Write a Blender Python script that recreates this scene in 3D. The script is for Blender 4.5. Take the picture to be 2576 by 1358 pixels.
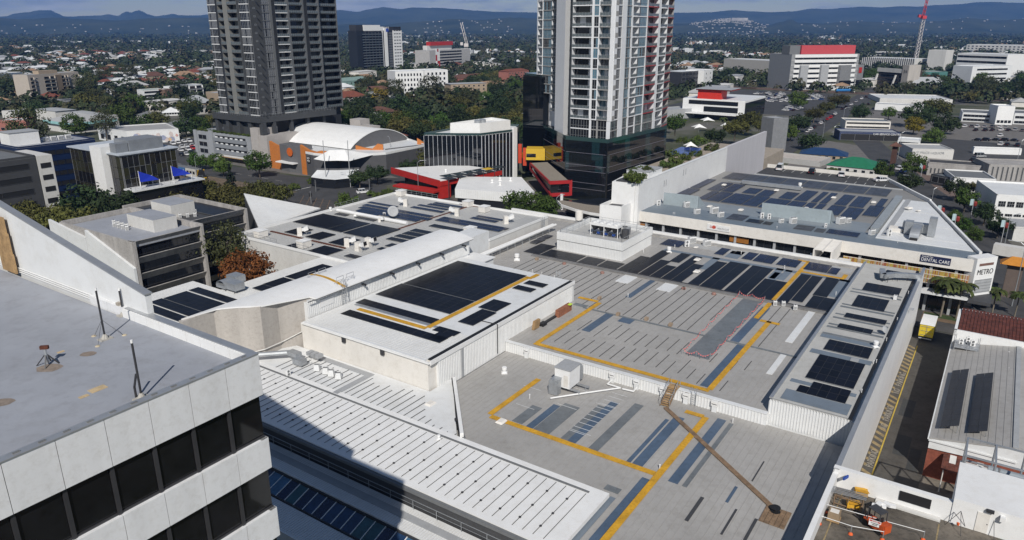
import bpy,math,random
from mathutils import Vector,Matrix,noise as mnoise
random.seed(7)
for o in list(bpy.data.objects):bpy.data.objects.remove(o)
SC=bpy.context.scene;COL=SC.collection
F=1830.0;PIT=math.radians(18.5);H=55.0
SP,CP=math.sin(PIT),math.cos(PIT)
cam=bpy.data.cameras.new('camera');camo=bpy.data.objects.new('camera',cam);COL.objects.link(camo)
cam.sensor_width=36;cam.lens=36*F/2576;cam.clip_start=0.5;cam.clip_end=80000
camo.location=(0,0,H);camo.rotation_euler=(math.pi/2-PIT,0,0);SC.camera=camo
SUN_EL=math.radians(40.5);SUN_AZ=(0.02,-1.0)
w=bpy.data.worlds.new('World');SC.world=w;w.use_nodes=True
nt=w.node_tree;nt.nodes.clear();N=nt.nodes.new;L=nt.links.new
sky=N('ShaderNodeTexSky');sky.sky_type='NISHITA';sky.sun_disc=False
sky.sun_elevation=SUN_EL;sky.sun_rotation=math.atan2(SUN_AZ[0],SUN_AZ[1]);sky.altitude=60
sky.air_density=1.0;sky.dust_density=0.15;sky.ozone_density=2.5
tc=N('ShaderNodeTexCoord');mp=N('ShaderNodeMapping');mp.inputs['Scale'].default_value=(5,5,26)
L(tc.outputs['Generated'],mp.inputs['Vector'])
nz=N('ShaderNodeTexNoise');nz.inputs['Scale'].default_value=1.7;nz.inputs['Detail'].default_value=9;nz.inputs['Roughness'].default_value=.6
L(mp.outputs[0],nz.inputs['Vector'])
rp=N('ShaderNodeValToRGB');rp.color_ramp.elements[0].position=.46;rp.color_ramp.elements[1].position=.60
L(nz.outputs['Fac'],rp.inputs['Fac'])
nz2=N('ShaderNodeTexNoise');nz2.inputs['Scale'].default_value=3.1;nz2.inputs['Detail'].default_value=8
L(mp.outputs[0],nz2.inputs['Vector'])
rc=N('ShaderNodeValToRGB');rc.color_ramp.elements[0].position=.3;rc.color_ramp.elements[0].color=(3.6,4.4,5.8,1)
rc.color_ramp.elements[1].position=.72;rc.color_ramp.elements[1].color=(9.5,9.6,9.8,1)
L(nz2.outputs['Fac'],rc.inputs['Fac'])
sx=N('ShaderNodeSeparateXYZ');L(tc.outputs['Generated'],sx.inputs[0]);me_=N('ShaderNodeMapRange');me_.inputs['From Min'].default_value=.08;me_.inputs['From Max'].default_value=.40;me_.inputs['To Min'].default_value=1;me_.inputs['To Max'].default_value=.12;L(sx.outputs['Z'],me_.inputs['Value'])
mm_=N('ShaderNodeMath');mm_.operation='MULTIPLY';L(rp.outputs[0],mm_.inputs[0]);L(me_.outputs[0],mm_.inputs[1])
mx=N('ShaderNodeMixRGB');L(mm_.outputs[0],mx.inputs['Fac']);L(sky.outputs[0],mx.inputs[1]);L(rc.outputs[0],mx.inputs[2])
bg=N('ShaderNodeBackground');bg.inputs['Strength'].default_value=0.058;L(mx.outputs[0],bg.inputs['Color'])
ow=N('ShaderNodeOutputWorld');L(bg.outputs[0],ow.inputs['Surface'])
sl=bpy.data.lights.new('sun','SUN');sl.energy=4.4;sl.angle=math.radians(.53);sl.color=(1,.955,.89)
so=bpy.data.objects.new('sun',sl);COL.objects.link(so)
sd=Vector((SUN_AZ[0]*math.cos(SUN_EL),SUN_AZ[1]*math.cos(SUN_EL),math.sin(SUN_EL))).normalized()
so.rotation_euler=(-sd).to_track_quat('-Z','Y').to_euler();so.location=(0,-50,200)
vs=SC.view_settings;vs.view_transform='Standard';vs.look='None';vs.exposure=0.0;vs.gamma=1;vs.use_curve_mapping=False
SC.render.engine='CYCLES';cy=SC.cycles
cy.max_bounces=5;cy.diffuse_bounces=2;cy.glossy_bounces=2;cy.transmission_bounces=2;cy.volume_bounces=0;cy.transparent_max_bounces=4
cy.use_denoising=True;cy.sample_clamp_indirect=4
try:cy.denoiser='OPENIMAGEDENOISE'
except Exception:pass
def P(x,y,z=0.0):
 u=(x-1288)/F;v=(y-679)/F;Z=(H-z)/(SP+CP*v)
 return Vector((u*Z,(CP-SP*v)*Z,z))
def zat(Y,y):
 v=(y-679)/F;return H-Y*(SP+CP*v)/(CP-SP*v)
def PY(x,y,Y):
 z=zat(Y,y);v=(y-679)/F;Z=Y/(CP-SP*v)
 return Vector(((x-1288)/F*Z,Y,z))
def V2(p):return Vector((p[0],p[1]))
EA=Vector((math.cos(math.radians(56)),math.sin(math.radians(56)),0));EB=Vector((EA.y,-EA.x,0));UP=Vector((0,0,1))
def ab(p):return(p[0]*EA.x+p[1]*EA.y,p[0]*EB.x+p[1]*EB.y)
def W(a,b,z=0):return EA*a+EB*b+UP*z
def G(x,y,z):return ab(P(x,y,z))
MATS={}
def mat(name,col,rough=.6,metal=0.0,var=.10,scale=.6,spec=.5,bump=0.0,rnd=0.0,streak=False,col2=None,emit=0):
 if name in MATS:return MATS[name]
 m=bpy.data.materials.new(name);m.use_nodes=True;t=m.node_tree;b=t.nodes['Principled BSDF']
 b.inputs['Roughness'].default_value=rough;b.inputs['Metallic'].default_value=metal;b.inputs['Specular IOR Level'].default_value=spec
 c4=(col[0],col[1],col[2],1);b.inputs['Base Color'].default_value=c4
 if emit:b.inputs['Emission Color'].default_value=c4;b.inputs['Emission Strength'].default_value=emit
 if var or rnd or bump:
  n=t.nodes.new;l=t.links.new
  g=n('ShaderNodeNewGeometry');x=n('ShaderNodeTexNoise');x.inputs['Detail'].default_value=6;x.inputs['Roughness'].default_value=.62
  if streak:
   q=n('ShaderNodeMapping');q.inputs['Scale'].default_value=(1,1,.12);l(g.outputs['Position'],q.inputs['Vector']);l(q.outputs[0],x.inputs['Vector'])
  else:l(g.outputs['Position'],x.inputs['Vector'])
  x.inputs['Scale'].default_value=scale
  r=n('ShaderNodeValToRGB');e=r.color_ramp.elements
  e[0].position=.32;e[1].position=.68
  lo=col2 if col2 else tuple(c*(1-var*1.6)for c in col)
  e[0].color=(lo[0],lo[1],lo[2],1);e[1].color=tuple(min(.95,c*(1+var*.6))for c in col)+(1,)
  l(x.outputs['Fac'],r.inputs['Fac']);out=r.outputs[0]
  if var and not rnd:
   xd=n('ShaderNodeTexNoise');xd.inputs['Scale'].default_value=max(scale*5,.9);xd.inputs['Detail'].default_value=9;xd.inputs['Roughness'].default_value=.75;l(g.outputs['Position'],xd.inputs['Vector'])
   rd_=n('ShaderNodeValToRGB');ed=rd_.color_ramp.elements;ed[0].position=.30;ed[1].position=.52;kd=max(.45,1-var*2.2);ed[0].color=(kd,kd*.985,kd*.96,1);ed[1].color=(1,1,1,1);l(xd.outputs['Fac'],rd_.inputs['Fac'])
   mu_=n('ShaderNodeMixRGB');mu_.blend_type='MULTIPLY';mu_.inputs['Fac'].default_value=1;l(out,mu_.inputs[1]);l(rd_.outputs[0],mu_.inputs[2]);out=mu_.outputs[0]
  if rnd:
   oi=n('ShaderNodeObjectInfo');h=n('ShaderNodeHueSaturation');a=n('ShaderNodeMapRange')
   a.inputs['To Min'].default_value=1-rnd;a.inputs['To Max'].default_value=1+rnd
   l(oi.outputs['Random'],a.inputs['Value']);l(a.outputs[0],h.inputs['Value'])
   a2=n('ShaderNodeMapRange');a2.inputs['To Min'].default_value=.5-.05*rnd;a2.inputs['To Max'].default_value=.5+.05*rnd
   mm=n('ShaderNodeMath');mm.operation='FRACT';m3=n('ShaderNodeMath');m3.operation='MULTIPLY';m3.inputs[1].default_value=7.31
   l(oi.outputs['Random'],m3.inputs[0]);l(m3.outputs[0],mm.inputs[0]);l(mm.outputs[0],a2.inputs['Value']);l(a2.outputs[0],h.inputs['Hue'])
   l(out,h.inputs['Color']);out=h.outputs[0]
  l(out,b.inputs['Base Color'])
  if bump:
   bp=n('ShaderNodeBump');bp.inputs['Strength'].default_value=bump;bp.inputs['Distance'].default_value=.05
   x2=n('ShaderNodeTexNoise');x2.inputs['Scale'].default_value=scale*9;l(g.outputs['Position'],x2.inputs['Vector'])
   l(x2.outputs['Fac'],bp.inputs['Height']);l(bp.outputs[0],b.inputs['Normal'])
 MATS[name]=m;return m
WHITE=mat('white_paint',(.77,.77,.76),.5,var=.035,scale=.25)
WHITE2=mat('white_sheet',(.70,.71,.71),.45,var=.05,scale=.15)
CREAM=mat('cream_render',(.72,.69,.64),.7,var=.06,scale=.2,streak=True)
OFFW=mat('offwhite',(.60,.59,.565),.65,var=.06,scale=.3,streak=True)
BEIGE=mat('beige_render',(.44,.41,.375),.8,var=.10,scale=.5,streak=True)
CONC=mat('concrete',(.36,.345,.33),.85,var=.14,scale=.35,streak=True,bump=.15)
CONCD=mat('dark_concrete',(.17,.165,.16),.85,var=.18,scale=.4)
GROOF=mat('grey_roof_sheet',(.375,.363,.345),.5,var=.08,scale=.10)
GROOF2=mat('pale_grey_roof',(.42,.42,.41),.5,var=.06,scale=.12)
LROOF=mat('grey_membrane',(.31,.325,.36),.7,var=.07,scale=.3,bump=.05)
BROOF=mat('blue_grey_sheet',(.17,.205,.245),.45,var=.06,scale=.15)
BLUES=mat('blue_roof_sheet',(.085,.125,.185),.4,var=.12,scale=.3)
GREYS=mat('slate_roof_sheet',(.17,.185,.195),.45,var=.12,scale=.3)
RIB=mat('roof_rib_metal',(.35,.34,.325),.5,var=.05)
DARKRIB=mat('dark_rib',(.10,.10,.10),.7,var=.05)
YEL=mat('yellow_walkway',(.62,.335,.025),.6,var=.16,scale=.6)
TIMBER=mat('timber',(.25,.165,.10),.85,var=.25,scale=1.2)
PINE=mat('pine_timber',(.42,.27,.13),.8,var=.2,scale=1.5)
RUST=mat('rust',(.14,.045,.025),.9,var=.4,scale=.9)
GLASS=mat('dark_glass',(.012,.014,.018),.05,var=0,spec=.6)
GLASSB=mat('blue_glass',(.05,.11,.16),.05,var=0,spec=.8)
GLASSG=mat('green_glass',(.03,.06,.06),.06,var=0,spec=.7)
CURT=mat('curtained_glass',(.13,.135,.145),.12,var=.12,scale=2.0,spec=.6)
ALU=mat('aluminium',(.50,.51,.52),.35,.6,var=.06)
GALV=mat('galvanised',(.42,.44,.46),.4,.5,var=.1)
STEELD=mat('dark_steel',(.05,.05,.055),.5,.3,var=.1)
BLACK=mat('black',(.012,.012,.013),.6,var=0)
CHAR=mat('charcoal',(.055,.056,.06),.6,var=.08)
MGREY=mat('mid_grey',(.16,.165,.17),.65,var=.07)
LGREY=mat('light_grey',(.36,.37,.38),.6,var=.06)
REDP=mat('red_paint',(.42,.025,.02),.45,var=.10)
ORANGE=mat('orange_paint',(.50,.17,.035),.65,var=.07)
BRICK=mat('brick',(.26,.075,.045),.85,var=.2,scale=1.5)
ASPH=mat('asphalt',(.058,.058,.06),.85,var=.18,scale=.2)
PAVE=mat('footpath',(.16,.15,.14),.85,var=.14,scale=.3)
LINEW=mat('line_paint',(.62,.62,.60),.7,var=.12,scale=.8)
WL={}
class MB:
 def __init__(s):s.v=[];s.f=[];s.m=[]
 def add(s,vs,fs,m=0):
  o=len(s.v);s.v+=[tuple(v)for v in vs];s.f+=[tuple(i+o for i in f)for f in fs];s.m+=[m]*len(fs);return s
 def poly(s,pts,m=0):return s.add(pts,[tuple(range(len(pts)))],m)
 def prism(s,pts,z0,z1,m=0,mt=None,bot=True):
  n=len(pts);ar=sum(pts[i][0]*pts[(i+1)%n][1]-pts[(i+1)%n][0]*pts[i][1]for i in range(n))
  if ar<0:pts=list(reversed(pts))
  zt=z1 if isinstance(z1,(list,tuple))else[z1]*n
  if ar<0 and isinstance(z1,(list,tuple)):zt=list(reversed(zt))
  vs=[(p[0],p[1],z0)for p in pts]+[(p[0],p[1],zt[i])for i,p in enumerate(pts)]
  s.add(vs,[(i,(i+1)%n,n+(i+1)%n,n+i)for i in range(n)],m)
  s.add(vs[n:],[tuple(range(n))],m if mt is None else mt)
  if bot:s.add(vs[:n],[tuple(range(n-1,-1,-1))],m)
  return s
 def obox(s,o,u,v,w,m=0):
  o,u,v,w=map(Vector,(o,u,v,w))
  vs=[o,o+u,o+u+v,o+v,o+w,o+u+w,o+u+v+w,o+v+w]
  return s.add(vs,[(3,2,1,0),(4,5,6,7),(0,1,5,4),(1,2,6,5),(2,3,7,6),(3,0,4,7)],m)
 def box(s,c,d,m=0,ang=0):
  ca,sa=math.cos(ang),math.sin(ang);u=Vector((ca,sa,0))*d[0];v=Vector((-sa,ca,0))*d[1]
  return s.obox(Vector(c)-u/2-v/2,u,v,(0,0,d[2]),m)
 def wall(s,p,q,z0,z1,th=.25,m=0,s0=0.0,s1=None,d=0.0):
  p=Vector((p[0],p[1],0));q=Vector((q[0],q[1],0));u=(q-p);ln=u.length;u=u/ln;n=Vector((u.y,-u.x,0))
  if s1 is None:s1=ln
  return s.obox(p+u*s0+n*(d-th)+UP*z0,u*(s1-s0),n*th,UP*(z1-z0),m)
 def bar(s,a,b,w=.1,h=None,m=0):
  a=Vector(a);b=Vector(b);t=(b-a);ln=t.length
  if ln<1e-6:return s
  t=t/ln;h=h or w
  r=t.cross(UP);r=Vector((1,0,0))if r.length<1e-4 else r.normalized()
  n=r.cross(t)
  return s.obox(a-r*w/2-n*h/2,r*w,n*h,t*ln,m)
 def tube(s,a,b,r,n=8,m=0,r2=None):
  a=Vector(a);b=Vector(b);t=(b-a).normalized();r2=r if r2 is None else r2
  x=t.cross(UP);x=Vector((1,0,0))if x.length<1e-4 else x.normalized();y=x.cross(t)
  vs=[]
  for k in range(n):
   c=x*math.cos(2*math.pi*k/n)+y*math.sin(2*math.pi*k/n);vs+=[a+c*r,b+c*r2]
  fs=[(2*k,2*((k+1)%n),2*((k+1)%n)+1,2*k+1)for k in range(n)]
  fs+=[tuple(2*k for k in range(n)),tuple(2*k+1 for k in range(n-1,-1,-1))]
  return s.add(vs,fs,m)
 def pipe(s,pts,r,n=8,m=0):
  for a,b in zip(pts[:-1],pts[1:]):s.tube(a,b,r,n,m)
  return s
 def lathe(s,c,prof,n=12,m=0):
  c=Vector(c);vs=[]
  for r,z in prof:vs+=[c+Vector((r*math.cos(2*math.pi*k/n),r*math.sin(2*math.pi*k/n),z))for k in range(n)]
  fs=[]
  for i in range(len(prof)-1):fs+=[(i*n+k,i*n+(k+1)%n,(i+1)*n+(k+1)%n,(i+1)*n+k)for k in range(n)]
  fs+=[tuple(range(n-1,-1,-1)),tuple((len(prof)-1)*n+k for k in range(n))]
  return s.add(vs,fs,m)
 def mesh(s,name,mats,off=(0,0,0),smooth=False):
  me=bpy.data.meshes.new(name);ox,oy,oz=off
  me.from_pydata([(v[0]-ox,v[1]-oy,v[2]-oz)for v in s.v],[],s.f)
  ms=mats if isinstance(mats,(list,tuple))else[mats]
  for m in ms:me.materials.append(m)
  if len(ms)>1:me.polygons.foreach_set('material_index',s.m)
  if smooth:me.polygons.foreach_set('use_smooth',[True]*len(s.f))
  me.update();return me
 def build(s,name,mats,parent=None,smooth=False,kind=None,label=None,cat=None,group=None,loc=None):
  off=WL[parent]if parent is not None else(Vector(loc)if loc is not None else Vector(s.v[0])if kind is None and cat else Vector((0,0,0)))
  o=bpy.data.objects.new(name,s.mesh(name,mats,off,smooth));COL.objects.link(o)
  if parent is not None:o.parent=parent;WL[o]=off
  else:o.location=off;WL[o]=Vector(off)
  tag(o,label,cat,group,kind);return o
def tag(o,label=None,cat=None,group=None,kind=None):
 if label:o['label']=label
 if cat:o['category']=cat
 if group:o['group']=group
 if kind:o['kind']=kind
 return o
def thing(name,label,cat,loc=(0,0,0),group=None,rz=0.0):
 o=bpy.data.objects.new(name,None);COL.objects.link(o);o.location=loc;o.rotation_euler.z=rz
 o.empty_display_size=.5;WL[o]=Vector(loc);return tag(o,label,cat,group)
def inst(name,me,parent,loc,rz=0.0,sc=None,local=False,rot=None):
 o=bpy.data.objects.new(name,me);COL.objects.link(o)
 if parent is not None:
  o.parent=parent;o.location=loc if local else Vector(loc)-WL[parent]
  WL[o]=WL[parent]
 else:o.location=loc
 o.rotation_euler=rot if rot else(0,0,rz)
 if sc is not None:o.scale=sc
 return o
def copy_thing(root,loc,rz=0.0,sc=None,label=None,group=None):
 r=root.copy();COL.objects.link(r);r.location=loc;r.rotation_euler=(0,0,rz);WL[r]=Vector(loc)
 if sc is not None:r.scale=sc if isinstance(sc,(list,tuple))else(sc,sc,sc)
 if label:r['label']=label
 if group:r['group']=group
 for ch in root.children:
  c=ch.copy();COL.objects.link(c);c.parent=r
  for g in ch.children:
   d=g.copy();COL.objects.link(d);d.parent=c
 return r
WINM={}
def win_mesh(w,h,nx=1,ny=1,fr=.07,dep=.10,fm=None,gm=None):
 k=(round(w,2),round(h,2),nx,ny,fr,dep,fm.name,gm.name)
 if k in WINM:return WINM[k]
 b=MB()
 b.obox((-w/2,-.03,0),(w,0,0),(0,.05,0),(0,0,h),1)
 for i in range(nx+1):
  x=-w/2+w*i/nx;b.obox((x-fr/2,-dep,0),(fr,0,0),(0,dep,0),(0,0,h),0)
 for i in range(ny+1):
  z=h*i/ny;b.obox((-w/2-fr/2,-dep-.01,z-fr/2),(w+fr,0,0),(0,dep,0),(0,0,fr),0)
 WINM[k]=b.mesh('window',[fm,gm]);return WINM[k]
def windows(root,p,q,zs,ss,w,h,nx=1,ny=1,fm=None,gm=None,fr=.07,name='window',dep=.10,d=0.0):
 p=V2(p);q=V2(q);u=(q-p).normalized();ang=math.atan2(u.y,u.x);n=Vector((u.y,-u.x));fm=fm or ALU;gm=gm or GLASS
 gms=gm if isinstance(gm,(list,tuple))else[gm]
 for z in zs:
  for s_ in ss:
   c=p+u*s_+n*d;inst(name,win_mesh(w,h,nx,ny,fr,dep,fm,random.choice(gms)),root,(c.x,c.y,z),ang)
def spread(ln,n,m0=0.0,m1=None):
 m1=m0 if m1 is None else m1;st=(ln-m0-m1)/n;return[m0+st*(i+.5)for i in range(n)]
def dist(p,q):return(V2(p)-V2(q)).length
def parapet(b,pts,z,h=.6,th=.25,m=0,closed=True):
 n=len(pts);ar=sum(pts[i][0]*pts[(i+1)%n][1]-pts[(i+1)%n][0]*pts[i][1]for i in range(n))
 pts=list(pts)if ar>0 else list(reversed(pts))
 for i in range(n if closed else n-1):b.wall(pts[i],pts[(i+1)%n],z,z+h,th,m)
 return b
def rect(a0,a1,b0,b1):return[W(a0,b0),W(a1,b0),W(a1,b1),W(a0,b1)]
FOOT=[]
def foot(pts,grow=0.0):
 c=sum((V2(p)for p in pts),Vector((0,0)))/len(pts)
 FOOT.append([V2(p)+(V2(p)-c).normalized()*grow for p in pts])
def inside(x,y):
 for pl in FOOT:
  c=False;j=len(pl)-1
  for i in range(len(pl)):
   a,b=pl[i],pl[j]
   if(a.y>y)!=(b.y>y)and x<(b.x-a.x)*(y-a.y)/(b.y-a.y)+a.x:c=not c
   j=i
  if c:return True
 return False
CELLS=bpy.data.materials.new('solar_cells');CELLS.use_nodes=True
def _cells(m,col,line,rough):
 t=m.node_tree;b=t.nodes['Principled BSDF'];n=t.nodes.new;l=t.links.new
 tcx=n('ShaderNodeTexCoord');br=n('ShaderNodeTexBrick');br.offset=0;br.inputs['Scale'].default_value=1
 mp_=n('ShaderNodeMapping');mp_.inputs['Scale'].default_value=(6,10,1);l(tcx.outputs['Generated'],mp_.inputs['Vector']);l(mp_.outputs[0],br.inputs['Vector'])
 br.inputs['Brick Width'].default_value=1;br.inputs['Row Height'].default_value=1;br.inputs['Mortar Size'].default_value=.035
 oi=n('ShaderNodeObjectInfo');h=n('ShaderNodeHueSaturation');a=n('ShaderNodeMapRange');a.inputs['To Min'].default_value=.7;a.inputs['To Max'].default_value=1.35
 br.inputs['Color1'].default_value=(*col,1);br.inputs['Color2'].default_value=(*[c*1.15 for c in col],1);br.inputs['Mortar'].default_value=(*line,1)
 l(oi.outputs['Random'],a.inputs['Value']);l(a.outputs[0],h.inputs['Value']);l(br.outputs['Color'],h.inputs['Color']);l(h.outputs[0],b.inputs['Base Color'])
 b.inputs['Roughness'].default_value=rough;b.inputs['Specular IOR Level'].default_value=.12
_cells(CELLS,(.004,.0045,.008),(.012,.013,.022),.3)
CELLB=bpy.data.materials.new('solar_cells_blue');CELLB.use_nodes=True;_cells(CELLB,(.006,.011,.036),(.018,.027,.065),.25)
CELLG=bpy.data.materials.new('solar_cells_grey');CELLG.use_nodes=True;_cells(CELLG,(.045,.047,.058),(.06,.062,.072),.3)
def groundmat():
 m=bpy.data.materials.new('town_ground');m.use_nodes=True;t=m.node_tree;b=t.nodes['Principled BSDF'];n=t.nodes.new;l=t.links.new
 g=n('ShaderNodeNewGeometry');x=n('ShaderNodeTexNoise');x.inputs['Scale'].default_value=.03;x.inputs['Detail'].default_value=8;l(g.outputs['Position'],x.inputs['Vector'])
 r=n('ShaderNodeValToRGB');e=r.color_ramp.elements;e[0].position=.40;e[0].color=(.030,.040,.018,1);e[1].position=.62;e[1].color=(.11,.105,.09,1)
 k=e.new(.5);k.color=(.06,.065,.032,1);l(x.outputs['Fac'],r.inputs['Fac']);l(r.outputs[0],b.inputs['Base Color']);b.inputs['Roughness'].default_value=.95
 return m
gm_=MB();gm_.poly([(-26000,-3000,0),(26000,-3000,0),(26000,24000,0),(-26000,24000,0)]);gm_.build('ground',groundmat(),kind='structure')
def interp2(pts,x):
 if x<=pts[0][0]:return pts[0][1]
 for(x0,y0),(x1,y1)in zip(pts[:-1],pts[1:]):
  if x<=x1:return y0+(y1-y0)*(x-x0)/(x1-x0)
 return pts[-1][1]
def interp(pts,x):
 if x<=pts[0][0]:return pts[0][1]
 for(x0,y0),(x1,y1)in zip(pts[:-1],pts[1:]):
  if x<=x1:t=(x-x0)/(x1-x0);t=t*t*(3-2*t);return y0+(y1-y0)*t
 return pts[-1][1]
FARR=[(-900,40),(-300,36),(0,41),(20,40),(45,33),(75,30),(108,25),(135,25),(152,33),(166,40),(182,41),(220,39),(260,38),(275,35),(302,39),(316,31),(325,28),(336,31),(346,27),(356,25),(364,28),(376,35),(396,40),(420,37),(438,34),(455,37),(472,38),(500,38),(525,36),(600,27),(700,30),(800,26),(828,25),(862,25),(900,29),(930,23),(948,20),(966,17),(985,19),(1010,22),(1040,18),(1075,19),(1105,19),(1150,22),(1200,26),(1250,29),(1300,30),(1400,32),(1500,29),(1600,32),(1725,31),(1780,30),(1840,25),(1890,28),(1932,30),(1985,28),(2040,21),(2080,22),(2120,19),(2165,16),(2210,18),(2260,15),(2300,16),(2345,12),(2400,10),(2450,5),(2480,4),(2530,6),(2576,7),(2900,12),(3500,30)]
NEARR=[(-900,62),(0,44),(60,47),(150,43),(200,46),(300,50),(400,44),(500,43),(600,50),(820,62),(900,58),(960,62),(1020,55),(1080,52),(1140,46),(1200,49),(1290,43),(1500,55),(1725,58),(1760,55),(1800,49),(1840,47),(1880,52),(1932,62),(1960,55),(1985,48),(2010,56),(2060,58),(2150,52),(2250,56),(2350,52),(2430,44),(2500,50),(2576,46),(3500,60)]
def hillmat():
 m=bpy.data.materials.new('forested_hill');m.use_nodes=True;t=m.node_tree;b=t.nodes['Principled BSDF'];n=t.nodes.new;l=t.links.new
 g=n('ShaderNodeNewGeometry');x=n('ShaderNodeTexNoise');x.inputs['Scale'].default_value=.0022;x.inputs['Detail'].default_value=10;x.inputs['Roughness'].default_value=.65;l(g.outputs['Position'],x.inputs['Vector'])
 r=n('ShaderNodeValToRGB');e=r.color_ramp.elements;e[0].position=.35;e[0].color=(.020,.030,.020,1);e[1].position=.68;e[1].color=(.060,.068,.040,1)
 l(x.outputs['Fac'],r.inputs['Fac']);l(r.outputs[0],b.inputs['Base Color']);b.inputs['Roughness'].default_value=1;b.inputs['Specular IOR Level'].default_value=0
 return m
def hills():
 ridges=[(FARR,9600,2600,2400),(NEARR,6300,1500,1300)]
 mb=MB();ncol=900;rows=[4300+i*150 for i in range(22)]+[7600+i*150 for i in range(29)];vs=[]
 for r_,Y in enumerate(rows):
  for c in range(ncol+1):
   x=-900+4400*c/ncol;X=(x-1288)/F*Y*CP*1.0
   h=0.0
   for pts,Yc,wf,wb in ridges:
    hc=max(6,zat(Yc,interp(pts,x)))
    Yn=Yc+350*mnoise.noise(Vector((x*.004,Yc*.01,0)))*0
    d=(Y-Yn);tt=max(0.0,1-abs(d)/(wf if d<0 else wb));tt=tt*tt*(3-2*tt)
    rug=mnoise.fractal(Vector((X*.0011,Y*.0011,3.3)),1.0,2.0,6)
    hh=hc*tt*(1+.38*rug*(1-tt)*1.6)+(4*mnoise.noise(Vector((X*.02,Y*.02,0)))if tt>0 else 0)
    h=max(h,hh)
   vs.append((X,Y,h-3))
 fs=[]
 for r_ in range(len(rows)-1):
  for c in range(ncol):i=r_*(ncol+1)+c;fs.append((i,i+1,i+ncol+2,i+ncol+1))
 mb.add(vs,fs);mb.build('hills',hillmat(),kind='structure',smooth=True)
 hb=MB();rnd=random.Random(5)
 def hz(x,Y):
  r0=min(range(len(rows)),key=lambda i:abs(rows[i]-Y));c=int((x+900)/4400*ncol);return vs[r0*(ncol+1)+c]
 for(xa,xb,Ya,Yb,nn)in[(1740,1930,4900,6100,260),(1050,1290,4700,6000,60),(0,520,4400,5600,60),(1940,2570,4500,6500,70),(860,1050,4500,5200,30),(1810,1880,5600,6250,160)]:
  for _ in range(nn):
   x=rnd.uniform(xa,xb);Y=rnd.choice([r for r in rows if Ya<=r<=Yb]);v=hz(x,Y)
   if v[2]<5:continue
   s=rnd.uniform(5,13);hb.box((v[0]+rnd.uniform(-20,20),v[1]-4,v[2]+rnd.uniform(1,3)),(s,s*.7,rnd.uniform(5,8)),ang=rnd.uniform(0,3))
 v=hz(1858,6000);hb.box((v[0],v[1]-10,v[2]+2),(125,20,22))
 hb.build('hillside_houses',mat('far_white',(.42,.40,.38),.8,var=.3,scale=.01),kind='stuff')
hills()
hz_=MB();hz_.obox((-16000,-400,-1.0),(32000,0,0),(0,13000,0),(0,0,560))
HZM=bpy.data.materials.new('haze_air');HZM.use_nodes=True;t_=HZM.node_tree;t_.nodes.clear()
pv=t_.nodes.new('ShaderNodeVolumePrincipled');pv.inputs['Color'].default_value=(.20,.43,1,1);pv.inputs['Density'].default_value=7e-5
t_.links.new(pv.outputs[0],t_.nodes.new('ShaderNodeOutputMaterial').inputs['Volume'])
hz_.build('haze',HZM,kind='stuff')
def QC(sx,sy,k=.19531):return lambda x,y:(sx*.6289+x*k,sy*.6289+y*k)
qA,qB,qC,qE,qN,qM=QC(2000,900),QC(2700,900),QC(2500,640),QC(3000,640),QC(950,740),QC(1450,740)
def TC(c,r):return lambda x,y:(644*c+x/4,339.6*r+y/4)
TT={(c,r):TC(c,r)for c in range(4)for r in range(4)}
t32,t12,t02,t22=TT[3,2],TT[1,2],TT[0,2],TT[2,2]
def Bx(mb,a0,a1,b0,b1,z0,z1,m=0):return mb.obox(W(a0,b0,z0),EA*(a1-a0),EB*(b1-b0),UP*(z1-z0),m)
A56=math.radians(56)
PANM={}
def pan_mesh(cm):
 if cm.name not in PANM:
  b=MB();b.obox((-.5,-.5,0),(1,0,0),(0,1,0),(0,0,.04),0)
  b.poly([(-.485,-.478,.046),(.485,-.478,.046),(.485,.478,.046),(-.485,.478,.046)],1)
  PANM[cm.name]=b.mesh('solar_panel',[STEELD,cm])
 return PANM[cm.name]
def array(o,b,a,z,label,cm=None,pa=1.03,pb=1.75,group=None,tilt=0.0):
 o=ab(P(*o,z));b=ab(P(*b,z));a=ab(P(*a,z))
 return array_ab(o[0],o[1],max(a[0]-o[0],.9),max(b[1]-o[1],.9),z,label,cm,pa,pb,group,tilt)
def array_ab(a0,b0,la,lb,z,label,cm=None,pa=1.03,pb=1.75,group=None,tilt=0.0):
 na=max(1,round(la/pa));nb=max(1,round(lb/pb));da=la/na;db=lb/nb
 r=thing('solar_array',label,'solar array',W(a0,b0,z),group or 'rooftop solar arrays',A56);me=pan_mesh(cm or CELLS)
 for i in range(na):
  for j in range(nb):
   p_=bpy.data.objects.new('solar_panel',me);COL.objects.link(p_);p_.parent=r
   p_.location=((i+.5)*da,-(j+.5)*db,.06+(i+.5)*da*tilt);p_.scale=(da*.985,db*.99,1)
   if tilt:p_.rotation_euler=(0,-math.atan(tilt),0)
 fr=MB()
 for i in range(na+1):fr.obox((min(max(i*da-.02,0),la-.04),-lb,.005),(.04,0,0),(0,lb,0),(0,0,.05))
 o_=bpy.data.objects.new('rail',fr.mesh('rail',[GALV]));COL.objects.link(o_);o_.parent=r
 return r
def fan_disc(mb,c,r,ax,m_dark,m_ring,n=14):
 c=Vector(c);ax=Vector(ax).normalized();mb.tube(c,c+ax*.03,r,n,m_ring);mb.tube(c+ax*.03,c+ax*.045,r*.86,n,m_dark)
 x=ax.cross(UP);x=Vector((1,0,0))if x.length<.01 else x.normalized();y=x.cross(ax)
 for k in range(3):
  d=x*math.cos(k*1.047)+y*math.sin(k*1.047);mb.bar(c-d*r*.84+ax*.05,c+d*r*.84+ax*.05,.03,.02,m_ring)
 mb.tube(c+ax*.05,c+ax*.07,r*.25,8,m_ring)
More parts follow.
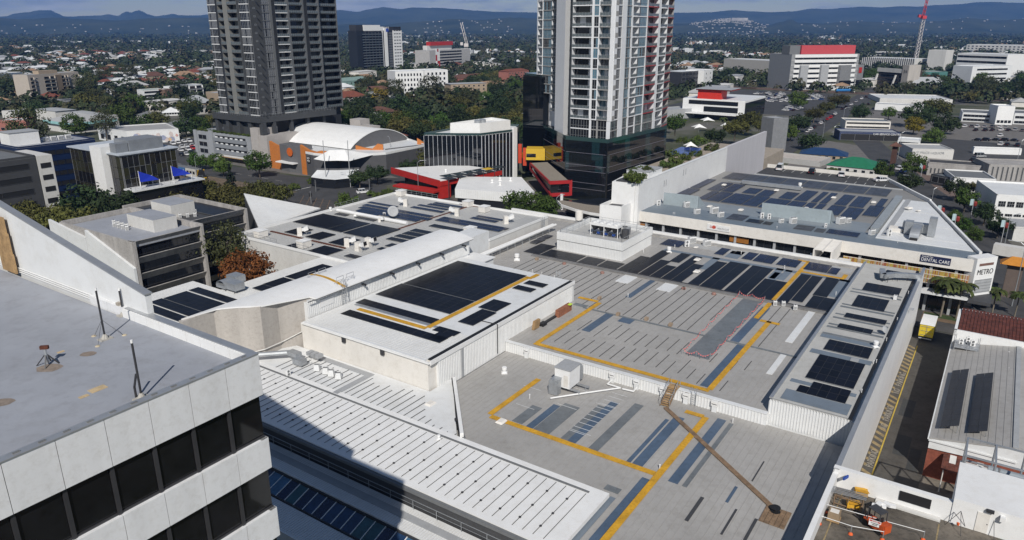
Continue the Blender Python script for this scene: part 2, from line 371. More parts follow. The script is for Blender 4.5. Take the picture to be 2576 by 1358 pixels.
def ac_side(w_=.95,d_=.38,h_=1.35,fans=2,body=WHITE):
 r=thing('air_conditioner','x','air conditioner',(0,0,0))
 b=MB();b.obox((-w_/2,-d_/2,.1),(w_,0,0),(0,d_,0),(0,0,h_));b.obox((-w_/2-.01,-d_/2-.01,h_+.08),(w_+.02,0,0),(0,d_+.02,0),(0,0,.04));b.build('casing',body,r)
 g=MB()
 for k in range(fans):fan_disc(g,(-.06*w_,-d_/2-.012,.1+h_*(k+.5)/fans),min(.36*w_,.4*h_/fans),(0,-1,0),0,1)
 g.build('fan_grille',[BLACK,LGREY],r)
 f_=MB();f_.obox((-w_/2+.05,-d_/2,0),(.1,0,0),(0,d_,0),(0,0,.1));f_.obox((w_/2-.15,-d_/2,0),(.1,0,0),(0,d_,0),(0,0,.1));f_.build('foot',STEELD,r)
 return r
def ac_top(w_=2.0,d_=1.0,h_=1.6,fans=2,body=WHITE):
 r=thing('condenser_unit','x','air conditioner',(0,0,0))
 b=MB();b.obox((-w_/2,-d_/2,.15),(w_,0,0),(0,d_,0),(0,0,h_));b.build('casing',body,r)
 l_=MB()
 for k in range(9):l_.obox((-w_/2+.08,-d_/2-.03,.3+k*(h_-.4)/9),(w_-.16,0,0),(0,.04,0),(0,0,(h_-.4)/18))
 for k in range(9):l_.obox((w_/2-.01,-d_/2+.08,.3+k*(h_-.4)/9),(.04,0,0),(0,d_-.16,0),(0,0,(h_-.4)/18))
 l_.build('louvre',MGREY,r)
 g=MB()
 for k in range(fans):fan_disc(g,(-w_/2+w_*(k+.5)/fans,0,h_+.15),min(.42*d_,.45*w_/fans),(0,0,1),0,1)
 g.build('fan_grille',[BLACK,LGREY],r)
 f_=MB()
 for sx in(-1,1):f_.obox((sx*w_*.4-.08,-d_/2,0),(.16,0,0),(0,d_,0),(0,0,.15))
 f_.build('skid',STEELD,r);return r
def scoop_unit():
 r=thing('hooded_fan_unit','x','ventilation unit',(0,0,0))
 b=MB();b.obox((-.9,-.75,0),(1.5,0,0),(0,1.5,0),(0,0,.9));b.obox((-.85,-.7,.94),(1.4,0,0),(0,1.4,0),(0,0,1.7));b.build('fan_box',CREAM,r)
 d_=MB();d_.obox((.55,-.45,1.5),(.75,0,0),(0,.9,0),(0,0,.9));d_.build('duct',WHITE,r)
 h=MB();h.add([(1.3,-.5,1.3),(1.3,.5,1.3),(1.3,.5,2.6),(1.3,-.5,2.6),(2.7,-.8,1.9),(2.7,.8,1.9),(2.5,.8,3.1),(2.5,-.8,3.1)],[(0,1,2,3),(0,4,5,1),(1,5,6,2),(2,6,7,3),(3,7,4,0)])
 h.poly([(2.68,-.76,1.95),(2.68,.76,1.95),(2.49,.76,3.05),(2.49,-.76,3.05)],1);h.build('intake_hood',[WHITE,BLACK],r)
 l_=MB()
 for y in(-.6,.6):l_.bar((1.9,y,0),(1.9,y,1.75),.08)
 l_.build('leg',GALV,r);return r
def cabinet(w_=2.6,d_=2.2,h_=1.5):
 r=thing('roof_cabinet','x','plant cabinet',(0,0,0))
 b=MB();b.obox((-w_/2,-d_/2,.1),(w_,0,0),(0,d_,0),(0,0,h_));b.build('casing',CREAM,r)
 l_=MB();l_.obox((-w_/2-.08,-d_/2-.08,h_+.1),(w_+.16,0,0),(0,d_+.16,0),(0,0,.14));l_.obox((-.08,-d_/2-.1,h_+.24),(.16,0,0),(0,d_+.2,0),(0,0,.06));l_.build('lid',WHITE,r)
 k=MB();k.obox((-w_/2+.05,-d_/2+.05,0),(w_-.1,0,0),(0,d_-.1,0),(0,0,.1));k.build('kerb',STEELD,r);return r
def cowl():
 r=thing('roof_ventilator','x','roof vent',(0,0,0))
 b=MB();b.obox((-.7,-.7,0),(1.4,0,0),(0,1.4,0),(0,0,.25));b.lathe((0,0,.25),[(.62,0),(.42,.3),(.42,.5)],12);b.build('curb',WHITE,r)
 c=MB();c.lathe((0,0,.75),[(.55,0),(.6,.1),(.6,.75),(.5,.85)],14);c.build('drum',WHITE,r);return r
def hatvent():
 r=thing('box_vent','x','roof vent',(0,0,0))
 b=MB();b.obox((-.7,-.55,0),(1.4,0,0),(0,1.1,0),(0,0,.35));b.build('curb',LGREY,r)
 c=MB();c.add([(-.95,-.75,.42),(.95,-.75,.42),(.95,.75,.42),(-.95,.75,.42),(-.7,-.5,.78),(.7,-.5,.78),(.7,.5,.78),(-.7,.5,.78)],[(3,2,1,0),(4,5,6,7),(0,1,5,4),(1,2,6,5),(2,3,7,6),(3,0,4,7)]);c.build('hood',CREAM,r);return r
def stackpipe(h_=1.0,r_=.09):
 r=thing('vent_pipe','x','vent pipe',(0,0,0));b=MB();b.tube((0,0,0),(0,0,h_),r_);b.build('pipe',WHITE,r)
 c=MB();c.lathe((0,0,h_-.02),[(r_*1.6,0),(r_*1.7,.12),(r_*.6,.2)],10);c.build('cap',WHITE,r);return r
PROTO={}
def put(kind,pix,z,label,rz=0.0,sc=None,group=None,at=None,**kw):
 p_=Vector((at[0],at[1],z))if at is not None else P(*pix,z)
 sc=(sc or 1)*dict(cowl=.62,hatvent=.68,ac_top=.64,ac_side=.7,scoop_unit=.72,cabinet=.86,stackpipe=.6)[kind.__name__]
 key=(kind.__name__,tuple(sorted((k,getattr(v,'name',v))for k,v in kw.items())))
 if key not in PROTO:
  r=PROTO[key]=kind(**kw);r.location=p_;r.rotation_euler.z=rz;WL[r]=p_
  if sc:r.scale=(sc,sc,sc)
  r['label']=label
  if group:r['group']=group
  return r
 src=PROTO[key];r=copy_thing(src,p_,rz,sc,label,group)
 if not group and 'group' in r:del r['group']
 if sc is None:r.scale=(1,1,1)
 return r
def railing(name,label,pts,h_=1.0,closed=False,post=1.8,m=GALV,r_=.03,cat='railing',parent=None,mid=True):
 b=MB();pts=[Vector(p_)for p_ in pts]
 if closed:pts=pts+[pts[0]]
 for p_,q_ in zip(pts[:-1],pts[1:]):
  n_=max(1,round((q_-p_).length/post))
  for k in range(n_+1):c=p_.lerp(q_,k/n_);b.bar(c,c+UP*h_,r_*1.6)
  b.bar(p_+UP*h_,q_+UP*h_,r_*1.8)
  if mid:b.bar(p_+UP*h_*.5,q_+UP*h_*.5,r_*1.3)
 if parent is not None:return b.build(name,m,parent)
 return b.build(name,m,label=label,cat=cat,loc=pts[0])
PANW=mat('facade_panel',(.72,.725,.73),.5,var=.06,scale=.7,streak=True);Za=42.0;A1,B1=17.1,-24.35
lb=thing('office_block','tall white panelled office block in the near left corner with bands of black windows','building',W(A1,B1,0))
core=MB();Bx(core,-22,A1-.35,-60,B1-.35,0,Za-.55);core.build('core',GLASS,lb)
rf=MB();Bx(rf,-22,A1-.4,-60,B1-.4,Za-.55,Za-.45);rf.build('roof',LROOF,lb)
pw=1.62;npn=22
bands=[(40.1,42.0)]+[(36.5-3.6*k,38.0-3.6*k)for k in range(11)]
PM={}
for bi,(z0,z1)in enumerate(bands):
 for i in range(npn):
  s0=A1-(i+1)*pw;mb=MB();key=(bi==0)
  if key not in PM:
   q=MB();q.obox((.012,0,.0),(pw-.024,0,0),(0,.34,0),(0,0,z1-z0-.0));PM[key]=q.mesh('wall_panel',[PANW])
  inst('wall_panel',PM[key],lb,W(s0,B1,z0),A56)
 mb=MB();Bx(mb,-22,A1-.02,B1-.36,B1-.30,z0,z1);mb.build('backing',STEELD,lb)
 for j in range(8):
  c=B1-(j+1)*pw;mb=MB();Bx(mb,A1-.34,A1,c+.012,c+pw-.012,z0,z1);mb.build('wall_panel',PANW,lb)
gl={}
for k in range(11):
 z0=38.0-3.6*k;z1=40.1-3.6*k
 for i in range(npn):
  s0=A1-(i+1)*pw
  key=1
  if key not in gl:
   q=MB();q.obox((.07,-.03,.09),(pw-.14,0,0),(0,.05,0),(0,0,z1-z0-.14),0)
   gl[key]=q.mesh('window_pane',[mat('tinted_pane',(.010,.0105,.012),.04,var=.35,scale=.3,spec=.4)])
  inst('window_pane',gl[key],lb,W(s0,B1-.26,z0),A56)
  if 'mu' not in gl:
   q=MB();q.obox((-.07,-.09,0),(.14,0,0),(0,.2,0),(0,0,2.1));q.obox((.07,-.05,0),(pw-.14,0,0),(0,.12,0),(0,0,.09));q.obox((.07,-.05,2.05),(pw-.14,0,0),(0,.12,0),(0,0,.05));gl['mu']=q.mesh('mullion',[STEELD])
  inst('mullion',gl['mu'],lb,W(s0,B1-.22,z0),A56)
cp=MB();Bx(cp,-22,A1,B1-.34,B1+.03,Za,Za+.05);Bx(cp,A1-.34,A1+.03,-34,B1-.34,Za,Za+.05);cp.build('coping',ALU,lb)
pi=MB()
for i in range(9):Bx(pi,A1-.40,A1-.345,B1-.36-(i+1)*1.05,B1-.38-i*1.05,Za-.45,Za-.02)
pi.build('parapet_lining',WHITE,lb)
cl=MB()
for i in range(26):Bx(cl,A1-.6-i*.78-.12,A1-.6-i*.78+.1,B1-.20,B1-.12,Za+.05,Za+.085)
cl.build('coping_clip',MGREY,lb,kind='stuff')
gp=[(330,752),(375,742),(0,520)]
AZ=16.95
def onA(x,y,a):
 u=(x-1288)/F;v=(y-679)/F;d=Vector((u,CP-SP*v,-(SP+CP*v)));t=a/(d.x*EA.x+d.y*EA.y);q=d*t;return(q.x*EB.x+q.y*EB.y,H+q.z)
def onB(x,y,b):
 u=(x-1288)/F;v=(y-679)/F;d=Vector((u,CP-SP*v,-(SP+CP*v)));t=b/(d.x*EB.x+d.y*EB.y);q=d*t;return(q.x*EA.x+q.y*EA.y,H+q.z)
g0=onA(0,520,AZ);g1=onA(365,745,AZ);g2=onA(372,792,AZ)
ga=thing('gable_wall','large blank white sloping gable wall rising behind the flat grey office roof','wall',W(AZ,g1[0],38))
mb=MB();sl_=(g1[1]-g0[1])/(g1[0]-g0[0]);bl=g0[0]-9;zl=g0[1]-9*sl_
pts=[(bl,36),(g2[0],36),(g1[0],g1[1]),(bl,zl)]
fr_=[W(AZ,b_,z_)for b_,z_ in pts];bk=[W(AZ+.3,b_,z_)for b_,z_ in pts]
mb.add(fr_+bk,[(0,1,2,3),(7,6,5,4),(0,4,5,1),(1,5,6,2),(2,6,7,3),(3,7,4,0)]);mb.build('wall',WHITE2,ga)
mb=MB();e0=W(AZ-.05,bl,zl+.04);e1=W(AZ-.05,g1[0]+.05,g1[1]+.04);mb.obox(e0,e1-e0,EA*.4,(0,0,.06));mb.build('coping',ALU,ga)
for zz in(.18,.30,.42):
 mb=MB();mb.tube(W(AZ-.07,-50,Za-.45+zz),W(AZ-.07,g1[0]-.5,Za-.45+zz),.03,6);mb.build('conduit',WHITE,ga)
tp=onA(0,545,AZ-.3);tq=onA(41,690,AZ-.3)
tn=MB();tl=onA(-60,545,AZ-.3)
for i in range(14):
 bb=tq[0]-.02-i*.12;zt=min(tp[1]+(bb-tp[0])*sl_*.2,g0[1]-.3);tn.obox(W(AZ-.28,bb-.1,tq[1]),EB*.085,EA*.1,(0,0,max(.2,(tp[1]-tq[1])*min(1,(i+1)*.36)-.05)))
tn.build('timber_slat',PINE,ga,kind='stuff')
def whip(pix,top,label,base_pad=True,guys=0):
 p_=P(*pix,Za-.45);z1=zat(p_.y,top);r=thing('antenna_pole',label,'antenna',p_,'whip antennas on the office roof')
 b=MB();b.tube(p_+UP*.05,Vector((p_.x,p_.y,z1-.12)),.042,10);b.build('pole',STEELD,r)
 b=MB();b.tube(Vector((p_.x,p_.y,z1-.12)),Vector((p_.x,p_.y,z1)),.047,10);b.build('cap',WHITE,r)
 b=MB();b.box((p_.x,p_.y,p_.z),(.55,.38,.05),ang=A56);b.lathe(p_+UP*.05,[(.16,0),(.12,.1),(.06,.2)],10);b.build('base',mat('pad',(.42,.40,.36),.8),r)
 if guys:
  b=MB()
  for k in range(3):d_=2.1*k+.6;b.tube(p_+Vector((math.cos(d_),math.sin(d_),0))*.75,Vector((p_.x,p_.y,p_.z+.95)),.008,5)
  b.build('guy_wire',STEELD,r)
  for k in range(3):d_=2.1*k+.6;b=MB();b.lathe(p_+Vector((math.cos(d_),math.sin(d_),0))*.78,[(.11,0),(.09,.035)],10);b.build('anchor',mat('anchor_pad',(.55,.47,.33),.8),r)
 return p_,r
whip((265,853),724,'guyed black whip antenna pole in the middle of the grey roof',guys=1)
_,wr=whip((357,1003),855,'black whip antenna pole at the front parapet of the grey roof')
b=MB();q=P(343,1000,Za-.45);b.pipe([q,q+UP*.45,P(350,985,Za-.45)+UP*.75],.045);b.build('conduit',STEELD,wr)
whip((311,793),725,'short grey whip antenna pole in the roof corner beside a junction box')
q=P(306,788,Za-.45);b=MB();b.box((q.x,q.y,q.z+.1),(.3,.22,.5),ang=A56);b.build('junction_box',mat('tan_metal',(.38,.34,.29),.6),label='tan junction box at the far corner of the grey roof',cat='box',loc=q)
q=P(121,917,Za-.45);r=thing('tripod_mast','short steel mast with rusty head on a black tripod on the grey roof','mast',q)
zt=zat(q.y,873);b=MB();b.tube(q+UP*.08,Vector((q.x,q.y,zt-.08)),.06,8);b.build('post',GALV,r)
b=MB();b.box((q.x,q.y,zt-.08),(.32,.14,.14),ang=.2);b.build('head',RUST,r)
for k in range(4):
 b=MB();d_=Vector((math.cos(1.57*k+.3),math.sin(1.57*k+.3),0));b.bar(q+d_*.42,q+UP*.45+d_*.05,.045);b.build('leg',STEELD,r)
for i,(px,py,w_,d_,lab)in enumerate([(246,978,.62,.38,'large tan roof patch near the front parapet pole'),(211,997,.34,.2,'small tan roof patch beside the larger tan patch'),(153,885,.28,.15,'small tan roof patch behind the rusty mast')]):
 q=P(px,py,Za-.44);b=MB();b.box((q.x,q.y,Za-.448),(w_,d_,.02),ang=A56);b.box((q.x,q.y,Za-.43),(w_*.7,d_*.7,.012),ang=A56);b.build('roof_patch',mat('tan_patch',(.52,.40,.24),.8,var=.15,scale=3),label=lab,cat='roof patch',loc=q)
for(px,py,s_)in[(222,890,.3),(125,925,.45),(8,1012,.35)]:
 q=P(px,py,Za-.444);b=MB();n_=14
 b.poly([(q.x+s_*(1+.3*random.random())*math.cos(6.283*k/n_),q.y+s_*.8*(1+.3*random.random())*math.sin(6.283*k/n_),Za-.4435)for k in range(n_)]);b.build('rust_stain',mat('rust_stain',(.27,.22,.18),.8,var=.2,scale=2.5),lb)
q=onA(12,800,AZ-.9);c=W(AZ-.9,q[0],q[1]);r=thing('yagi_aerial','small yagi aerial mounted off the white gable wall','antenna',c)
b=MB();b.bar(c-EB*.7,c+EB*.35,.03)
for k in range(8):b.bar(c-EB*(.6-.12*k)+UP*(.3-.02*k),c-EB*(.6-.12*k)-UP*(.3-.02*k),.014)
b.bar(c,W(AZ,q[0],q[1]-.3),.03);b.build('elements',STEELD,r)
qa=onA(96,786,AZ-.1);qb=onA(155,769,AZ-.1);b=MB();b.tube(W(AZ-.1,*qa),W(AZ-.1,*qb),.08,10);b.build('tube_light',WHITE,label='white tube light fixed on the white gable wall',cat='light',loc=W(AZ,*qa))
foot(rect(-22,18,-62,-24),2)
ZU,ZL,ZS=10.0,8.5,11.9
sc_=thing('shopping_centre','large grey metal roofed shopping centre crossed by yellow walkways','building',W(83,-57,0))
b=MB();Bx(b,83.0,151.5,-102,-18,0,ZU-.15);Bx(b,57.2,83.0,-57,-8.6,0,ZL-.15);Bx(b,38,57.2,-28.5,-9.2,0,ZL-.15);b.build('wall',WHITE2,sc_)
b=MB();Bx(b,83.2,151.3,-101.8,-18.4,ZU-.15,ZU);b.build('upper_roof',GROOF,sc_)
b=MB();Bx(b,57.2,82.95,-56.9,-8.8,ZL-.15,ZL);Bx(b,38,57.2,-28.3,-9.3,ZL-.15,ZL);b.build('lower_roof',GROOF,sc_)
b=MB()
for i in range(60):x=-56.5+i*.8;Bx(b,57.4 if x<-28.4 else 38.2,82.6,x,x+.05,ZL,ZL+.03)
b.build('lower_roof_rib',RIB,sc_,kind='stuff')
b=MB()
for i in range(105):x=-101.4+i*.79;Bx(b,83.6,101.3,x,x+.045,ZU,ZU+.03)if x>-56.8 else None;Bx(b,101.8,121,x,x+.045,ZU,ZU+.03);Bx(b,123.2,151,x,x+.045,ZU,ZU+.03)
b.build('upper_roof_rib',RIB,sc_,kind='stuff')
b=MB();rr=random.Random(3)
for i in range(33):x=-75.5+i*1.58;Bx(b,102.2+(0 if rr.random()<.8 else 6),120.4,x,x+.11,ZU,ZU+.06)
for i in range(17):
 x=-51+i*1.62
 for(s,e)in((86.3,91.2),(92.6,97.5)):o_=rr.uniform(-1,1);Bx(b,s+o_,e+o_-(1.5 if i>12 else 0),x+(.8 if s>90 else 0),x+(.8 if s>90 else 0)+.11,ZU,ZU+.06)
b.build('roof_seam',DARKRIB,sc_,kind='stuff')
b=MB();Bx(b,101.35,101.75,-54,-18.5,ZU-.02,ZU+.1);b.build('cross_flashing',GREYS,sc_)
b=MB();Bx(b,121.1,122.0,-77,-18.5,ZU,ZU+.32);b.build('ridge_gutter',mat('dull_galv',(.21,.205,.20),.6,var=.15,scale=.4),sc_)
b=MB();Bx(b,121.95,122.15,-77,-18.5,ZU+.32,ZU+.42);b.build('cable_tray',STEELD,sc_)
b=MB();Bx(b,82.7,82.98,-57,-18.2,ZL-.4,ZU+.05)
Bx(b,82.6,83.3,-57,-18.2,ZU+.05,ZU+.14);b.build('step_wall',WHITE2,sc_)
b=MB()
for i in range(96):x=-56.8+i*.4;Bx(b,82.64,82.7,x,x+.12,ZL,ZU+.02)
b.build('cladding_rib',WHITE,sc_,kind='stuff')
b=MB();Bx(b,150.9,151.6,-102,-17,ZU-.6,ZU+.75);b.build('street_parapet',WHITE,sc_)
b=MB();Bx(b,149.4,150.85,-100,-18,ZU,ZU+.25);b.build('box_gutter',mat('dirty_white',(.40,.385,.36),.7,var=.2,scale=.5),sc_)
def sheet(a0,a1,b0,b1,z,m,n=1):
 for k in range(n):
  bb=b0+(b1-b0)*k/n;q=MB();Bx(q,a0,a1,bb,bb+(b1-b0)/n-.02,z+.004,z+.062);q.build('roof_sheet',m,sc_)
def sheetq(o,bq,aq,z,m,q=None):
 o=ab(P(*o,z));bb=ab(P(*bq,z));aa=ab(P(*aq,z));sheet(o[0],aa[0],o[1],bb[1],z,m)
T=TT
for o,b2,a2,m in[((540,375),(625,400),(1120,0),BLUES),((1120,600),(1165,612),(1570,150),BLUES),((1180,620),(1285,655),(1640,110),BLUES),((1570,765),(1670,795),(2090,140),BLUES),((110,240),(180,262),(440,0),BLUES),((770,1358),(880,1358),(1330,735),BLUES),((190,262),(345,320),(590,0),GREYS),((460,360),(530,385),(860,0),GREYS),((740,460),(840,490),(1290,0),GREYS),((1710,815),(1760,830),(2210,190),GREYS),((0,160),(95,200),(260,20),GREYS),((920,845),(1110,850),(960,800),GREYS),((600,1358),(680,1358),(1000,925),BROOF),((1735,1160),(1775,1172),(1910,928),CHAR),((2145,975),(2180,980),(2245,820),BLUES),((2095,1300),(2120,1306),(2255,1050),CHAR),((2325,1358),(2365,1358),(2450,1145),CHAR),((2410,765),(2425,768),(2535,570),CHAR)]:
 sheetq(T[2,3](*o),T[2,3](*b2),T[2,3](*a2),ZL,m)
for o,b2,a2,m in[((700,605),(775,628),(930,435),BLUES),((1060,515),(1185,545),(1105,475),BLUES),((1140,270),(1190,285),(1385,100),BLUES),((1740,845),(1980,900),(2290,280),GREYS),((2195,710),(2280,735),(2560,380),BLUES),((1890,1160),(1975,1190),(2245,745),BLUES),((610,350),(740,380),(640,330),GREYS)]:
 sheetq(T[2,2](*o),T[2,2](*b2),T[2,2](*a2),ZU,m)
for o,b2,a2,m in[((170,720),(240,745),(390,400),WHITE2),((-20,1040),(40,1060),(90,830),WHITE2),((0,90),(80,105),(60,20),BROOF)]:
 sheetq(T[3,2](*o),T[3,2](*b2),T[3,2](*a2),ZU,m)
for o,b2,a2,m in[((1480,725),(1640,758),(1610,640),WHITE2),((2010,830),(2180,868),(2130,735),WHITE2)]:
 sheetq(qA(*o),qA(*b2),qA(*a2),ZU,m)
for o,b2,a2,m in[((1185,680),(1280,700),(1280,550),BROOF),((1310,700),(1400,718),(1400,570),BROOF),((1960,915),(2115,940),(2090,690),BROOF),((1770,900),(1940,925),(1930,670),MGREY),((640,410),(690,420),(750,335),BROOF),((690,420),(800,440),(830,340),BROOF),((300,560),(390,580),(480,415),BROOF)]:
 sheetq(qB(*o),qB(*b2),qB(*a2),ZU,m)
sheet(146,149.2,-57,-20,ZU,GROOF2);sheet(140.3,141.6,-56,-19,ZU,BROOF)
b=MB()
for(a_,b_)in[(74.8,-47),(70,-45),(78,-41),(73,-40.5),(76,-36.5),(68.5,-36)]:Bx(b,a_,a_+.06,b_-1.6,b_+1.2,ZL+.064,ZL+.075)
for k in range(11):Bx(b,68.2+k*1.15,68.27+k*1.15,-37.6,-35.4,ZL+.064,ZL+.075)
b.build('sheet_lap',WHITE2,sc_,kind='stuff')
def walkway(label,segs,z,w_=.75):
 p0=segs[0][0];r=thing('roof_walkway',label,'walkway',W(p0[0],p0[1],z),'yellow roof walkways')
 for(p_,q_)in segs:
  a0,a1=sorted((p_[0],q_[0]));b0,b1=sorted((p_[1],q_[1]))
  if a1-a0>b1-b0:n_=max(1,round((a1-a0)/3));st=(a1-a0)/n_;rs=[(a0+k*st,a0+(k+1)*st-.03,b0-w_/2,b0+w_/2)for k in range(n_)]
  else:n_=max(1,round((b1-b0)/3));st=(b1-b0)/n_;rs=[(a0-w_/2,a0+w_/2,b0+k*st,b0+(k+1)*st-.03)for k in range(n_)]
  for rr_ in rs:q=MB();Bx(q,*rr_,z+.07,z+.13);q.build('walkway_panel',YEL,r)
walkway('yellow walkway looping round the upper grey roof with the pink barrier tape',[((105.4,-57),(105.4,-53.2)),((85.0,-52.7),(105.0,-52.7)),((84.6,-53.0),(84.6,-26.1)),((85.0,-26.2),(112.8,-26.2))],ZU)
walkway('yellow walkway between the black solar blocks of the upper roof',[((112.5,-27.6),(112.5,-24.5)),((113.0,-28.4),(148.8,-28.4)),((148.9,-30.5),(148.9,-28.2)),((141.8,-28.0),(141.8,-20.4)),((142.2,-20.6),(144.6,-20.6))],ZU)
walkway('yellow walkway round the blue striped sheets of the lower roof',[((65.9,-47.8),(77.5,-47.8)),((65.5,-47.4),(65.5,-25.3)),((47,-24.9),(80.4,-24.9)),((80.4,-27.6),(80.4,-25.2))],ZL)
q0=ab(P(1675,1028,ZL));q1=ab(P(1945,1280,ZL));b=MB();p0,p1=W(*q0,ZL),W(*q1,ZL);n_=9
r=thing('plank_walk','long brown timber plank walk running diagonally over the lower grey roof','plank walk',p0)
for k in range(n_):b=MB();c0,c1=p0.lerp(p1,k/n_),p0.lerp(p1,(k+.99)/n_);b.bar(c0+UP*.12,c1+UP*.12,.62,.05);b.build('plank',TIMBER,r)
b=MB()
for k in range(10):c0=p0.lerp(p1,k/9.05);b.bar(c0+UP*.03,c0+UP*.1,.5,.5)
b.build('batten',TIMBER,r)
q=P(1950,1300,ZL);b=MB()
for k in range(5):b.obox(W(*ab(q),ZL+.06)-EA*1.6-EB*1.2+EB*(.5*k),EA*3.0,EB*.46,UP*.06)
b.build('timber_pad',TIMBER,label='brown timber platform at the lower end of the plank walk',cat='platform',loc=q)
q=P(1950,1286,ZL+.1);r=thing('cable_reel','black cable reel lying on the brown timber platform','reel',q);b=MB();b.lathe(q,[(.5,0),(.5,.06),(.22,.08),(.22,.4),(.5,.42),(.5,.48)],16);b.build('spool',BLACK,r)
def stair(ac,bc):
 r=thing('timber_stair','timber access stair climbing the white step wall between the two grey roofs','stair',W(ac,bc,ZL))
 for k in range(9):b=MB();Bx(b,ac-2.3+k*.27,ac-2.3+k*.27+.3,bc-.55,bc+.55,ZL+.17*(k+1),ZL+.17*(k+1)+.05);b.build('tread',PINE,r)
 for s in(-.6,.55):b=MB();b.bar(W(ac-2.4,bc+s,ZL),W(ac+.2,bc+s,ZL+1.65),.06,.25);b.build('stringer',TIMBER,r)
 b=MB();Bx(b,ac,ac+1.1,bc-.7,bc+.7,ZU+.16,ZU+.24);b.build('landing',PINE,r)
 for s in(-.62,.62):
  b=MB();pp=[(ac-2.3,ZL),(ac-.9,ZL+.9),(ac+.2,ZU+.2),(ac+1.1,ZU+.2)]
  for(a_,z_)in pp:b.bar(W(a_,bc+s,z_),W(a_,bc+s,z_+1.0),.05)
  b.bar(W(ac-2.3,bc+s,ZL+1),W(ac+.2,bc+s,ZU+1.2),.05);b.bar(W(ac+.2,bc+s,ZU+1.2),W(ac+1.1,bc+s,ZU+1.2),.05);b.build('handrail',GALV,r)
stair(82.4,onA(1692,985,82.6)[0])
def ladder(label,p_,z0,z1,n,cage=True,wid=.62):
 p_=Vector(p_);n=Vector(n).normalized();s=Vector((-n.y,n.x,0));r=thing('access_ladder',label,'ladder',(p_.x,p_.y,z0));b=MB()
 for k in(-1,1):b.bar(p_+s*k*wid/2+UP*z0,p_+s*k*wid/2+UP*(z1+1.1),.06)
 b.build('stile',GALV,r);b=MB();m_=int((z1-z0)/.3)
 for k in range(m_):b.bar(p_-s*wid/2+UP*(z0+.3*(k+1)),p_+s*wid/2+UP*(z0+.3*(k+1)),.035)
 b.build('rung',GALV,r)
 if cage:
  b=MB()
  for z_ in[z0+1.6+k*.8 for k in range(int((z1+1-z0-1.6)/.8)+1)]:
   ring=[p_+s*wid/2*1.3*math.cos(t)+n*(.35+.35*math.sin(t))*1.0+UP*z_ for t in[math.pi*k/6 for k in range(7)]]
   b.pipe(ring,.035,4)
  for t in[math.pi*k/4 for k in range(5)]:o_=s*wid/2*1.3*math.cos(t)+n*(.35+.35*math.sin(t));b.bar(p_+o_+UP*(z0+1.6),p_+o_+UP*(z1+1.0),.05)
  b.build('cage',GALV,r)
 return r
lb_=onA(1745,1010,82.6)[0];ladder('short aluminium ladder on the step wall beside the timber stair',W(82.45,lb_,0),ZL,ZU,-EA,cage=False)
b=MB();Bx(b,82.55,82.64,onA(1728,988,82.6)[0]-.25,onA(1728,988,82.6)[0]+.25,ZL+1.0,ZL+1.5);b.build('safety_sign',YEL,label='small yellow safety sign on the step wall beside the ladder',cat='sign',loc=W(82.6,lb_,ZL+1))
for i,(px,py,lab)in enumerate([(1326,890,'white rainwater head at the left end of the step wall'),(1541,950,'white rainwater head feeding the elbowed white pipe'),(1602,970,'white rainwater head right of the white pipe run'),(1668,985,'white rainwater head hidden beside the timber stair'),(1726,1005,'white rainwater head behind the short ladder'),(1798,1022,'white rainwater head on the right part of the step wall')]):
 bb=onA(px,py,82.6)[0];r=thing('rainwater_head',lab,'rainwater head',W(82.6,bb,ZL));b=MB();Bx(b,82.25,82.62,bb-.42,bb+.42,ZL+.85,ZL+1.5);b.build('box',WHITE,r)
 b=MB();Bx(b,82.3,82.6,bb-.3,bb+.3,ZL,ZL+.85);b.build('downpipe',WHITE2,r);b=MB();Bx(b,82.23,82.26,bb-.34,bb+.34,ZL+1.1,ZL+1.18);b.build('slot',STEELD,r)
pts=[P(*T[2,2](*q),ZL)+UP*.3 for q in[(385,1310),(640,1270),(1090,1205),(960,1165),(1010,1120)]]
r=thing('drain_pipe','long elbowed white drain pipe lying on the lower grey roof','pipe',pts[0]-UP*.3);b=MB();b.pipe(pts,.11);b.pipe([P(*T[2,2](*q),ZL)+UP*.3 for q in[(1110,1215),(1220,1240),(1265,1190)]],.11);b.build('pipe',WHITE,r)
b=MB()
for t in(.1,.4,.7,.95):c=pts[1].lerp(pts[2],t);b.bar(c,c-UP*.28,.06)
b.build('bracket',GALV,r)
q=ab(P(*T[2,2](430,1225),ZL));a0,b0=q
r=thing('air_handling_unit','white cube air handling unit with grey duct standing on the lower roof','air handler',W(a0,b0,ZL))
b=MB();Bx(b,a0+.4,a0+3.2,b0-.3,b0+2.0,ZL+.75,ZL+3.4);b.build('casing',WHITE,r)
b=MB();Bx(b,a0+.3,a0+3.3,b0-.4,b0+2.1,ZL+3.4,ZL+3.5);b.build('top_sheet',LGREY,r)
b=MB();Bx(b,a0-1.0,a0+.1,b0-.4,b0+.9,ZL+.1,ZL+1.9);Bx(b,a0-.9,a0+.4,b0-.3,b0+.8,ZL+1.9,ZL+2.2);b.build('duct',GALV,r)
b=MB()
for k in range(7):t0,t1=k*.26,(k+1)*.26;Bx(b,a0+3.2+1.5*math.sin(t0)*.9,a0+3.2+1.5*math.sin(t1)*.9+.03,b0+.2,b0+1.8,ZL+.7,ZL+1.2+2.0*math.cos(t0))
b.build('curved_duct',GALV,r)
b=MB();Bx(b,a0+.7,a0+.85,b0-1.2,b0+3.4,ZL+.5,ZL+.72);Bx(b,a0+2.6,a0+2.75,b0-1.2,b0+3.8,ZL+.5,ZL+.72)
for bb in(-1.0,3.2):
 for aa in(.7,2.6):Bx(b,a0+aa,a0+aa+.1,b0+bb,b0+bb+.1,ZL,ZL+.5)
b.build('support_frame',GALV,r)
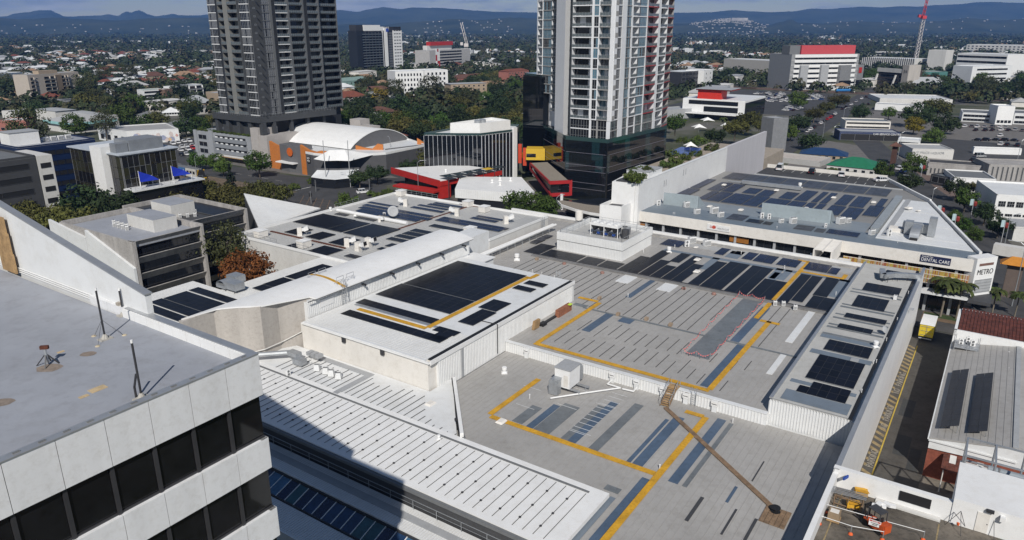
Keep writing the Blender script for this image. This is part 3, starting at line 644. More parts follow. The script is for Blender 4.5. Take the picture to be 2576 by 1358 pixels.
b=MB();Bx(b,a0+.37,a0+.4,b0+1.1,b0+1.75,ZL+1.0,ZL+2.6);b.build('access_door',CREAM,r)
put(hatvent,(1083,1021),8.9,'low cream box vent on the white roof left of the fin',A56)
put(hatvent,(1261,1066),ZL,'low cream box vent at the corner of the lower yellow walkway',A56)
put(cowl,(1269,938),ZL,'white drum ventilator on the lower roof beside the white hall',0,.95)
put(cowl,qA(218,450),ZU,'white drum ventilator on the upper roof left of the solar blocks',0,1.35)
put(cowl,qA(2175,350),ZU,'white drum ventilator between black solar blocks right of the plant room',0,1.2)
put(hatvent,qB(285,465),ZU,'white box vent above the black solar blocks',A56,1.1)
put(hatvent,qB(278,620),ZU,'cream box vent in the gap between two black solar blocks',A56,1.1)
put(hatvent,qB(270,300),ZU,'small cream box vent below the twin condensers',A56,.8)
GP='white vent pipes on the grey roofs'
for px in[qA(1648,930),qB(1408,562),qB(852,380),qC(640,1130),qB(2070,905),qA(1845,355)]:put(stackpipe,px,ZU,'thin white vent pipe rising from the upper grey roof',0,None,GP)
for px in[T[2,2](178,1290),T[2,3](2220,180),T[2,2](340,810),T[2,3](1485,645)]:put(stackpipe,px,ZL,'thin white vent pipe rising from the lower grey roof',0,.9,'white vent pipes on the lower roof')
put(ac_side,qB(150,285),ZU,'white twin fan air conditioner beside the upper roof condensers',.35,1.5)
put(ac_top,qB(215,235),ZU,'white three fan condenser standing near the street parapet',.35,1.35,fans=3)
put(ac_top,qB(408,270),ZU,'white louvred condenser right of the three fan condenser',.35,1.25,fans=2)
for i,(px,lab)in enumerate([(qB(1285,1040),'white air conditioner at the crossing of the yellow walkways'),(qB(1393,1045),'louvred air conditioner just right of the walkway crossing'),(qB(1545,1095),'lone louvred air conditioner on the roof near the walkway crossing')]):
 put(ac_top,px,ZU,lab,A56-1.2,.95,w_=.95,d_=.75,h_=1.35,fans=1)
q=P(*qA(400,1350),ZU);r=thing('pallet_stack','leaning tan timber pallets against the white hall wall','pallets',q)
for k in range(4):b=MB();b.obox(q+EB*(.1+.12*k)+UP*(.05),EA*1.5+UP*0,UP*1.5+EB*.25,EB*.1);b.build('pallet',PINE,r)
q=P(*qA(760,1155),ZU);r=thing('crate_row','row of orange brown crates against the white hall wall','crates',q)
for k in range(5):
 for j in range(2):b=MB();q2=q+EA*(k*.85-1.2);b.obox(q2+UP*(.62*j),EA*.8,EB*.7,UP*.6);b.build('crate',mat('terracotta',(.33,.13,.07),.8,var=.2),r)
b=MB();q2=P(*qA(820,1150),ZU);b.obox(q2+UP*1.25+EA*1.3,EA*.7,EB*.5,UP*.12);b.build('hi_vis_vest',mat('hi_vis',(.55,.75,.08),.8),label='bright yellow green vest lying on the crate row',cat='vest',loc=q2)
q=P(*qA(500,1300),ZU);b=MB();b.obox(q,EA*1.2,EB*.8,UP*.5);b.obox(q+EA*1.6,EA*4,EB*.5,UP*.25);b.build('black_ducting',BLACK,label='black ducting lengths lying beside the white hall wall',cat='ducting',loc=q)
for i,px in enumerate([qA(1520,1165),qA(1885,1225),qA(2195,1300),qA(1280,955),qA(475,450)]):
 q=P(*px,ZU);b=MB();b.box((q.x,q.y,ZU+.05),(.7,.5,.45),ang=A56);b.build('carton',mat('carton',(.36,.27,.19),.85,var=.15),label='small brown carton lying on the upper grey roof',cat='carton',group='brown cartons on the upper roof',loc=q)
for px in[qA(1318,622),qA(2365,825),qB(110,825),qB(500,895),qA(828,505)]:
 q=P(*px,ZU);b=MB();b.lathe(q,[(.4,0),(.4,.3),(.25,.42)],10);b.build('rusty_vent',mat('copper_vent',(.30,.17,.14),.7),label='small reddish vent cap just below the ridge gutter',cat='roof vent',group='reddish vent caps along the ridge gutter',loc=q)
corners=[P(*T[2,2](1715,850),ZU),P(*T[2,2](2285,265),ZU),P(*T[2,2](2540,320),ZU),P(*T[2,2](1990,905),ZU)]
r=thing('tape_barrier','drooping pink flag tape barrier around the slate strip on the upper roof','barrier',corners[0]);PINK=mat('pink_tape',(.75,.18,.17),.6,var=0);pb_=MB();tb=MB()
for i in range(4):
 p_,q_=corners[i],corners[(i+1)%4];n_=max(2,round((q_-p_).length/4));tb.bar(p_,p_+UP*1.1,.05,None)
 for k in range(n_):
  c0,c1=p_.lerp(q_,k/n_),p_.lerp(q_,(k+1)/n_);tb.bar(c0,c0+UP*1.0,.035)
  prev=c0+UP*.95
  for j in range(1,7):
   t=j/6;c=c0.lerp(c1,t)+UP*(.95-.5*math.sin(t*math.pi));pb_.bar(prev,c,.025);
   if j<6:pb_.bar(c,c-UP*.14,.12,.02)
   prev=c
tb.build('post',ALU,r);pb_.build('flag_tape',PINK,r)
for(o,b2,a2,lab)in[(qA(300,345),qA(490,385),qA(500,235),'black solar array left of the plant room behind the ridge gutter'),(qA(515,385),qA(960,480),qA(680,320),'black solar array right below the plant room front wall, left block'),(qA(985,485),qA(1215,535),qA(1110,405),'black solar array below the middle of the plant room front'),(qA(1235,540),qA(1470,585),qA(1355,455),'black solar array below the plant room corner'),(qA(1490,590),qA(1612,614),qA(1790,395),'black solar strip first to the right of the plant room corner'),(qA(1618,615),qA(1745,642),qA(2035,318),'longest black solar strip right of the plant room'),(qA(1760,645),qA(1898,672),qA(2040,442),'black solar block right of the longest strip'),(qA(1905,676),qA(2038,702),qA(2115,512),'short black solar block before the drum ventilator gap'),(qA(2050,704),qA(2172,728),qA(2500,400),'long black solar strip beside the white box vent'),(qA(2180,468),qA(2300,494),qA(2322,360),'small black solar block behind the drum ventilator'),(qB(-69,724),qB(66,750),qB(205,494),'black solar block left of the cream box vent gap'),(qB(140,772),qB(285,797),qB(510,463),'black solar strip just right of the cream box vent'),(qB(297,800),qB(575,855),qB(665,464),'wide black solar block in the middle of the upper roof'),(qB(612,860),qB(905,917),qB(966,517),'wide black solar block left of the two blue roof sheets'),(qB(918,920),qB(1230,976),qB(1132,687),'shorter black solar block left of the yellow walkway'),(qB(1300,988),qB(1440,1022),qB(1605,627),'black solar strip just right of the yellow walkway'),(qB(1492,972),qB(1640,1002),qB(1752,652),'black solar strip second right of the yellow walkway'),(qB(1660,1062),qB(1960,1132),qB(1770,908),'black solar block beside the side wing wall, lower part'),(qB(1772,902),qB(1960,930),qB(1940,682),'black solar strip beside the side wing wall, upper part')]:
 array(o,b2,a2,ZU+.05,lab)
for(o,b2,a2,lab)in[(qB(500,372),qB(615,394),qB(610,297),'small blue solar array near the street parapet below the condensers'),(qB(852,434),qB(978,460),qB(962,352),'blue solar array near the street parapet, left of the row of three'),(qB(995,463),qB(1250,502),qB(1097,374),'blue solar array near the street parapet, middle of the row of three'),(qB(1297,510),qB(1555,554),qB(1397,427),'blue solar array near the street parapet just left of the yellow walkway'),(qB(1648,570),qB(1950,622),qB(1737,480),'blue solar array right of the yellow walkway near the street'),(qB(1956,624),qB(2080,642),qB(2012,547),'small blue solar array at the far right of the street row'),(qC(445,1087),qC(700,1122),qC(570,1020),'blue solar array between the plant room and the condensers')]:
 array(o,b2,a2,ZU+.05,lab,CELLB)
for i in range(4):array(qA(380+48*i,225-24*i+4*(i%2)),qA(470+48*i,240-24*i+4*(i%2)),qA(420+48*i,190-24*i),ZU+.25,['first','second','third','fourth'][i]+' from the left of four loose black panels behind the white pipe',CELLG)
pc=ab(P(*qA(1570,468),ZU));pa0=pc[0];pb1=pc[1];pb0=pb1-18.5*1.0;pa1=pa0+17.5
k_=ab(P(*qA(750,303),ZU));pb0=k_[1];k_=ab(P(*qA(1890,240),ZU));pa1=k_[0]
pr=thing('plant_room','white ribbed plant enclosure standing on the upper grey roof','plant room',W(pa0,pb0,ZU))
zt=onB(*qA(1580,230),pb1)[1];zm=onB(*qA(1580,330),pb1)[1];zd=zt-1.3
b=MB();Bx(b,pa0+.35,pa1-.35,pb0+.35,pb1-.35,ZU,zd);b.build('deck',GROOF2,pr)
b=MB();Bx(b,pa0,pa1,pb1-.3,pb1,ZU,zm-.1);Bx(b,pa0,pa0+.3,pb0,pb1-.3,ZU,zm-.1);b.build('base_wall',WHITE2,pr)
for(q)in((pa0-.15,pa0+.1,pb0,pb1+.12),(pa0+.1,pa1,pb1-.13,pb1+.12),(pa0+.1,pa1,pb0-.1,pb0+.12),(pa1-.12,pa1+.12,pb0+.12,pb1-.13)):b=MB();Bx(b,*q,zm,zt);b.build('parapet_screen',WHITE2,pr)
b=MB();n_=int((pb1-pb0)/.35)
for i in range(n_):x=pb0+i*.35;Bx(b,pa0-.19,pa0-.15,x,x+.1,zm+.05,zt-.05);Bx(b,pa0-.04,pa0,x,x+.1,ZU,zm-.15)
for i in range(int((pa1-pa0)/.35)):x=pa0+i*.35;Bx(b,x,x+.1,pb1+.12,pb1+.16,zm+.05,zt-.05);Bx(b,x,x+.1,pb1,pb1+.04,ZU,zm-.15)
b.build('cladding_rib',WHITE,pr,kind='stuff')
b=MB();Bx(b,pa0-.05,pa1,pb1-.05,pb1+.04,zm-.1,zm);Bx(b,pa0-.05,pa0+.04,pb0,pb1-.05,zm-.1,zm);b.build('shadow_gap',STEELD,pr)
railing('guard_rail','thin grey guard rail along the plant room screens',[W(pa0+.5,pb0+.5,zd),W(pa0+.5,pb1-.5,zd),W(pa1-.5,pb1-.5,zd),W(pa1-.5,pb0+.5,zd)],1.9,True,3)
q=ab(P(*qA(1155,120),zd));ch=thing('chiller','large white chiller with rooftop fans and black V coils in the plant room','chiller',W(*q,zd))
b=MB();Lc=6.6;Bx(b,q[0],q[0]+2.2,q[1],q[1]+Lc,zd+2.2,zd+2.75);b.build('fan_deck',WHITE,ch)
b=MB();[b.bar(W(q[0]+x,q[1]+y,zd),W(q[0]+x,q[1]+y,zd+2.2),.14)for x in(.1,2.1)for y in(.1,Lc/2,Lc-.1)];Bx(b,q[0],q[0]+2.2,q[1],q[1]+.1,zd+.2,zd+.3);b.build('frame',WHITE,ch)
for k in range(4):
 b=MB();y0=q[1]+.15+k*(Lc-.3)/4;w_=(Lc-.3)/4
 b.add([W(q[0]+.1,y0,zd+2.2),W(q[0]+.1,y0+w_,zd+2.2),W(q[0]+.1,y0+w_/2,zd+1.0),W(q[0]+2.1,y0,zd+2.2),W(q[0]+2.1,y0+w_,zd+2.2),W(q[0]+2.1,y0+w_/2,zd+1.0)],[(0,1,2),(3,5,4),(0,2,5,3),(1,4,5,2)]);b.build('coil',BLACK,ch)
for k in range(4):
 for j in range(2):b=MB();b.lathe(W(q[0]+.6+j,q[1]+.8+k*1.65,zd+2.75),[(.5,0),(.52,.25),(.46,.3)],14);b.build('fan',WHITE2,ch)
b=MB();[b.tube(W(q[0]+.6,q[1]+.6+k*.9,zd+.5),W(q[0]+.6,q[1]+1.2+k*.9,zd+.5),.28,10,k%2)for k in range(7)];b.build('compressor',[STEELD,mat('blue_paint',(.02,.06,.25),.5)],ch)
q=P(*qA(1545,190),zd);put(ac_top,qA(1600,120),zd,'grey curved duct cooler at the right of the chiller',A56,1.5,body=LGREY,w_=1.9,d_=2.2,fans=1)
q=P(*qA(1610,170),zd);b=MB();b.lathe(q,[(.8,0),(.8,1.9),(.3,2.1)],14);b.build('water_tank',CHAR,label='dark round tank beside the chiller',cat='tank',loc=q)
q=P(1456,570,zd);r=thing('header_tank','cream cylindrical header tank on legs behind the plant room','tank',q);b=MB();b.lathe(q+UP*1.6,[(.85,0),(.85,2.0),(.3,2.2)],14);b.build('tank',CREAM,r)
for k in range(4):b=MB();d_=Vector((math.cos(k*1.57),math.sin(k*1.57),0))*.7;b.bar(q+d_,q+d_+UP*1.6,.1);b.build('leg',GALV,r)
b=MB();b.lathe(q+UP*1.2,[(.4,0),(.8,.4)],10);b.build('cone',CHAR,r)
sw=thing('side_wing','long white side wing with solar roof running beside the lane','building',W(83.5,-18.3,0))
b=MB();Bx(b,83.5,148.6,-18.3,-8.4,0,ZS-.3);b.build('wall',WHITE2,sw)
b=MB();Bx(b,83.7,148.4,-18.0,-8.9,ZS-.3,ZS);b.build('roof',GROOF2,sw)
b=MB();Bx(b,70.8,148.6,-8.4,-8.0,0,12.6);b.build('lane_wall',WHITE,sw)
b=MB();Bx(b,70.8,148.7,-8.45,-7.95,12.6,12.68);b.build('coping',ALU,sw)
b=MB();Bx(b,83.5,148.6,-9.35,-8.95,ZS-.02,ZS+.03);b.build('dark_gutter',BLACK,sw)
b=MB();Bx(b,83.5,148.6,-18.35,-17.95,ZS,ZS+.18);b.build('edge_flashing',ALU,sw)
b=MB()
for i in range(int(65/.32)):x=83.6+i*.32;Bx(b,x,x+.05,-17.9,-9.4,ZS,ZS+.04)
b.build('roof_rib',GROOF2,sw,kind='stuff')
b=MB()
for i in range(29):x=-18.2+i*.34;Bx(b,83.44,83.5,x,x+.1,ZL,ZS-.1)
b.build('cladding_rib',WHITE,sw,kind='stuff')
for(a_,h_)in[(84.2,2.9),(89.4,1.0),(100.1,1.4),(106.6,1.3),(108.1,.5),(111.0,.6),(112.3,.5),(115.4,.6),(117.2,.5),(121.0,.6),(122.3,.5),(129.4,.6),(131,.5)]:
 b=MB();Bx(b,a_,a_+h_,-17.4+(0 if h_<2 else .2),-9.6,ZS+.03,ZS+.07);b.build('roof_sheet',BROOF if h_>.8 else GREYS,sw)
for(px,lab)in[((1430,400),'pale skylight hatch between first and second solar rows'),((870,915),'pale skylight hatch on the side wing beside the big solar block')]:
 q=P(*t32(*px),ZS);b=MB();b.box((q.x,q.y,ZS+.07),(1.0,1.0,.15),ang=A56);b.build('skylight',LGREY,label=lab,cat='skylight',loc=q)
for(o,b2,a2,lab)in[((1170,48),(1420,78),(1190,0),'black solar array farthest along the side wing behind the duct'),((945,203),(1310,268),(990,128),'black solar array on the side wing just before the duct'),((838,363),(1165,423),(905,252),'black solar array on the side wing left of the square condenser'),((765,473),(1175,562),(790,432),'narrow black solar row on the side wing, farther of the two'),((695,580),(1035,655),(725,539),'narrow black solar row on the side wing, nearer of the two'),((557,798),(1005,908),(615,699),'two row black solar array on the side wing beside the drum ventilator'),((375,1083),(855,1213),(520,850),'large four row black solar array at the near end of the side wing'),((385,1250),(775,1352),(450,1124),'nearest black solar array at the front edge of the side wing'),((282,1222),(383,1248),(320,1159),'single black solar panel left of the nearest array')]:
 array(t32(*o),t32(*b2),t32(*a2),ZS+.08,lab,None,2.08,1.15)
put(cowl,t32(1080,775),ZS,'white drum ventilator on the side wing',0,.95)
put(ac_top,t32(1277,300),ZS,'square louvred condenser on the side wing near the lane wall',A56,.9,w_=1.1,d_=.9,h_=1.3,fans=1)
for px in[(1298,510),(1190,715),(1060,945),(1088,935),(940,1235),(1410,240)]:put(stackpipe,t32(*px),ZS,'thin white vent pipe beside the lane wall',0,.8,'white vent pipes on the side wing')
q=P(*t32(1170,650),ZS);r=thing('satellite_dish','grey mesh satellite dish on the side wing roof','satellite dish',q);b=MB();b.bar(q,q+UP*.7,.06);b.build('stand',STEELD,r)
b=MB();b.lathe((0,0,0),[(.05,.14),(.3,.1),(.55,0)],14);me=b.mesh('dish',[LGREY]);inst('dish',me,r,q+UP*.8,0,rot=(1.0,0,.5))
pts=[W(*ab(P(*t32(*q),ZS)),ZS+1.1)for q in[(1140,60),(1150,120),(1250,105),(1400,112),(1530,125)]]
r=thing('roof_duct','bent galvanised duct crossing the far end of the side wing','duct',pts[0]-UP*1.1);b=MB()
for p_,q_ in zip(pts[:-1],pts[1:]):b.bar(p_,q_,.9,.8)
b.build('duct',GALV,r);b=MB()
for q_ in pts[1:]:b.bar(q_,q_-UP*1.1,.06);b.bar(q_+EB*.8,q_+EB*.8-UP*1.1,.06)
b.build('leg',STEELD,r)
foot(rect(38,152,-104,-8),1)
ZW=13.5
wh=thing('white_hall','white clad hall with a large black solar field and L shaped yellow walkway','building',W(65.5,-57.4,0))
b=MB();Bx(b,65.5,103.6,-82,-57.5,0,ZW-.25);b.build('wall',CREAM,wh)
b=MB();Bx(b,65.4,103.7,-81.6,-57.95,ZW-.25,ZW);b.build('roof',WHITE2,wh)
b=MB();Bx(b,67.2,103.8,-57.5,-57.1,8.4,ZW-.45);b.build('side_cladding',WHITE2,wh)
b=MB();Bx(b,65.45,103.8,-57.1,-56.95,ZW-.5,ZW+.12);Bx(b,65.2,65.42,-81.6,-57.1,ZW-.3,ZW-.05);b.build('gutter',WHITE,wh)
b=MB();Bx(b,66,103.5,-57.9,-57.15,ZW-.02,ZW+.02);b.build('dark_gutter',BLACK,wh)
b=MB()
for i in range(int(36/.36)):x=67.4+i*.36;Bx(b,x,x+.1,-57.1,-57.04,8.5,ZW-.5)
b.build('cladding_rib',WHITE,wh,kind='stuff')
b=MB()
for i in range(22):x=66+i*.42;Bx(b,x if i else x,x+.05,-81.3,-58.1,ZW,ZW+.04)
b.build('roof_rib',OFFW,wh,kind='stuff')
b=MB();b.pipe([W(80.5,-58.2,ZW+.08),W(80.5,-56.85,ZW+.08),W(80.5,-56.85,9)],.07);b.pipe([W(80.3,-62,ZW+.05),W(80.5,-58.2,ZW+.08)],.07);b.build('downpipe',STEELD,wh)
b=MB();Bx(b,72,72.5,-57.03,-56.97,8.5,ZW-.5);b.build('corner_strip',LGREY,wh)
for(px,py)in[(870,600),(1262,765)]:
 bb=onA(*t12(px,py),65.4)[0];b=MB();Bx(b,65.15,65.42,bb-.1,bb+.5,ZW-1.1,ZW-.3);b.build('overflow',STEELD,wh)
def wall_(o,b2,a2,lab):array(o,b2,a2,ZW+.06,lab,None,.98,1.72)
for(o,b2,a2,lab)in[(t12(850,442),t12(1762,782),t12(945,402),'long two row black solar array at the front edge of the white hall roof'),(t12(1002,330),t12(1692,576),t12(1086,291),'two row black solar array inside the yellow L walkway'),(t12(1203,246),t12(1887,476),t12(1462,136),'black solar field on the white hall, nearer block'),(t12(1482,136),t12(2148,347),qM(1235,981),'largest black solar field on the white hall, farther block'),(t12(1735,682),t12(1862,725),t12(1850,625),'small stepped black array at the right front of the white hall'),(t12(1772,607),t12(1985,672),t12(1850,570),'stepped black array just right of the yellow walkway corner'),(t12(2030,522),t12(2165,572),t12(2290,400),'stepped black array in the middle of the right edge'),(t12(2235,377),t12(2400,430),t12(2380,293),'stepped black array second from the far end of the right edge'),(t22(0,185),t22(120,262),t22(70,155),'stepped black array next to the farthest one'),(t22(115,137),t22(260,205),t22(186,109),'farthest small black array on the white hall right edge')]:wall_(o,b2,a2,lab)
g1_=ab(P(*t12(1030,395),ZW));g2_=ab(P(*t12(1655,620),ZW));g3_=ab(P(*t22(165,85),ZW));g4_=ab(P(*t22(310,70),ZW))
walkway('L shaped yellow walkway on the white hall roof',[((g1_[0],g1_[1]),(g1_[0],g2_[1])),((g1_[0]+.4,g2_[1]),(g3_[0],g2_[1])),((g3_[0]+.2,g2_[1]-.4),(g3_[0]+.2,g2_[1]+.9)),((g3_[0]+.6,g2_[1]+.6),(103.2,g2_[1]+.6))],ZW,.8)
b=MB();Bx(b,74.6,75.2,-80.2,-60,ZW+.02,ZW+.10);b.build('roof_flashing',GALV,wh)
ladder('cage ladder at the far right corner of the white hall',W(103.9,-60.5,0),ZU,ZW,EA)
for k,px in enumerate([(205,20),(300,45),(425,80)]):put(stackpipe,t22(*px),ZW,'small white anchor post on the far edge of the white hall',0,.7,'anchor posts on the white hall')
ch_=thing('curved_roof_hall','white hall with a long curved metal roof and cage ladder','building',W(52,-88,0))
b=MB();Bx(b,66.9,106.5,-88.5,-82.0,0,15.9);b.build('wall',WHITE2,ch_)
zc=[(t,-81.2-(8.0)*t/8,16.45+.8*math.sin(t/8*2.3))for t in range(9)]
b=MB()
def SAF(bb):return interp2([(-89.3,50.5),(-88.6,55.6),(-84.3,60.2),(-82.1,68),(-81,68)],bb)
for i in range(8):
 (_,b0,z0),(_,b1,z1)=zc[i],zc[i+1]
 for(sa,sb,sc0)in((SAF(b0),107.2,SAF(b1)),):
  b.add([W(sa,b0,z0),W(sb,b0,z0),W(sb,b1,z1),W(sc0,b1,z1),W(sa,b0,z0-.22),W(sb,b0,z0-.22),W(sb,b1,z1-.22),W(sc0,b1,z1-.22)],[(0,1,2,3),(7,6,5,4),(0,4,5,1),(1,5,6,2),(2,6,7,3),(3,7,4,0)])
b.build('curved_roof',WHITE,ch_)
b=MB();Bx(b,66.9,106.8,-82.05,-81.95,13.3,16.3);b.build('side_cladding',WHITE2,ch_)
b=MB()
for i in range(110):x=67+i*.36;Bx(b,x,x+.1,-81.95,-81.9,13.5,16.2)
b.build('cladding_rib',WHITE,ch_,kind='stuff')
b=MB();Bx(b,66.5,107.1,-81.35,-81.18,16.25,16.32);b.build('eave_gutter',STEELD,ch_)
for k in range(5):b=MB();a_=78+k*6.6;Bx(b,a_,a_+.4,-81.9,-81.2,15.55,15.7);Bx(b,a_+.1,a_+.3,-81.25,-81.05,15.4,15.75);b.build('floodlight',STEELD,ch_)
b=MB();Bx(b,69.3,72,-81.92,-81.86,14.4,15.6);b.build('shutter',WHITE,ch_)
b=MB();b.prism([W(51,-88.6),W(55.8,-88.6),W(60.3,-84.2),W(63.4,-84.4),W(68.2,-82.1),W(68.2,-88.6),W(51,-89.5)],0,[16.8,17.0,16.95,16.9,16.45,16.8,16.8]);b.build('beige_wall',BEIGE,ch_)
b=MB();p0,p1=W(60.2,-84.0,10.4),W(63.6,-84.1,10.4);b.pipe([W(55,-88,9.5),p0,p1,p1+EA*2.6+EB*1.2+UP*.9,p1+EA*2.6+EB*1.2+UP*2.4],.09);b.build('drain_pipe',OFFW,ch_)
slr=thing('solar_annex','low white ribbed annex roof carrying black solar rows left of the curved roof','building',W(51,-110,0))
b=MB();Bx(b,50.5,68,-113,-89.4,0,12.8);Bx(b,68,90.2,-105,-89.4,0,12.8);b.build('wall',OFFW,slr);b=MB();Bx(b,50.5,68,-112.9,-89.2,12.8,13.0);Bx(b,68.01,90.1,-105,-89.2,12.8,13.0);b.build('roof',WHITE2,slr)
b=MB()
for i in range(110):x=50.6+i*.36;Bx(b,x,x+.06,-112.8 if x<67.9 else-104.9,-89.3,13.0,13.05)
b.build('roof_rib',OFFW,slr,kind='stuff')
for(o,b2,a2,lab)in[(t02(1405,378),t02(1868,531),t02(1500,339),'black solar row on the annex nearest the office gable'),(t02(1503,327),t02(2012,482),t02(1640,292),'black solar row second from the office gable'),(t02(1645,287),t02(2153,431),t02(1880,216),'wide black solar block third from the office gable'),(t02(1897,206),t02(2412,341),t02(2000,176),'black solar row in front of the galvanised roof duct'),(qN(190,1330),qN(445,1400),qN(318,1282),'black solar row behind the galvanised roof duct'),(qN(325,1280),qN(562,1340),qN(590,1190),'black solar block on the annex beside the orange tree'),(qN(613,1182),qN(882,1226),qN(1100,1022),'long black solar block under the grey roof guard rails')]:array(o,b2,a2,13.1,lab)
q=ab(P(*t02(2180,190),13));r=thing('roof_duct','galvanised round topped duct on the annex roof beside the orange tree','duct',W(*q,13));b=MB()
for k in range(8):t0=math.pi*k/8;t1=math.pi*(k+1)/8;b.add([W(q[0]+s,q[1]+1.2-1.2*math.cos(t),13.5+.4+.8*math.sin(t))for s in(0,2.2)for t in(t0,t1)],[(0,1,3,2)])
Bx(b,q[0],q[0]+2.2,q[1],q[1]+2.4,13.4,13.9);Bx(b,q[0]+.1,q[0]+2,q[1]+2.4,q[1]+5,13.5,14.7);b.build('duct',GALV,r);b=MB()
for s in(0,2.0):
 for t in(.1,2.3,4.7):b.bar(W(q[0]+s+.1,q[1]+t,13),W(q[0]+s+.1,q[1]+t,13.5),.07)
b.build('leg',STEELD,r)
b=MB();Bx(b,q[0]+3.4,q[0]+5.4,q[1]-2,q[1]+.6,13,14.2);b.build('rusty_hood',[GALV],label='grey metal hood with rusty top behind the round topped duct',cat='hood',loc=W(q[0]+3.4,q[1],13))
def crossing(px,rz,label):
 q_=P(*px,16.9);r=thing('roof_guard',label,'guard rail',q_);b=MB();u=Vector((math.cos(rz),math.sin(rz),0));
 for s in(-1,1):
  for t in(.35,1.8):c=q_+u*s*t;b.bar(c,c+UP*1.1,.05);b.bar(c+UP*.7,c+Vector((-u.y,u.x,0))*.6,.04)
  b.bar(q_+u*s*.35+UP*1.1,q_+u*s*1.8+UP*1.1,.05);b.bar(q_+u*s*.35+UP*.55,q_+u*s*1.8+UP*.55,.04)
 b.build('rail',GALV,r)
crossing(qN(1030,1180),A56,'grey step-over guard rail on the far edge of the curved roof');crossing(qN(1390,1240),A56,'grey step-over guard rail at the head of the cage ladder')
lp=ab(P(*t12(990,380),ZW));ladder('tall galvanised cage ladder from the white hall up to the curved roof',W(lp[0],-81.6,0),ZW,16.5,EB)
yb=MB();ya=ab(P(*qN(1080,1190),17))[0]
for i in range(8):
 (_,b0,z0),(_,b1,z1)=zc[i],zc[i+1];yb.add([W(ya-.3,b0,z0+.02),W(ya+.3,b0,z0+.02),W(ya+.3,b1,z1+.02),W(ya-.3,b1,z1+.02)],[(0,1,2,3)])
yb.build('roof_walkway',YEL,label='yellow walkway strip bending over the curved white roof',cat='walkway',loc=W(ya,-85,17))
ZN=13.0
nh=thing('north_hall','white walled hall with blue solar rows and white intake hoods on its roof','building',W(90,-128,0))
npoly=[W(90,-131.5),W(139.5,-131.5),W(140.2,-84.5),W(117,-84.5),W(107,-89.2),W(90,-89.2)]
b=MB();b.prism(npoly,0,ZN-.2);b.build('wall',OFFW,nh);b=MB();b.prism(npoly,ZN-.2,ZN);b.build('roof',GROOF2,nh)
b=MB();parapet(b,npoly,ZN,.5,.22);b.build('parapet',WHITE,nh)
b=MB()
for i in range(56):x=-131+i*.75;Bx(b,90.4 if x<-90 else 117.5,139.2,x,x+.06,ZN,ZN+.045)
b.build('roof_rib',OFFW,nh,kind='stuff')
q=ab(P(*qN(430,600),ZN));q2=ab(P(*qN(1390,820),ZN));b=MB();Bx(b,q[0]-.25,q[0]+.25,q[1],q2[1],ZN+.05,ZN+.2);q3=ab(P(*qM(60,700),ZN));q4=ab(P(*qM(940,200),ZN));Bx(b,q3[0],q4[0],q3[1]-.2,q3[1]+.2,ZN+.05,ZN+.2);q5=ab(P(*qM(1500,285),ZN));Bx(b,q5[0]-.2,q5[0]+.2,-110,q5[1],ZN+.05,ZN+.15);b.build('rusty_tray',RUST,nh)
b=MB();q3=ab(P(*qN(1290,345),ZN));q4=ab(P(*qN(2180,520),ZN));b.tube(W(q3[0],q3[1],ZN+.45),W(q3[0],q4[1],ZN+.45),.42,10);b.build('round_duct',WHITE,nh)
for(o,b2,a2,lab)in[((710,475),(1130,570),(1070,365),'large black solar block at the left edge of the north hall'),((1155,572),(1320,613),(1510,457),'black solar block second from the left edge of the north hall'),((1355,617),(1720,697),(1700,494),'black solar block left of the rusty tray on the north hall'),((600,607),(758,641),(810,542),'small black solar block behind the left intake hood'),((870,667),(1040,709),(1080,600),'black solar block between the two front intake hoods'),((1170,742),(1360,782),(1390,667),'black solar block left of the front right intake hood'),((620,788),(760,812),(750,742),'small black solar block beside the near cream cabinet'),((895,852),(1115,919),(1100,777),'black solar block at the front parapet of the north hall'),((1370,917),(1600,978),(1440,885),'black solar block beside the twin intake hoods'),((1245,375),(1400,398),(1290,355),'short black solar strip beside the round white duct'),((1500,420),(1740,470),(1545,403),'black solar strip beside the round white duct near the small hood')]:
 array(qN(*o),qN(*b2),qN(*a2),ZN+.1,lab)
RN=['nearest','second','third','fourth','fifth','sixth','farthest']
for i,(o,b2,a2)in enumerate([((-120,355),(160,402),(-80,330)),((-90,330),(600,500),(-50,300)),((-60,295),(850,455),(-20,270)),((-10,262),(870,415),(30,240)),((60,228),(420,290),(95,212))]):array(qM(*o),qM(*b2),qM(*a2),ZN+.1,RN[i]+' row of the left blue solar field on the north hall',CELLB,1.0)
for i,(o,b2,a2)in enumerate([((610,290),(1015,360),(650,272)),((700,262),(1050,335),(735,248)),((830,252),(1085,310),(860,235)),((905,235),(1280,292),(935,220))]):array(qM(*o),qM(*b2),qM(*a2),ZN+.1,RN[i]+' row of the far blue solar field on the north hall',CELLB,1.0)
for i,(o,b2,a2)in enumerate([((930,455),(1700,625),(980,432)),((990,430),(1800,595),(1040,408)),((1380,430),(1700,490),(1420,410)),((1455,405),(1810,455),(1490,390))]):array(qM(*o),qM(*b2),qM(*a2),ZN+.1,RN[i]+' row of the right blue solar field on the north hall',CELLB,1.0)
for i,(o,b2,a2)in enumerate([((180,825),(340,865),(240,800)),((285,785),(475,822),(345,745)),((300,697),(590,768),(360,668)),((405,660),(740,735),(460,630)),((505,627),(840,695),(560,592)),((605,590),(920,655),(655,558)),((850,530),(1210,620),(900,500))]):array(qM(*o),qM(*b2),qM(*a2),ZN+.1,RN[i]+' black solar row behind the curved white roof',None,1.0)
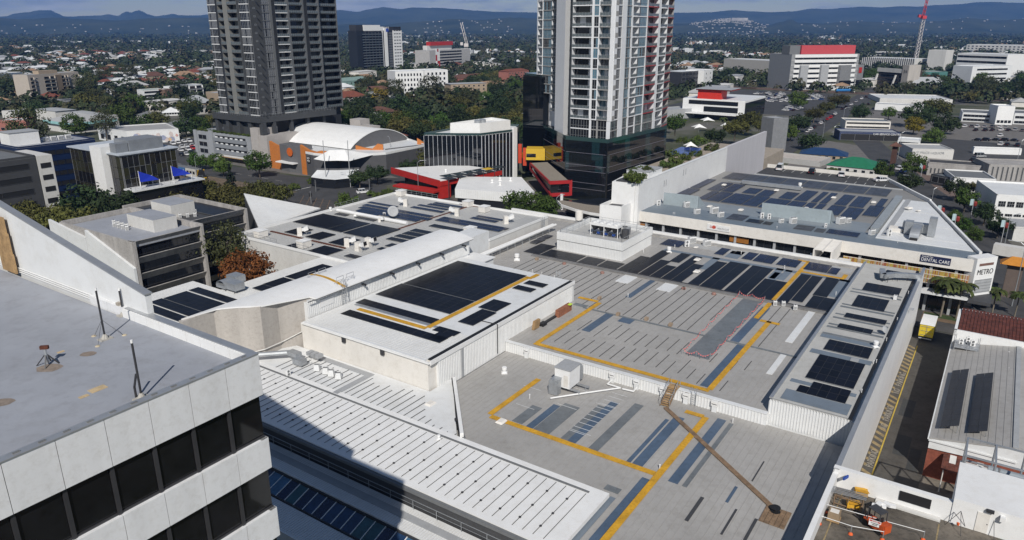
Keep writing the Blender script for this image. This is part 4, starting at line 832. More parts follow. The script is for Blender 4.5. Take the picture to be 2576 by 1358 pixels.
for(px,rz,lab)in[(qN(810,650),.25,'cream intake hood unit at the left of the north hall'),(qN(1415,795),.25,'cream intake hood unit at the front middle of the north hall'),(qN(1560,845),-.45,'cream twin intake hood unit nearest the curved roof'),(qN(1690,785),-.45,'cream intake hood unit behind the nearest twin hood'),(qM(555,270),2.9,'white intake hood unit on the far blue field'),(qM(1215,395),2.9,'white intake hood unit at the right end of the far field'),(qM(1850,495),.35,'white intake hood unit near the pipe bridge corner'),(qN(1835,475),0,'small white intake hood beside the round duct')]:
 put(scoop_unit,px,ZN,lab,rz,.5 if 'small' in lab else .92)
for(px,lab)in[(qN(305,665),'cream roof cabinet at the left corner of the north hall'),(qN(860,800),'cream roof cabinet with rusty lid at the front railing'),(qM(503,135),'cream roof cabinet at the far corner of the north hall'),(qM(1360,275),'cream roof cabinet beside the street parapet'),(qM(1570,345),'cream roof cabinet at the right of the rusty tray'),(qM(1390,625),'cream roof cabinet at the end of the curved roof')]:put(cabinet,px,ZN,lab,A56+.0,1.0)
q=P(*qN(2008,440),ZN);r=thing('satellite_dish','large white satellite dish in the middle of the blue solar field','satellite dish',q);b=MB();b.tube(q,q+UP*1.0,.1);b.build('stand',STEELD,r);b=MB();b.lathe((0,0,0),[(.05,-.35),(.7,-.22),(1.25,0),(1.22,.02),(.7,-.2)],20);inst('dish',b.mesh('dish',[LGREY],smooth=True),r,q+UP*1.9,rot=(1.2,0,.25))
put(ac_side,qN(1890,385),ZN,'small white condenser beside the large satellite dish',.3,.9,fans=1,h_=.9)
put(cowl,qN(1200,330),ZN,'white vent at the far left railing of the north hall',0,.9);put(hatvent,qN(1285,305),ZN,'white box vent at the far left railing of the north hall',A56,.9);put(cowl,qN(1515,395),ZN,'white vent on the round duct of the north hall',0,.8)
railing('guard_rail','grey guard rail along the front parapet of the north hall',[W(90.2,-131,ZN+.5),W(90.2,-118,ZN+.5)],.9);railing('guard_rail','grey guard rail beside the near cream cabinet',[W(90.2,-113.5,ZN+.5),W(90.2,-108.5,ZN+.5)],.9)
railing('guard_rail','grey guard rail at the far left corner of the north hall',[W(118.0,-131.2,ZN+.5),W(126,-131.2,ZN+.5)],.9);railing('guard_rail','grey guard rail at the far corner beside the red roof building',[W(139.5,-131,ZN+.5),W(139.6,-117,ZN+.5)],1.0)
ladder('white cage ladder at the right end of the north hall',W(137,-84.2,0),ZU,ZN,EB)
r=thing('pipe_bridge','white pipe run on brackets along the side of the north hall','pipe',W(117,-83,ZU));b=MB();b.tube(W(111,-82.6,11.6),W(140.5,-82.6,11.6),.28,10);b.tube(W(111,-83.3,11.6),W(140.5,-83.3,11.6),.22,10);b.build('pipe',WHITE,r)
b=MB()
for k in range(11):a_=112+k*2.8;b.bar(W(a_,-84.4,11.25),W(a_,-82.2,11.25),.08);b.bar(W(a_,-82.3,11.25),W(a_,-82.3,ZU),.07)
b.build('bracket',GALV,r)
b=MB();Bx(b,103.9,108.5,-82.5,-77.5,ZU,12.9);b.build('wall',WHITE2,None,label='white clad lean-to beside the curved roof end',cat='shed',loc=W(104,-80,ZU));
b=MB();Bx(b,103.6,108.8,-82.6,-77.2,12.9,13.05);b.build('lean_to_roof',WHITE,label='thin white flat roof of the lean-to beside the curved roof',cat='roof',loc=W(104,-80,13))
b=MB();Bx(b,107.2,117,-89.2,-84.6,0,15.2);b.build('louvre_house',WHITE2,label='white louvred plant box between the curved roof and the north hall',cat='plant box',loc=W(107.2,-89,0))
foot(npoly,1);foot(rect(50,108,-114,-80),1)
ws=[P(613,486,16.5),P(806,523,12.9),P(730,551,12.9),P(652,576,12.9)]
tr=thing('ribbed_roof_wing','triangular white ribbed sloping roof left of the north hall','building',ws[1]-UP*12)
b=MB();b.poly(ws);b.poly([p_-UP*.3 for p_ in reversed(ws)])
for i in range(4):p_,q_=ws[i],ws[(i+1)%4];b.poly([p_,p_-UP*.3,q_-UP*.3,q_])
b.build('roof',WHITE2,tr);b=MB()
for k in range(26):t=(k+.5)/26;p_=ws[0].lerp(ws[3],t);q_=ws[1].lerp(ws[2],t);b.bar(p_+UP*.03,q_+UP*.03,.06,.04)
b.build('roof_rib',OFFW,tr,kind='stuff');b=MB();b.prism([ws[0],ws[1],ws[2],ws[3]],0,[15.4,12,12,12]);b.build('wall',CHAR,tr)
ZC=9.3
wr_=thing('white_roof_hall','white ribbed low roof between the near office block and the white hall','building',W(57.5,-60,0))
b=MB();b.prism([W(57.5,-95),W(65.4,-95),W(65.4,-57.2),W(69.8,-57.2),W(69.2,-56.4),W(58.2,-47.0),W(57.5,-47.0)],0,ZC-.1);b.build('roof',WHITE2,wr_)
b=MB()
for i in range(30):x=-80+i*1.15;e=64.8 if x<-57.5 else 64.8-(x+57.5)*.85;s=58.2+(i%3)*.2;Bx(b,s,max(s+.6,e-rr.uniform(.3,2.0)),x,x+.09,ZC-.1,ZC-.04)
b.build('roof_seam',DARKRIB,wr_,kind='stuff')
b=MB();Bx(b,57.9,64.8,-67.6,-66.7,ZC-.1,ZC+.02);Bx(b,63.9,64.8,-77,-67.6,ZC-.1,ZC+.02);b.build('roof_flashing',LGREY,wr_)
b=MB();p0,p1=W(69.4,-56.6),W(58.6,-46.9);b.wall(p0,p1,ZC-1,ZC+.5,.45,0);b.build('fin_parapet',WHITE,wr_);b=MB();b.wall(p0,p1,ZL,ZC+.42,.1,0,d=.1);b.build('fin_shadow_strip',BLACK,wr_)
cn=thing('canopy_roof','long white seamed canopy roof half shaded by the office block','building',W(48,-29,0))
b=MB();Bx(b,48,58.6,-100,-27.4,ZC-.5,ZC);b.build('roof',WHITE,cn)
b=MB();Bx(b,57.4,57.65,-100,-29.2,ZC+.0,ZC+.11);b.build('ridge_seam',MGREY,cn)
b=MB();an=MB()
for i in range(60):
 x=-99.6+i*1.19;Bx(b,48.8,57.2,x,x+.06,ZC,ZC+.045)
 if i%2==0:
  for a_ in(50.1,52.4,55.2):Bx(an,a_,a_+.2,x-.07,x+.15,ZC,ZC+.11)
b.build('roof_seam',DARKRIB,cn,kind='stuff');an.build('seam_anchor',STEELD,cn,kind='stuff')
b=MB();Bx(b,47.6,47.98,-100,-27.4,ZC-.45,ZC-.1);b.build('gutter',MGREY,cn)
b=MB();Bx(b,48.2,57.2,-100,-28.2,0,ZC-.5);b.build('wall',CHAR,cn)
put(cowl,(1104,1104),ZC,'silver round turbine vent on the white canopy roof',0,.55)
railing('guard_rail','grey handrail along the lower edge of the white canopy roof',[W(47.3,-95,7.3),W(47.3,-28.5,7.3)],1.1,post=3.2)
lw=thing('gutter_walkway','white lower gutter roof with a grey walkway strip below the canopy','roof',W(45,-29,0))
b=MB();Bx(b,44.7,47.9,-100,-28.0,6.6,6.8);b.build('roof',WHITE2,lw);b=MB();Bx(b,46.0,46.9,-100,-28.2,6.82,6.9);b.build('walkway_strip',LGREY,lw)
b=MB()
for i in range(200):x=-95+i*.335;Bx(b,44.8,47.5,x,x+.05,6.8,6.835)
b.build('roof_rib',OFFW,lw,kind='stuff')
at=thing('glass_atrium','long glazed atrium roof of blue and green panes below the gutter walkway','glass roof',W(42,-60,0));rg=random.Random(11)
gcols=[mat('atrium_blue',(.02,.05,.12),.08,var=.2,spec=.8),mat('atrium_teal',(.03,.10,.12),.08,var=.2,spec=.8),mat('atrium_green',(.08,.17,.13),.1,var=.2,spec=.8),mat('atrium_sky',(.06,.15,.26),.08,var=.2,spec=.8),mat('atrium_navy',(.012,.02,.06),.06,var=.2,spec=.8)]
for i in range(44):
 bb=-92+i*1.45;q=MB();q.add([W(44.6,bb+.05,6.4),W(44.6,bb+1.4,6.4),W(42.2,bb+1.4,5.6),W(42.2,bb+.05,5.6),W(44.6,bb+.05,6.34),W(44.6,bb+1.4,6.34),W(42.2,bb+1.4,5.54),W(42.2,bb+.05,5.54)],[(0,1,2,3),(7,6,5,4),(0,4,5,1),(1,5,6,2),(2,6,7,3),(3,7,4,0)]);q.build('glass_pane',rg.choice(gcols),at)
b=MB()
for i in range(45):bb=-92+i*1.45;b.bar(W(44.6,bb,6.42),W(42.2,bb,5.62),.07,.1)
b.build('glazing_bar',WHITE,at);b=MB();Bx(b,44.5,44.68,-95,-28,6.3,6.62);Bx(b,42.05,42.2,-95,-28,5.4,5.66);b.build('edge_beam',STEELD,at)
b=MB();Bx(b,42.2,44.5,-95,-28,0,4.5);b.build('atrium_floor',mat('atrium_floor',(.03,.05,.06),.5),at)
lc=thing('lower_canopy','white ribbed metal canopy at the bottom edge below the glass atrium','canopy',W(39,-60,0))
b=MB();Bx(b,38.9,42.0,-95,-30,5.35,5.5);b.build('roof',WHITE2,lc);b=MB();Bx(b,38.7,38.9,-95,-30,3.9,5.45);b.build('fascia',WHITE,lc);b=MB()
for i in range(190):x=-94+i*.335;Bx(b,39,41.9,x,x+.05,5.5,5.54)
b.build('roof_rib',OFFW,lc,kind='stuff');b=MB();Bx(b,39.2,42,-95,-30,0,3.9)
b.build('shopfront',GLASS,lc)
q=P(1158,1080,ZL);r=thing('rope_kit','red and black rope access kit hanging at the end of the white fin','rope kit',q);b=MB();b.box((q.x,q.y,ZL+.3),(.5,.5,.5),ang=.4);b.build('red_bag',REDP,r);b=MB();b.lathe(q+Vector((-.6,0,0)),[(.3,0),(.35,.3),(.2,.6)],8);b.build('black_bag',BLACK,r);b=MB();b.tube(q+Vector((-.5,.1,.6)),q+Vector((-.5,.1,1.3)),.05);b.lathe(q+Vector((-.5,.1,1.2)),[(.2,0),(.2,.25)],8);b.build('pulley',STEELD,r)
q=ab(P(760,915,ZC));r=thing('duct_cluster','cluster of grey ducts in the corner below the beige wall','ducts',W(*q,ZC));b=MB();Bx(b,q[0]-.5,q[0]+.6,q[1]-2.5,q[1]-.6,ZC+.9,ZC+1.5);Bx(b,q[0]-1,q[0]+.2,q[1]-.8,q[1]+.9,ZC+.2,ZC+1.0);b.pipe([W(q[0],q[1]-2.4,ZC+1.2),W(q[0]-4,q[1]-6.5,ZC+1.2)],.35);b.build('duct',GALV,r);b=MB()
for k in range(3):Bx(b,q[0]+1.2,q[0]+2.2,q[1]-.4+k*.9,q[1]+.3+k*.9,ZC+.8,ZC+1.3)
b.build('fan_box',LGREY,r);b=MB()
for k in range(6):b.bar(W(q[0]+.3*(k%2),q[1]-2.2+k*.7,ZC),W(q[0]+.3*(k%2),q[1]-2.2+k*.7,ZC+.9),.06)
b.build('leg',GALV,r)
for i,px in enumerate([(798,930),(820,938),(834,944),(852,951)]):
 q=P(*px,ZC);r=thing('square_cowl',['first','second','third','fourth'][i]+' from the left of four square funnel cowls on the white roof','roof vent',q,'square funnel cowls');b=MB();s0,s1=.42,.30;zz=ZC+1.0
 bs=[q+Vector(v)for v in[(-s0,-s0,0),(s0,-s0,0),(s0,s0,0),(-s0,s0,0)]];ts=[q+Vector(v)for v in[(-s1,-s1,.9),(s1,-s1,.9),(s1,s1,.9),(-s1,s1,.9)]]
 b.add(bs+ts,[(0,1,5,4),(1,2,6,5),(2,3,7,6),(3,0,4,7)]);b.poly([p_-UP*.12 for p_ in ts],1);b.build('cowl',[WHITE2,MGREY],r)
q=P(726,945,ZC);put(ac_side,(726,945),ZC,'cream air conditioner beside the grey duct run near the office wall',A56,.9)
foot(rect(36,66,-100,-27),1)
def textmesh(s,size,depth=.02):
 cu=bpy.data.curves.new('lettering','FONT');cu.body=s;cu.size=size;cu.extrude=depth;cu.align_x='CENTER';cu.align_y='CENTER'
 o=bpy.data.objects.new('lettering',cu);COL.objects.link(o);dg=bpy.context.evaluated_depsgraph_get();dg.update()
 me=bpy.data.meshes.new_from_object(o.evaluated_get(dg));bpy.data.objects.remove(o);bpy.data.curves.remove(cu);return me
def text_on(parent,s,size,c,n,m,wid=None,up=UP,name='lettering'):
 me=textmesh(s,size);me.materials.clear();me.materials.append(m);n=Vector(n).normalized();x=Vector(up).cross(n).normalized();y=n.cross(x)
 o=bpy.data.objects.new(name,me);COL.objects.link(o);M=Matrix((x,y,n)).transposed().to_4x4()
 sc=1.0
 if wid:w0=max(v.co.x for v in me.vertices)-min(v.co.x for v in me.vertices);sc=wid/w0
 o.rotation_euler=M.to_euler();o.scale=(sc,1,1);o.location=Vector(c)-(WL[parent]if parent else Vector());o.parent=parent;return o
def block(name,label,A,B,C,z,wm,rm=None,styles=(None,None),z0=0.0,par=.5,cat='building',group=None,dep=None,parent=None,topm=None):
 """A, B, C: picture points of the roof edge at height z (left end, nearest corner, right end)"""
 a=ab(P(*A,z))if A else None;b=ab(P(*B,z));c=ab(P(*C,z))if C else None
 if A and abs(a[0]-b[0])>abs(a[1]-b[1]):la=('a',a[0]-b[0])
 elif A:la=('b',a[1]-b[1])
 else:la=('b',-dep)
 if C:lc=('a',c[0]-b[0])if la[0]=='b' else('b',c[1]-b[1])
 else:lc=('a',dep)if la[0]=='b' else('b',dep)
 def pt(i,j):
  q={'a':b[0],'b':b[1]};q[la[0]]+=la[1]*i;q[lc[0]]+=lc[1]*j;return W(q['a'],q['b'])
 pA,pB,pC,pD=pt(1,0),pt(0,0),pt(0,1),pt(1,1)
 return block4(name,label,pA,pB,pC,pD,z,wm,rm,styles,z0,par,cat,group,parent)
def block4(name,label,pA,pB,pC,pD,z,wm,rm=None,styles=(None,None),z0=0.0,par=.5,cat='building',group=None,parent=None):
 r=parent or thing(name,label,cat,(pB.x,pB.y,z0),group)
 b=MB();b.prism([pA,pB,pC,pD],z0,z);b.build('wall',wm,r)
 if rm is not None:b=MB();b.prism([pA,pB,pC,pD],z,z+.06);b.build('roof',rm,r)
 if par:b=MB();parapet(b,[pA,pB,pC,pD],z+.06,par,.3);b.build('parapet',wm,r)
 ar=(pB-pA).cross(pC-pB).z
 for(p_,q_),st in zip(((pA,pB),(pB,pC)),styles):
  if st is None:continue
  if ar<0:p_,q_=q_,p_
  face(r,p_,q_,z0,z,**st)
 foot([pA,pB,pC,pD],2);return r
def face(r,p,q,z0,z,kind='punch',nf=3,nc=5,w=1.4,h=1.4,sill=.9,gm=None,fm=None,m0=.6,m1=None,nx=1,ny=1,top=.3,base=.0,ledge=None):
 ln=dist(p,q);fh=(z-z0-top-base)/nf;zs=[z0+base+i*fh for i in range(nf)]
 if kind=='punch':windows(r,p,q,[a+sill for a in zs],spread(ln,nc,m0,m1),w,h,nx,ny,fm,gm)
 elif kind=='strip':cw=(ln-2*m0)/nc;windows(r,p,q,[a+sill for a in zs],spread(ln,nc,m0),cw-.02,h,nx,ny,fm,gm)
 elif kind=='curtain':cw=(ln-2*m0)/nc;windows(r,p,q,zs,spread(ln,nc,m0),cw,fh,1,1,fm,gm,name='glass_panel')
 elif kind=='balcony':
  cw=(ln-2*m0)/nc;key=('bal',round(cw,2),round(fh,2),(fm or WHITE).name,(gm or GLASS).name if not isinstance(gm,list)else 'l')
  if key not in WINM:
   b=MB();b.obox((-cw/2,-1.3,-.12),(cw,0,0),(0,1.3,0),(0,0,.24),0);b.obox((-cw/2+.1,-.04,.1),(cw-.2,0,0),(0,.06,0),(0,0,fh-.45),1)
   b.obox((-cw/2,-1.28,.95),(cw,0,0),(0,.05,0),(0,0,.06),2);b.obox((-cw/2+.02,-1.26,.1),(cw-.04,0,0),(0,.02,0),(0,0,.85),3)
   b.obox((cw/2-.08,-1.3,.1),(.16,0,0),(0,1.3,0),(0,0,fh-.22),0)
   WINM[key]=b.mesh('balcony',[fm or WHITE,gm or GLASS,ALU,mat('balustrade_glass',(.10,.12,.13),.1,var=0,spec=.6)])
  u=(V2(q)-V2(p)).normalized();ang=math.atan2(u.y,u.x)
  for zz in zs:
   for s_ in spread(ln,nc,m0):c=V2(p)+u*s_;inst('balcony',WINM[key],r,(c.x,c.y,zz+.12),ang)
 if ledge is not None:
  for zz in zs:b=MB();b.wall(p,q,zz-.12,zz+.12,.5,0,d=.35);b.build('ledge',ledge,r)
ZE=12.0
er=thing('retail_block','long low retail block with blue grey roof, white fascia and solar rows','building',W(161.5,-40,0))
ep=[W(161.6,-75.6),W(161.6,0),W(164.9,2.4),W(166.2,.2),W(211.8,-12.9),W(224.9,-19.6),W(224.9,-71)]
foot(ep,2)
b=MB();b.prism([W(162.4,-75.6),W(162.4,-1)]+ep[3:],0,ZE-.3);b.build('wall',GLASS,er)
b=MB();b.prism(ep,ZE-.3,ZE);b.build('roof',mat('roof_field',(.25,.245,.235),.55,var=.06,scale=.15),er)
b=MB();Bx(b,161.75,171.5,-75.4,-20,ZE+.004,ZE+.06);Bx(b,161.75,166.8,-20,-.2,ZE+.004,ZE+.06);b.poly([W(166.8,-20,ZE+.06),W(172,-20,ZE+.06),W(167.5,-.2,ZE+.06),W(166.8,-.2,ZE+.06)]);b.build('blue_roof_sheet',mat('front_blue',(.165,.20,.235),.42,var=.06,scale=.2),er)
b=MB();Bx(b,171.6,180.5,-75.4,-22,ZE+.004,ZE+.05);b.build('roof_sheet',mat('mid_blue',(.23,.26,.285),.45,var=.06,scale=.2),er)
for i,(s,e)in enumerate([(167.8,172.3),(172.5,178),(178.2,184),(184.2,190.5),(190.8,197),(197.3,203),(203.3,211)]):
 b=MB();f_=lambda a_:-.9-(a_-166.2)*.285;b.prism([W(s,-19.3),W(s,f_(s)),W(e,f_(e)),W(e,-19.3)],ZE,ZE+.25+.05*(i%2));b.build('white_roof_sheet',WHITE2,er)
b=MB();Bx(b,170,211.5,-18.6,-17.4,ZE+.3,ZE+.36);b.build('walkway_strip',LGREY,er);b=MB();Bx(b,173,212,-21.2,-19.6,ZE,ZE+1.0);b.build('raised_gutter',mat('gut',(.30,.33,.35),.5),er)
b=MB()
for i in range(150):x=-75+i*.5;Bx(b,161.8,166.7,x,x+.05,ZE+.06,ZE+.10)
b.build('roof_rib',BROOF,er,kind='stuff')
b=MB();Bx(b,161.2,161.62,-75.9,-.3,9.7,ZE+.12);b.build('fascia',CREAM,er)
b=MB();p0,p1=W(166.2,.2),W(211.8,-12.9);b.wall(p0,p1,ZE-3,ZE+.7,.5,0);b.wall(W(211.8,-12.9),W(238,-27),ZE-3,ZE+.9,.5,0);b.build('side_parapet',WHITE,er)
for i in range(17):b=MB();x=-74+i*4.4;Bx(b,161.7,162.3,x,x+.5,0,9.7);b.build('column',LGREY,er)
for i in range(50):
 x=-74.8+i*1.47;b=MB();Bx(b,162.32,162.42,x,x+.06,0,9.7);b.build('mullion',STEELD,er)
b=MB();Bx(b,157.6,161.6,-76,-46,4.6,4.9);Bx(b,157.6,161.6,-44,-20,4.6,4.9);Bx(b,158.5,161.6,-18,-.5,4.6,5.0);b.build('street_awning',WHITE2,er)
b=MB();Bx(b,158.3,166.8,-.5,3.3,4.3,4.9);b.build('corner_awning',CHAR,er)
SLC=[mat('slat_'+str(i),c,.6,var=0)for i,c in enumerate([(.60,.40,.08),(.48,.25,.06),(.40,.13,.06),(.55,.48,.12),(.50,.40,.28)])];sm_={}
for k in range(5):
 q=MB();q.obox((0,0,0),(.12,0,0),(0,.12,0),(0,0,2.9));sm_[k]=q.mesh('screen_slat',[SLC[k]])
scn=thing('slat_screen','long screen of thin orange and yellow upright slats under the white fascia','screen',W(160.8,-12,6));rs=random.Random(4)
for i in range(int(23/.19)):inst('screen_slat',sm_[int(rs.random()*5)],scn,W(160.8,-24+i*.19,6.2),A56-math.pi/2)
b=MB();[Bx(b,160.75,160.9,-24,-1.2,z_,z_+.08)for z_ in(6.2,7.1,8.0,9.0)];b.build('rail',CREAM,scn)
ms=thing('corner_sign','white corner sign box reading METRO above grey louvres','sign',W(161,0,5));p0,p1=W(160.8,-.3),W(164.9,2.9);n_=Vector(((p1-p0).y,-(p1-p0).x,0)).normalized()
b=MB();b.wall(p0,p1,4.9,12.6,2.2,0);b.build('box',WHITE,ms);ln=(p1-p0).length;u_=(p1-p0).normalized()
b=MB();b.wall(p0,p1,5.4,8.2,.05,0,.4,ln-.4,.05);b.build('louvre_panel',LGREY,ms)
b=MB();[b.wall(p0,p1,5.6+k*.62,5.6+k*.62+.1,.06,0,.45,ln-.45,.1)for k in range(5)];b.build('louvre',ALU,ms)
text_on(ms,'METRO',1.5,p0+u_*(ln/2)+UP*9.7+n_*.06,n_,CHAR,4.0);b=MB();b.wall(p0,p1,11.0,11.5,.04,0,.8,ln-.8,.05);b.build('brown_strip',mat('brown_strip',(.20,.11,.09),.6),ms)
ds=thing('dental_sign','navy DENTAL CARE sign board on the white fascia','sign',W(161.2,-7,10.5));b=MB();Bx(b,161.05,161.2,-9.9,-4.6,10.35,11.75);b.build('board',mat('navy',(.012,.018,.065),.5,var=.1),ds)
text_on(ds,'DENTAL CARE',.95,W(161.03,-7.25,10.85),-EA,WHITE,4.9);text_on(ds,'Australia Fair',.38,W(161.03,-8.7,11.52),-EA,WHITE,2.0)
gs=thing('gym_sign','white HEALTH CLUB sign board with a red ball on the white fascia','sign',W(161.2,-51,10.5));b=MB();Bx(b,161.05,161.2,-53.9,-48.6,10.3,11.6);b.build('board',WHITE,gs)
text_on(gs,'GLOBE',.62,W(161.02,-52.5,10.98),-EA,REDP,1.5);text_on(gs,'HEALTH CLUB',.55,W(161.02,-50.1,10.85),-EA,LGREY,2.6);b=MB();b.tube(W(161.05,-52.3,11.0),W(161.02,-52.3,11.0),.42,16);b.build('red_ball',mat('faded_red',(.55,.12,.08),.6),gs)
for i,(b_,t_)in enumerate([(-72,'shop'),(-46.5,'shop')]):q=MB();Bx(q,161.9,162.0,b_-2.2,b_+2.2,8.0,9.2);q.build('orange_sign',mat('shop_orange',(.30,.12,.02),.5),label=['dark orange shop sign below the left end of the white fascia','dark orange shop sign below the health club board'][i],cat='sign',loc=W(162,b_,8))
for i,(o,b2,a2)in enumerate([((640,440),(800,466),(800,360)),((930,500),(1030,514),(1050,392)),((1040,517),(1212,537),(1200,407)),((1225,542),(1490,577),(1400,427)),((1500,578),(1692,602),(1660,457)),((1705,606),(1825,612),(1850,489))]):array(qC(*o),qC(*b2),qC(*a2),ZE+.1,RN[i]+' near row block of the retail solar field, left part',CELLB)
for i,(o,b2,a2)in enumerate([((220,602),(410,622),(345,502)),((420,624),(620,647),(545,527)),((645,642),(760,655),(740,548)),((780,662),(880,674),(880,562)),((935,692),(1115,737),(1050,582)),((1140,742),(1370,757),(1250,607))]):array(qE(*o),qE(*b2),qE(*a2),ZE+.1,RN[i]+' near row block of the retail solar field, right part',CELLB)
for i,(o,b2,a2)in enumerate([((815,352),(950,367),(1090,246)),((1055,382),(1220,400),(1200,281)),((1235,402),(1400,412),(1360,302)),((1500,422),(1670,447),(1590,357))]):array(qC(*o),qC(*b2),qC(*a2),ZE+.1,RN[i]+' far row block of the retail solar field, left part',CELLB)
for i,(o,b2,a2)in enumerate([((75,457),(250,472),(145,377)),((360,492),(530,512),(450,407)),((560,517),(720,542),(770,397)),((780,542),(860,552),(900,407)),((890,557),(985,564),(1030,422)),((1075,574),(1230,597),(1180,442)),((1265,597),(1450,627),(1390,467))]):array(qE(*o),qE(*b2),qE(*a2),ZE+.1,RN[i]+' far row block of the retail solar field, right part',CELLB)
array(qE(1440,712),qE(1640,732),qE(1520,582),ZE+.1,'blue solar block beside the raised gutter, nearer half',CELLB);array(qE(1605,600),qE(1700,610),qE(1710,500),ZE+.1,'blue solar strip beside the raised gutter, farther half',CELLB)
for i in range(8):s_=-68+i*5.6;array_ab(212.8,s_,10.4,5.35,ZE+.1,RN[min(i,6)]+' block from the left in the long grey solar row' if i<7 else 'rightmost block of the long grey solar row',CELLG,1.04,1.78)
for i,(o,b2,a2,cm)in enumerate([(qC(1295,757),qC(1500,792),qC(1385,692),CELLG),(qC(1545,797),qC(1740,827),qC(1600,757),CELLS),(qC(1765,827),qC(1870,842),qC(1810,792),CELLS),(qE(555,887),qE(790,917),qE(620,832),CELLG),(qE(820,922),qE(945,938),qE(870,882),CELLG),(qE(970,942),qE(1380,1002),qE(1000,887),CELLB)]):array(o,b2,a2,ZE+.1,RN[i]+' solar block from the left along the front of the retail roof',cm)
for(p_,q_,lab)in[((171.9,-69.4),(172.4,-60.5),'pale blue ribbed screen wall at the left of the retail roof'),((174.3,-45.4),(175.0,-29.9),'long pale blue ribbed screen wall in the middle of the retail roof')]:
 r=thing('screen_wall',lab,'screen wall',W(*p_,ZE));b=MB();b.wall(W(*p_),W(*q_),ZE,ZE+3.1,.2,0);b.build('sheet',mat('pale_blue_sheet',(.34,.395,.42),.5,var=.06,scale=.3),r)
 b=MB();n_=int(dist(W(*p_),W(*q_))/.3);[b.wall(W(*p_),W(*q_),ZE,ZE+3.1,.05,0,k*.3,k*.3+.09,.05)for k in range(n_)];b.build('sheet_rib',mat('pale_blue_sheet',(.34,.395,.42)),r,kind='stuff')
 b=MB();e=W(*q_,ZE);b.add([e,e+UP*3.1,e+EA*5],[(0,1,2)]);b.add([e+EB*.08,e+EB*.08+UP*3.1,e+EB*.08+EA*5],[(2,1,0)]);b.build('brace_sheet',mat('pale_blue_sheet',(.34,.395,.42)),r)
for(px,k,lab,rz,s_)in[(qC(350,505),ac_top,'first condenser in the cluster at the left end of the retail roof',.4,1.0),(qC(405,515),ac_top,'second condenser in the cluster at the left end of the retail roof',.4,1.0),(qC(447,495),ac_top,'third condenser behind the left cluster on the retail roof',.4,1.0),(qC(430,588),ac_side,'white twin fan air conditioner in front of the left cluster',.45,1.4),(qC(800,610),ac_top,'white twin fan condenser beside the left screen wall',.45,1.35),(qC(925,695),ac_top,'white louvred condenser left of centre on the retail roof front',.45,1.15),(qC(1145,690),ac_top,'large white louvred condenser near the retail roof front',.45,1.5),(qC(1230,735),ac_top,'white condenser just right of the large louvred one',.45,1.15),(qC(1760,752),ac_side,'left one of two twin fan units before the long screen wall',.45,1.35),(qC(1850,764),ac_side,'right one of two twin fan units before the long screen wall',.45,1.35),(qE(550,820),ac_top,'white boxy condenser before the long screen wall',.45,1.3),(qE(400,810),ac_top,'low grey condenser before the long screen wall',.45,.9),(qE(1160,825),ac_top,'white packaged unit at the right end of the long screen wall',.45,1.5),(qE(1260,810),ac_top,'second packaged unit at the right end of the long screen wall',.45,1.1),(qE(970,870),ac_side,'small white unit before the front solar blocks',.45,1.0),(qE(1565,965),ac_top,'white condenser near the right front of the retail roof',.45,1.1),(qE(1785,985),ac_side,'square louvred unit standing on the blue front roof',.5,1.6)]:put(k,px,ZE,lab,rz,s_)
for(px,lab)in[(qC(850,285),'white box vent near the tall white wall'),(qC(1275,335),'white box vent among the far solar row'),(qC(1950,405),'white box vent in the middle of the far solar row'),(qC(1090,615),'white box vent behind the large louvred condenser'),(qC(1490,660),'white box vent left of the screen wall gap'),(qE(1075,500),'white box vent in a gap of the retail solar field'),(qE(1590,560),'white box vent near the raised gutter'),(qE(720,640),'white box vent above the long screen wall')]:put(hatvent,px,ZE,lab,A56,1.15)
put(cowl,qE(640,350),ZE,'white drum ventilator beside the long grey solar row',0,1.3)
for px in[qC(620,700),qC(640,700),qC(1955,880),qE(1900,1070),qE(345,885),qC(780,230)]:put(stackpipe,px,ZE,'small white vent pipe on the retail roof',0,.8,'white vent pipes on the retail roof')
p_=ab(P(*qC(1330,290),ZE));r=thing('roof_duct','long galvanised duct lying across the retail roof before the grey solar row','duct',W(*p_,ZE));b=MB();q2=ab(P(*qE(650,400),ZE));Bx(b,p_[0]-.5,p_[0]+.5,p_[1]+4,q2[1],ZE+.3,ZE+1.2);b.tube(W(p_[0],p_[1],ZE+.5),W(p_[0],p_[1]+4,ZE+.5),.15);b.build('duct',GALV,r);b=MB();[Bx(b,p_[0]-.1,p_[0]+.1,p_[1]+5+k*3,p_[1]+5.2+k*3,ZE,ZE+.3)for k in range(6)];b.build('foot',STEELD,r)
p_=ab(P(*qE(2100,1050),ZE));r=thing('kitchen_duct','big curved galvanised duct with dark mouth on the white right end of the retail roof','duct',W(*p_,ZE));b=MB()
for k in range(8):t0,t1=k*math.pi/16,(k+1)*math.pi/16;b.add([W(p_[0]-2.2*math.sin(t0)+2.2,p_[1]+s,ZE+.6+1.9*math.cos(t0))for s in(-.9,.9)]+[W(p_[0]-2.2*math.sin(t1)+2.2,p_[1]+s,ZE+.6+1.9*math.cos(t1))for s in(-.9,.9)],[(0,1,3,2)])
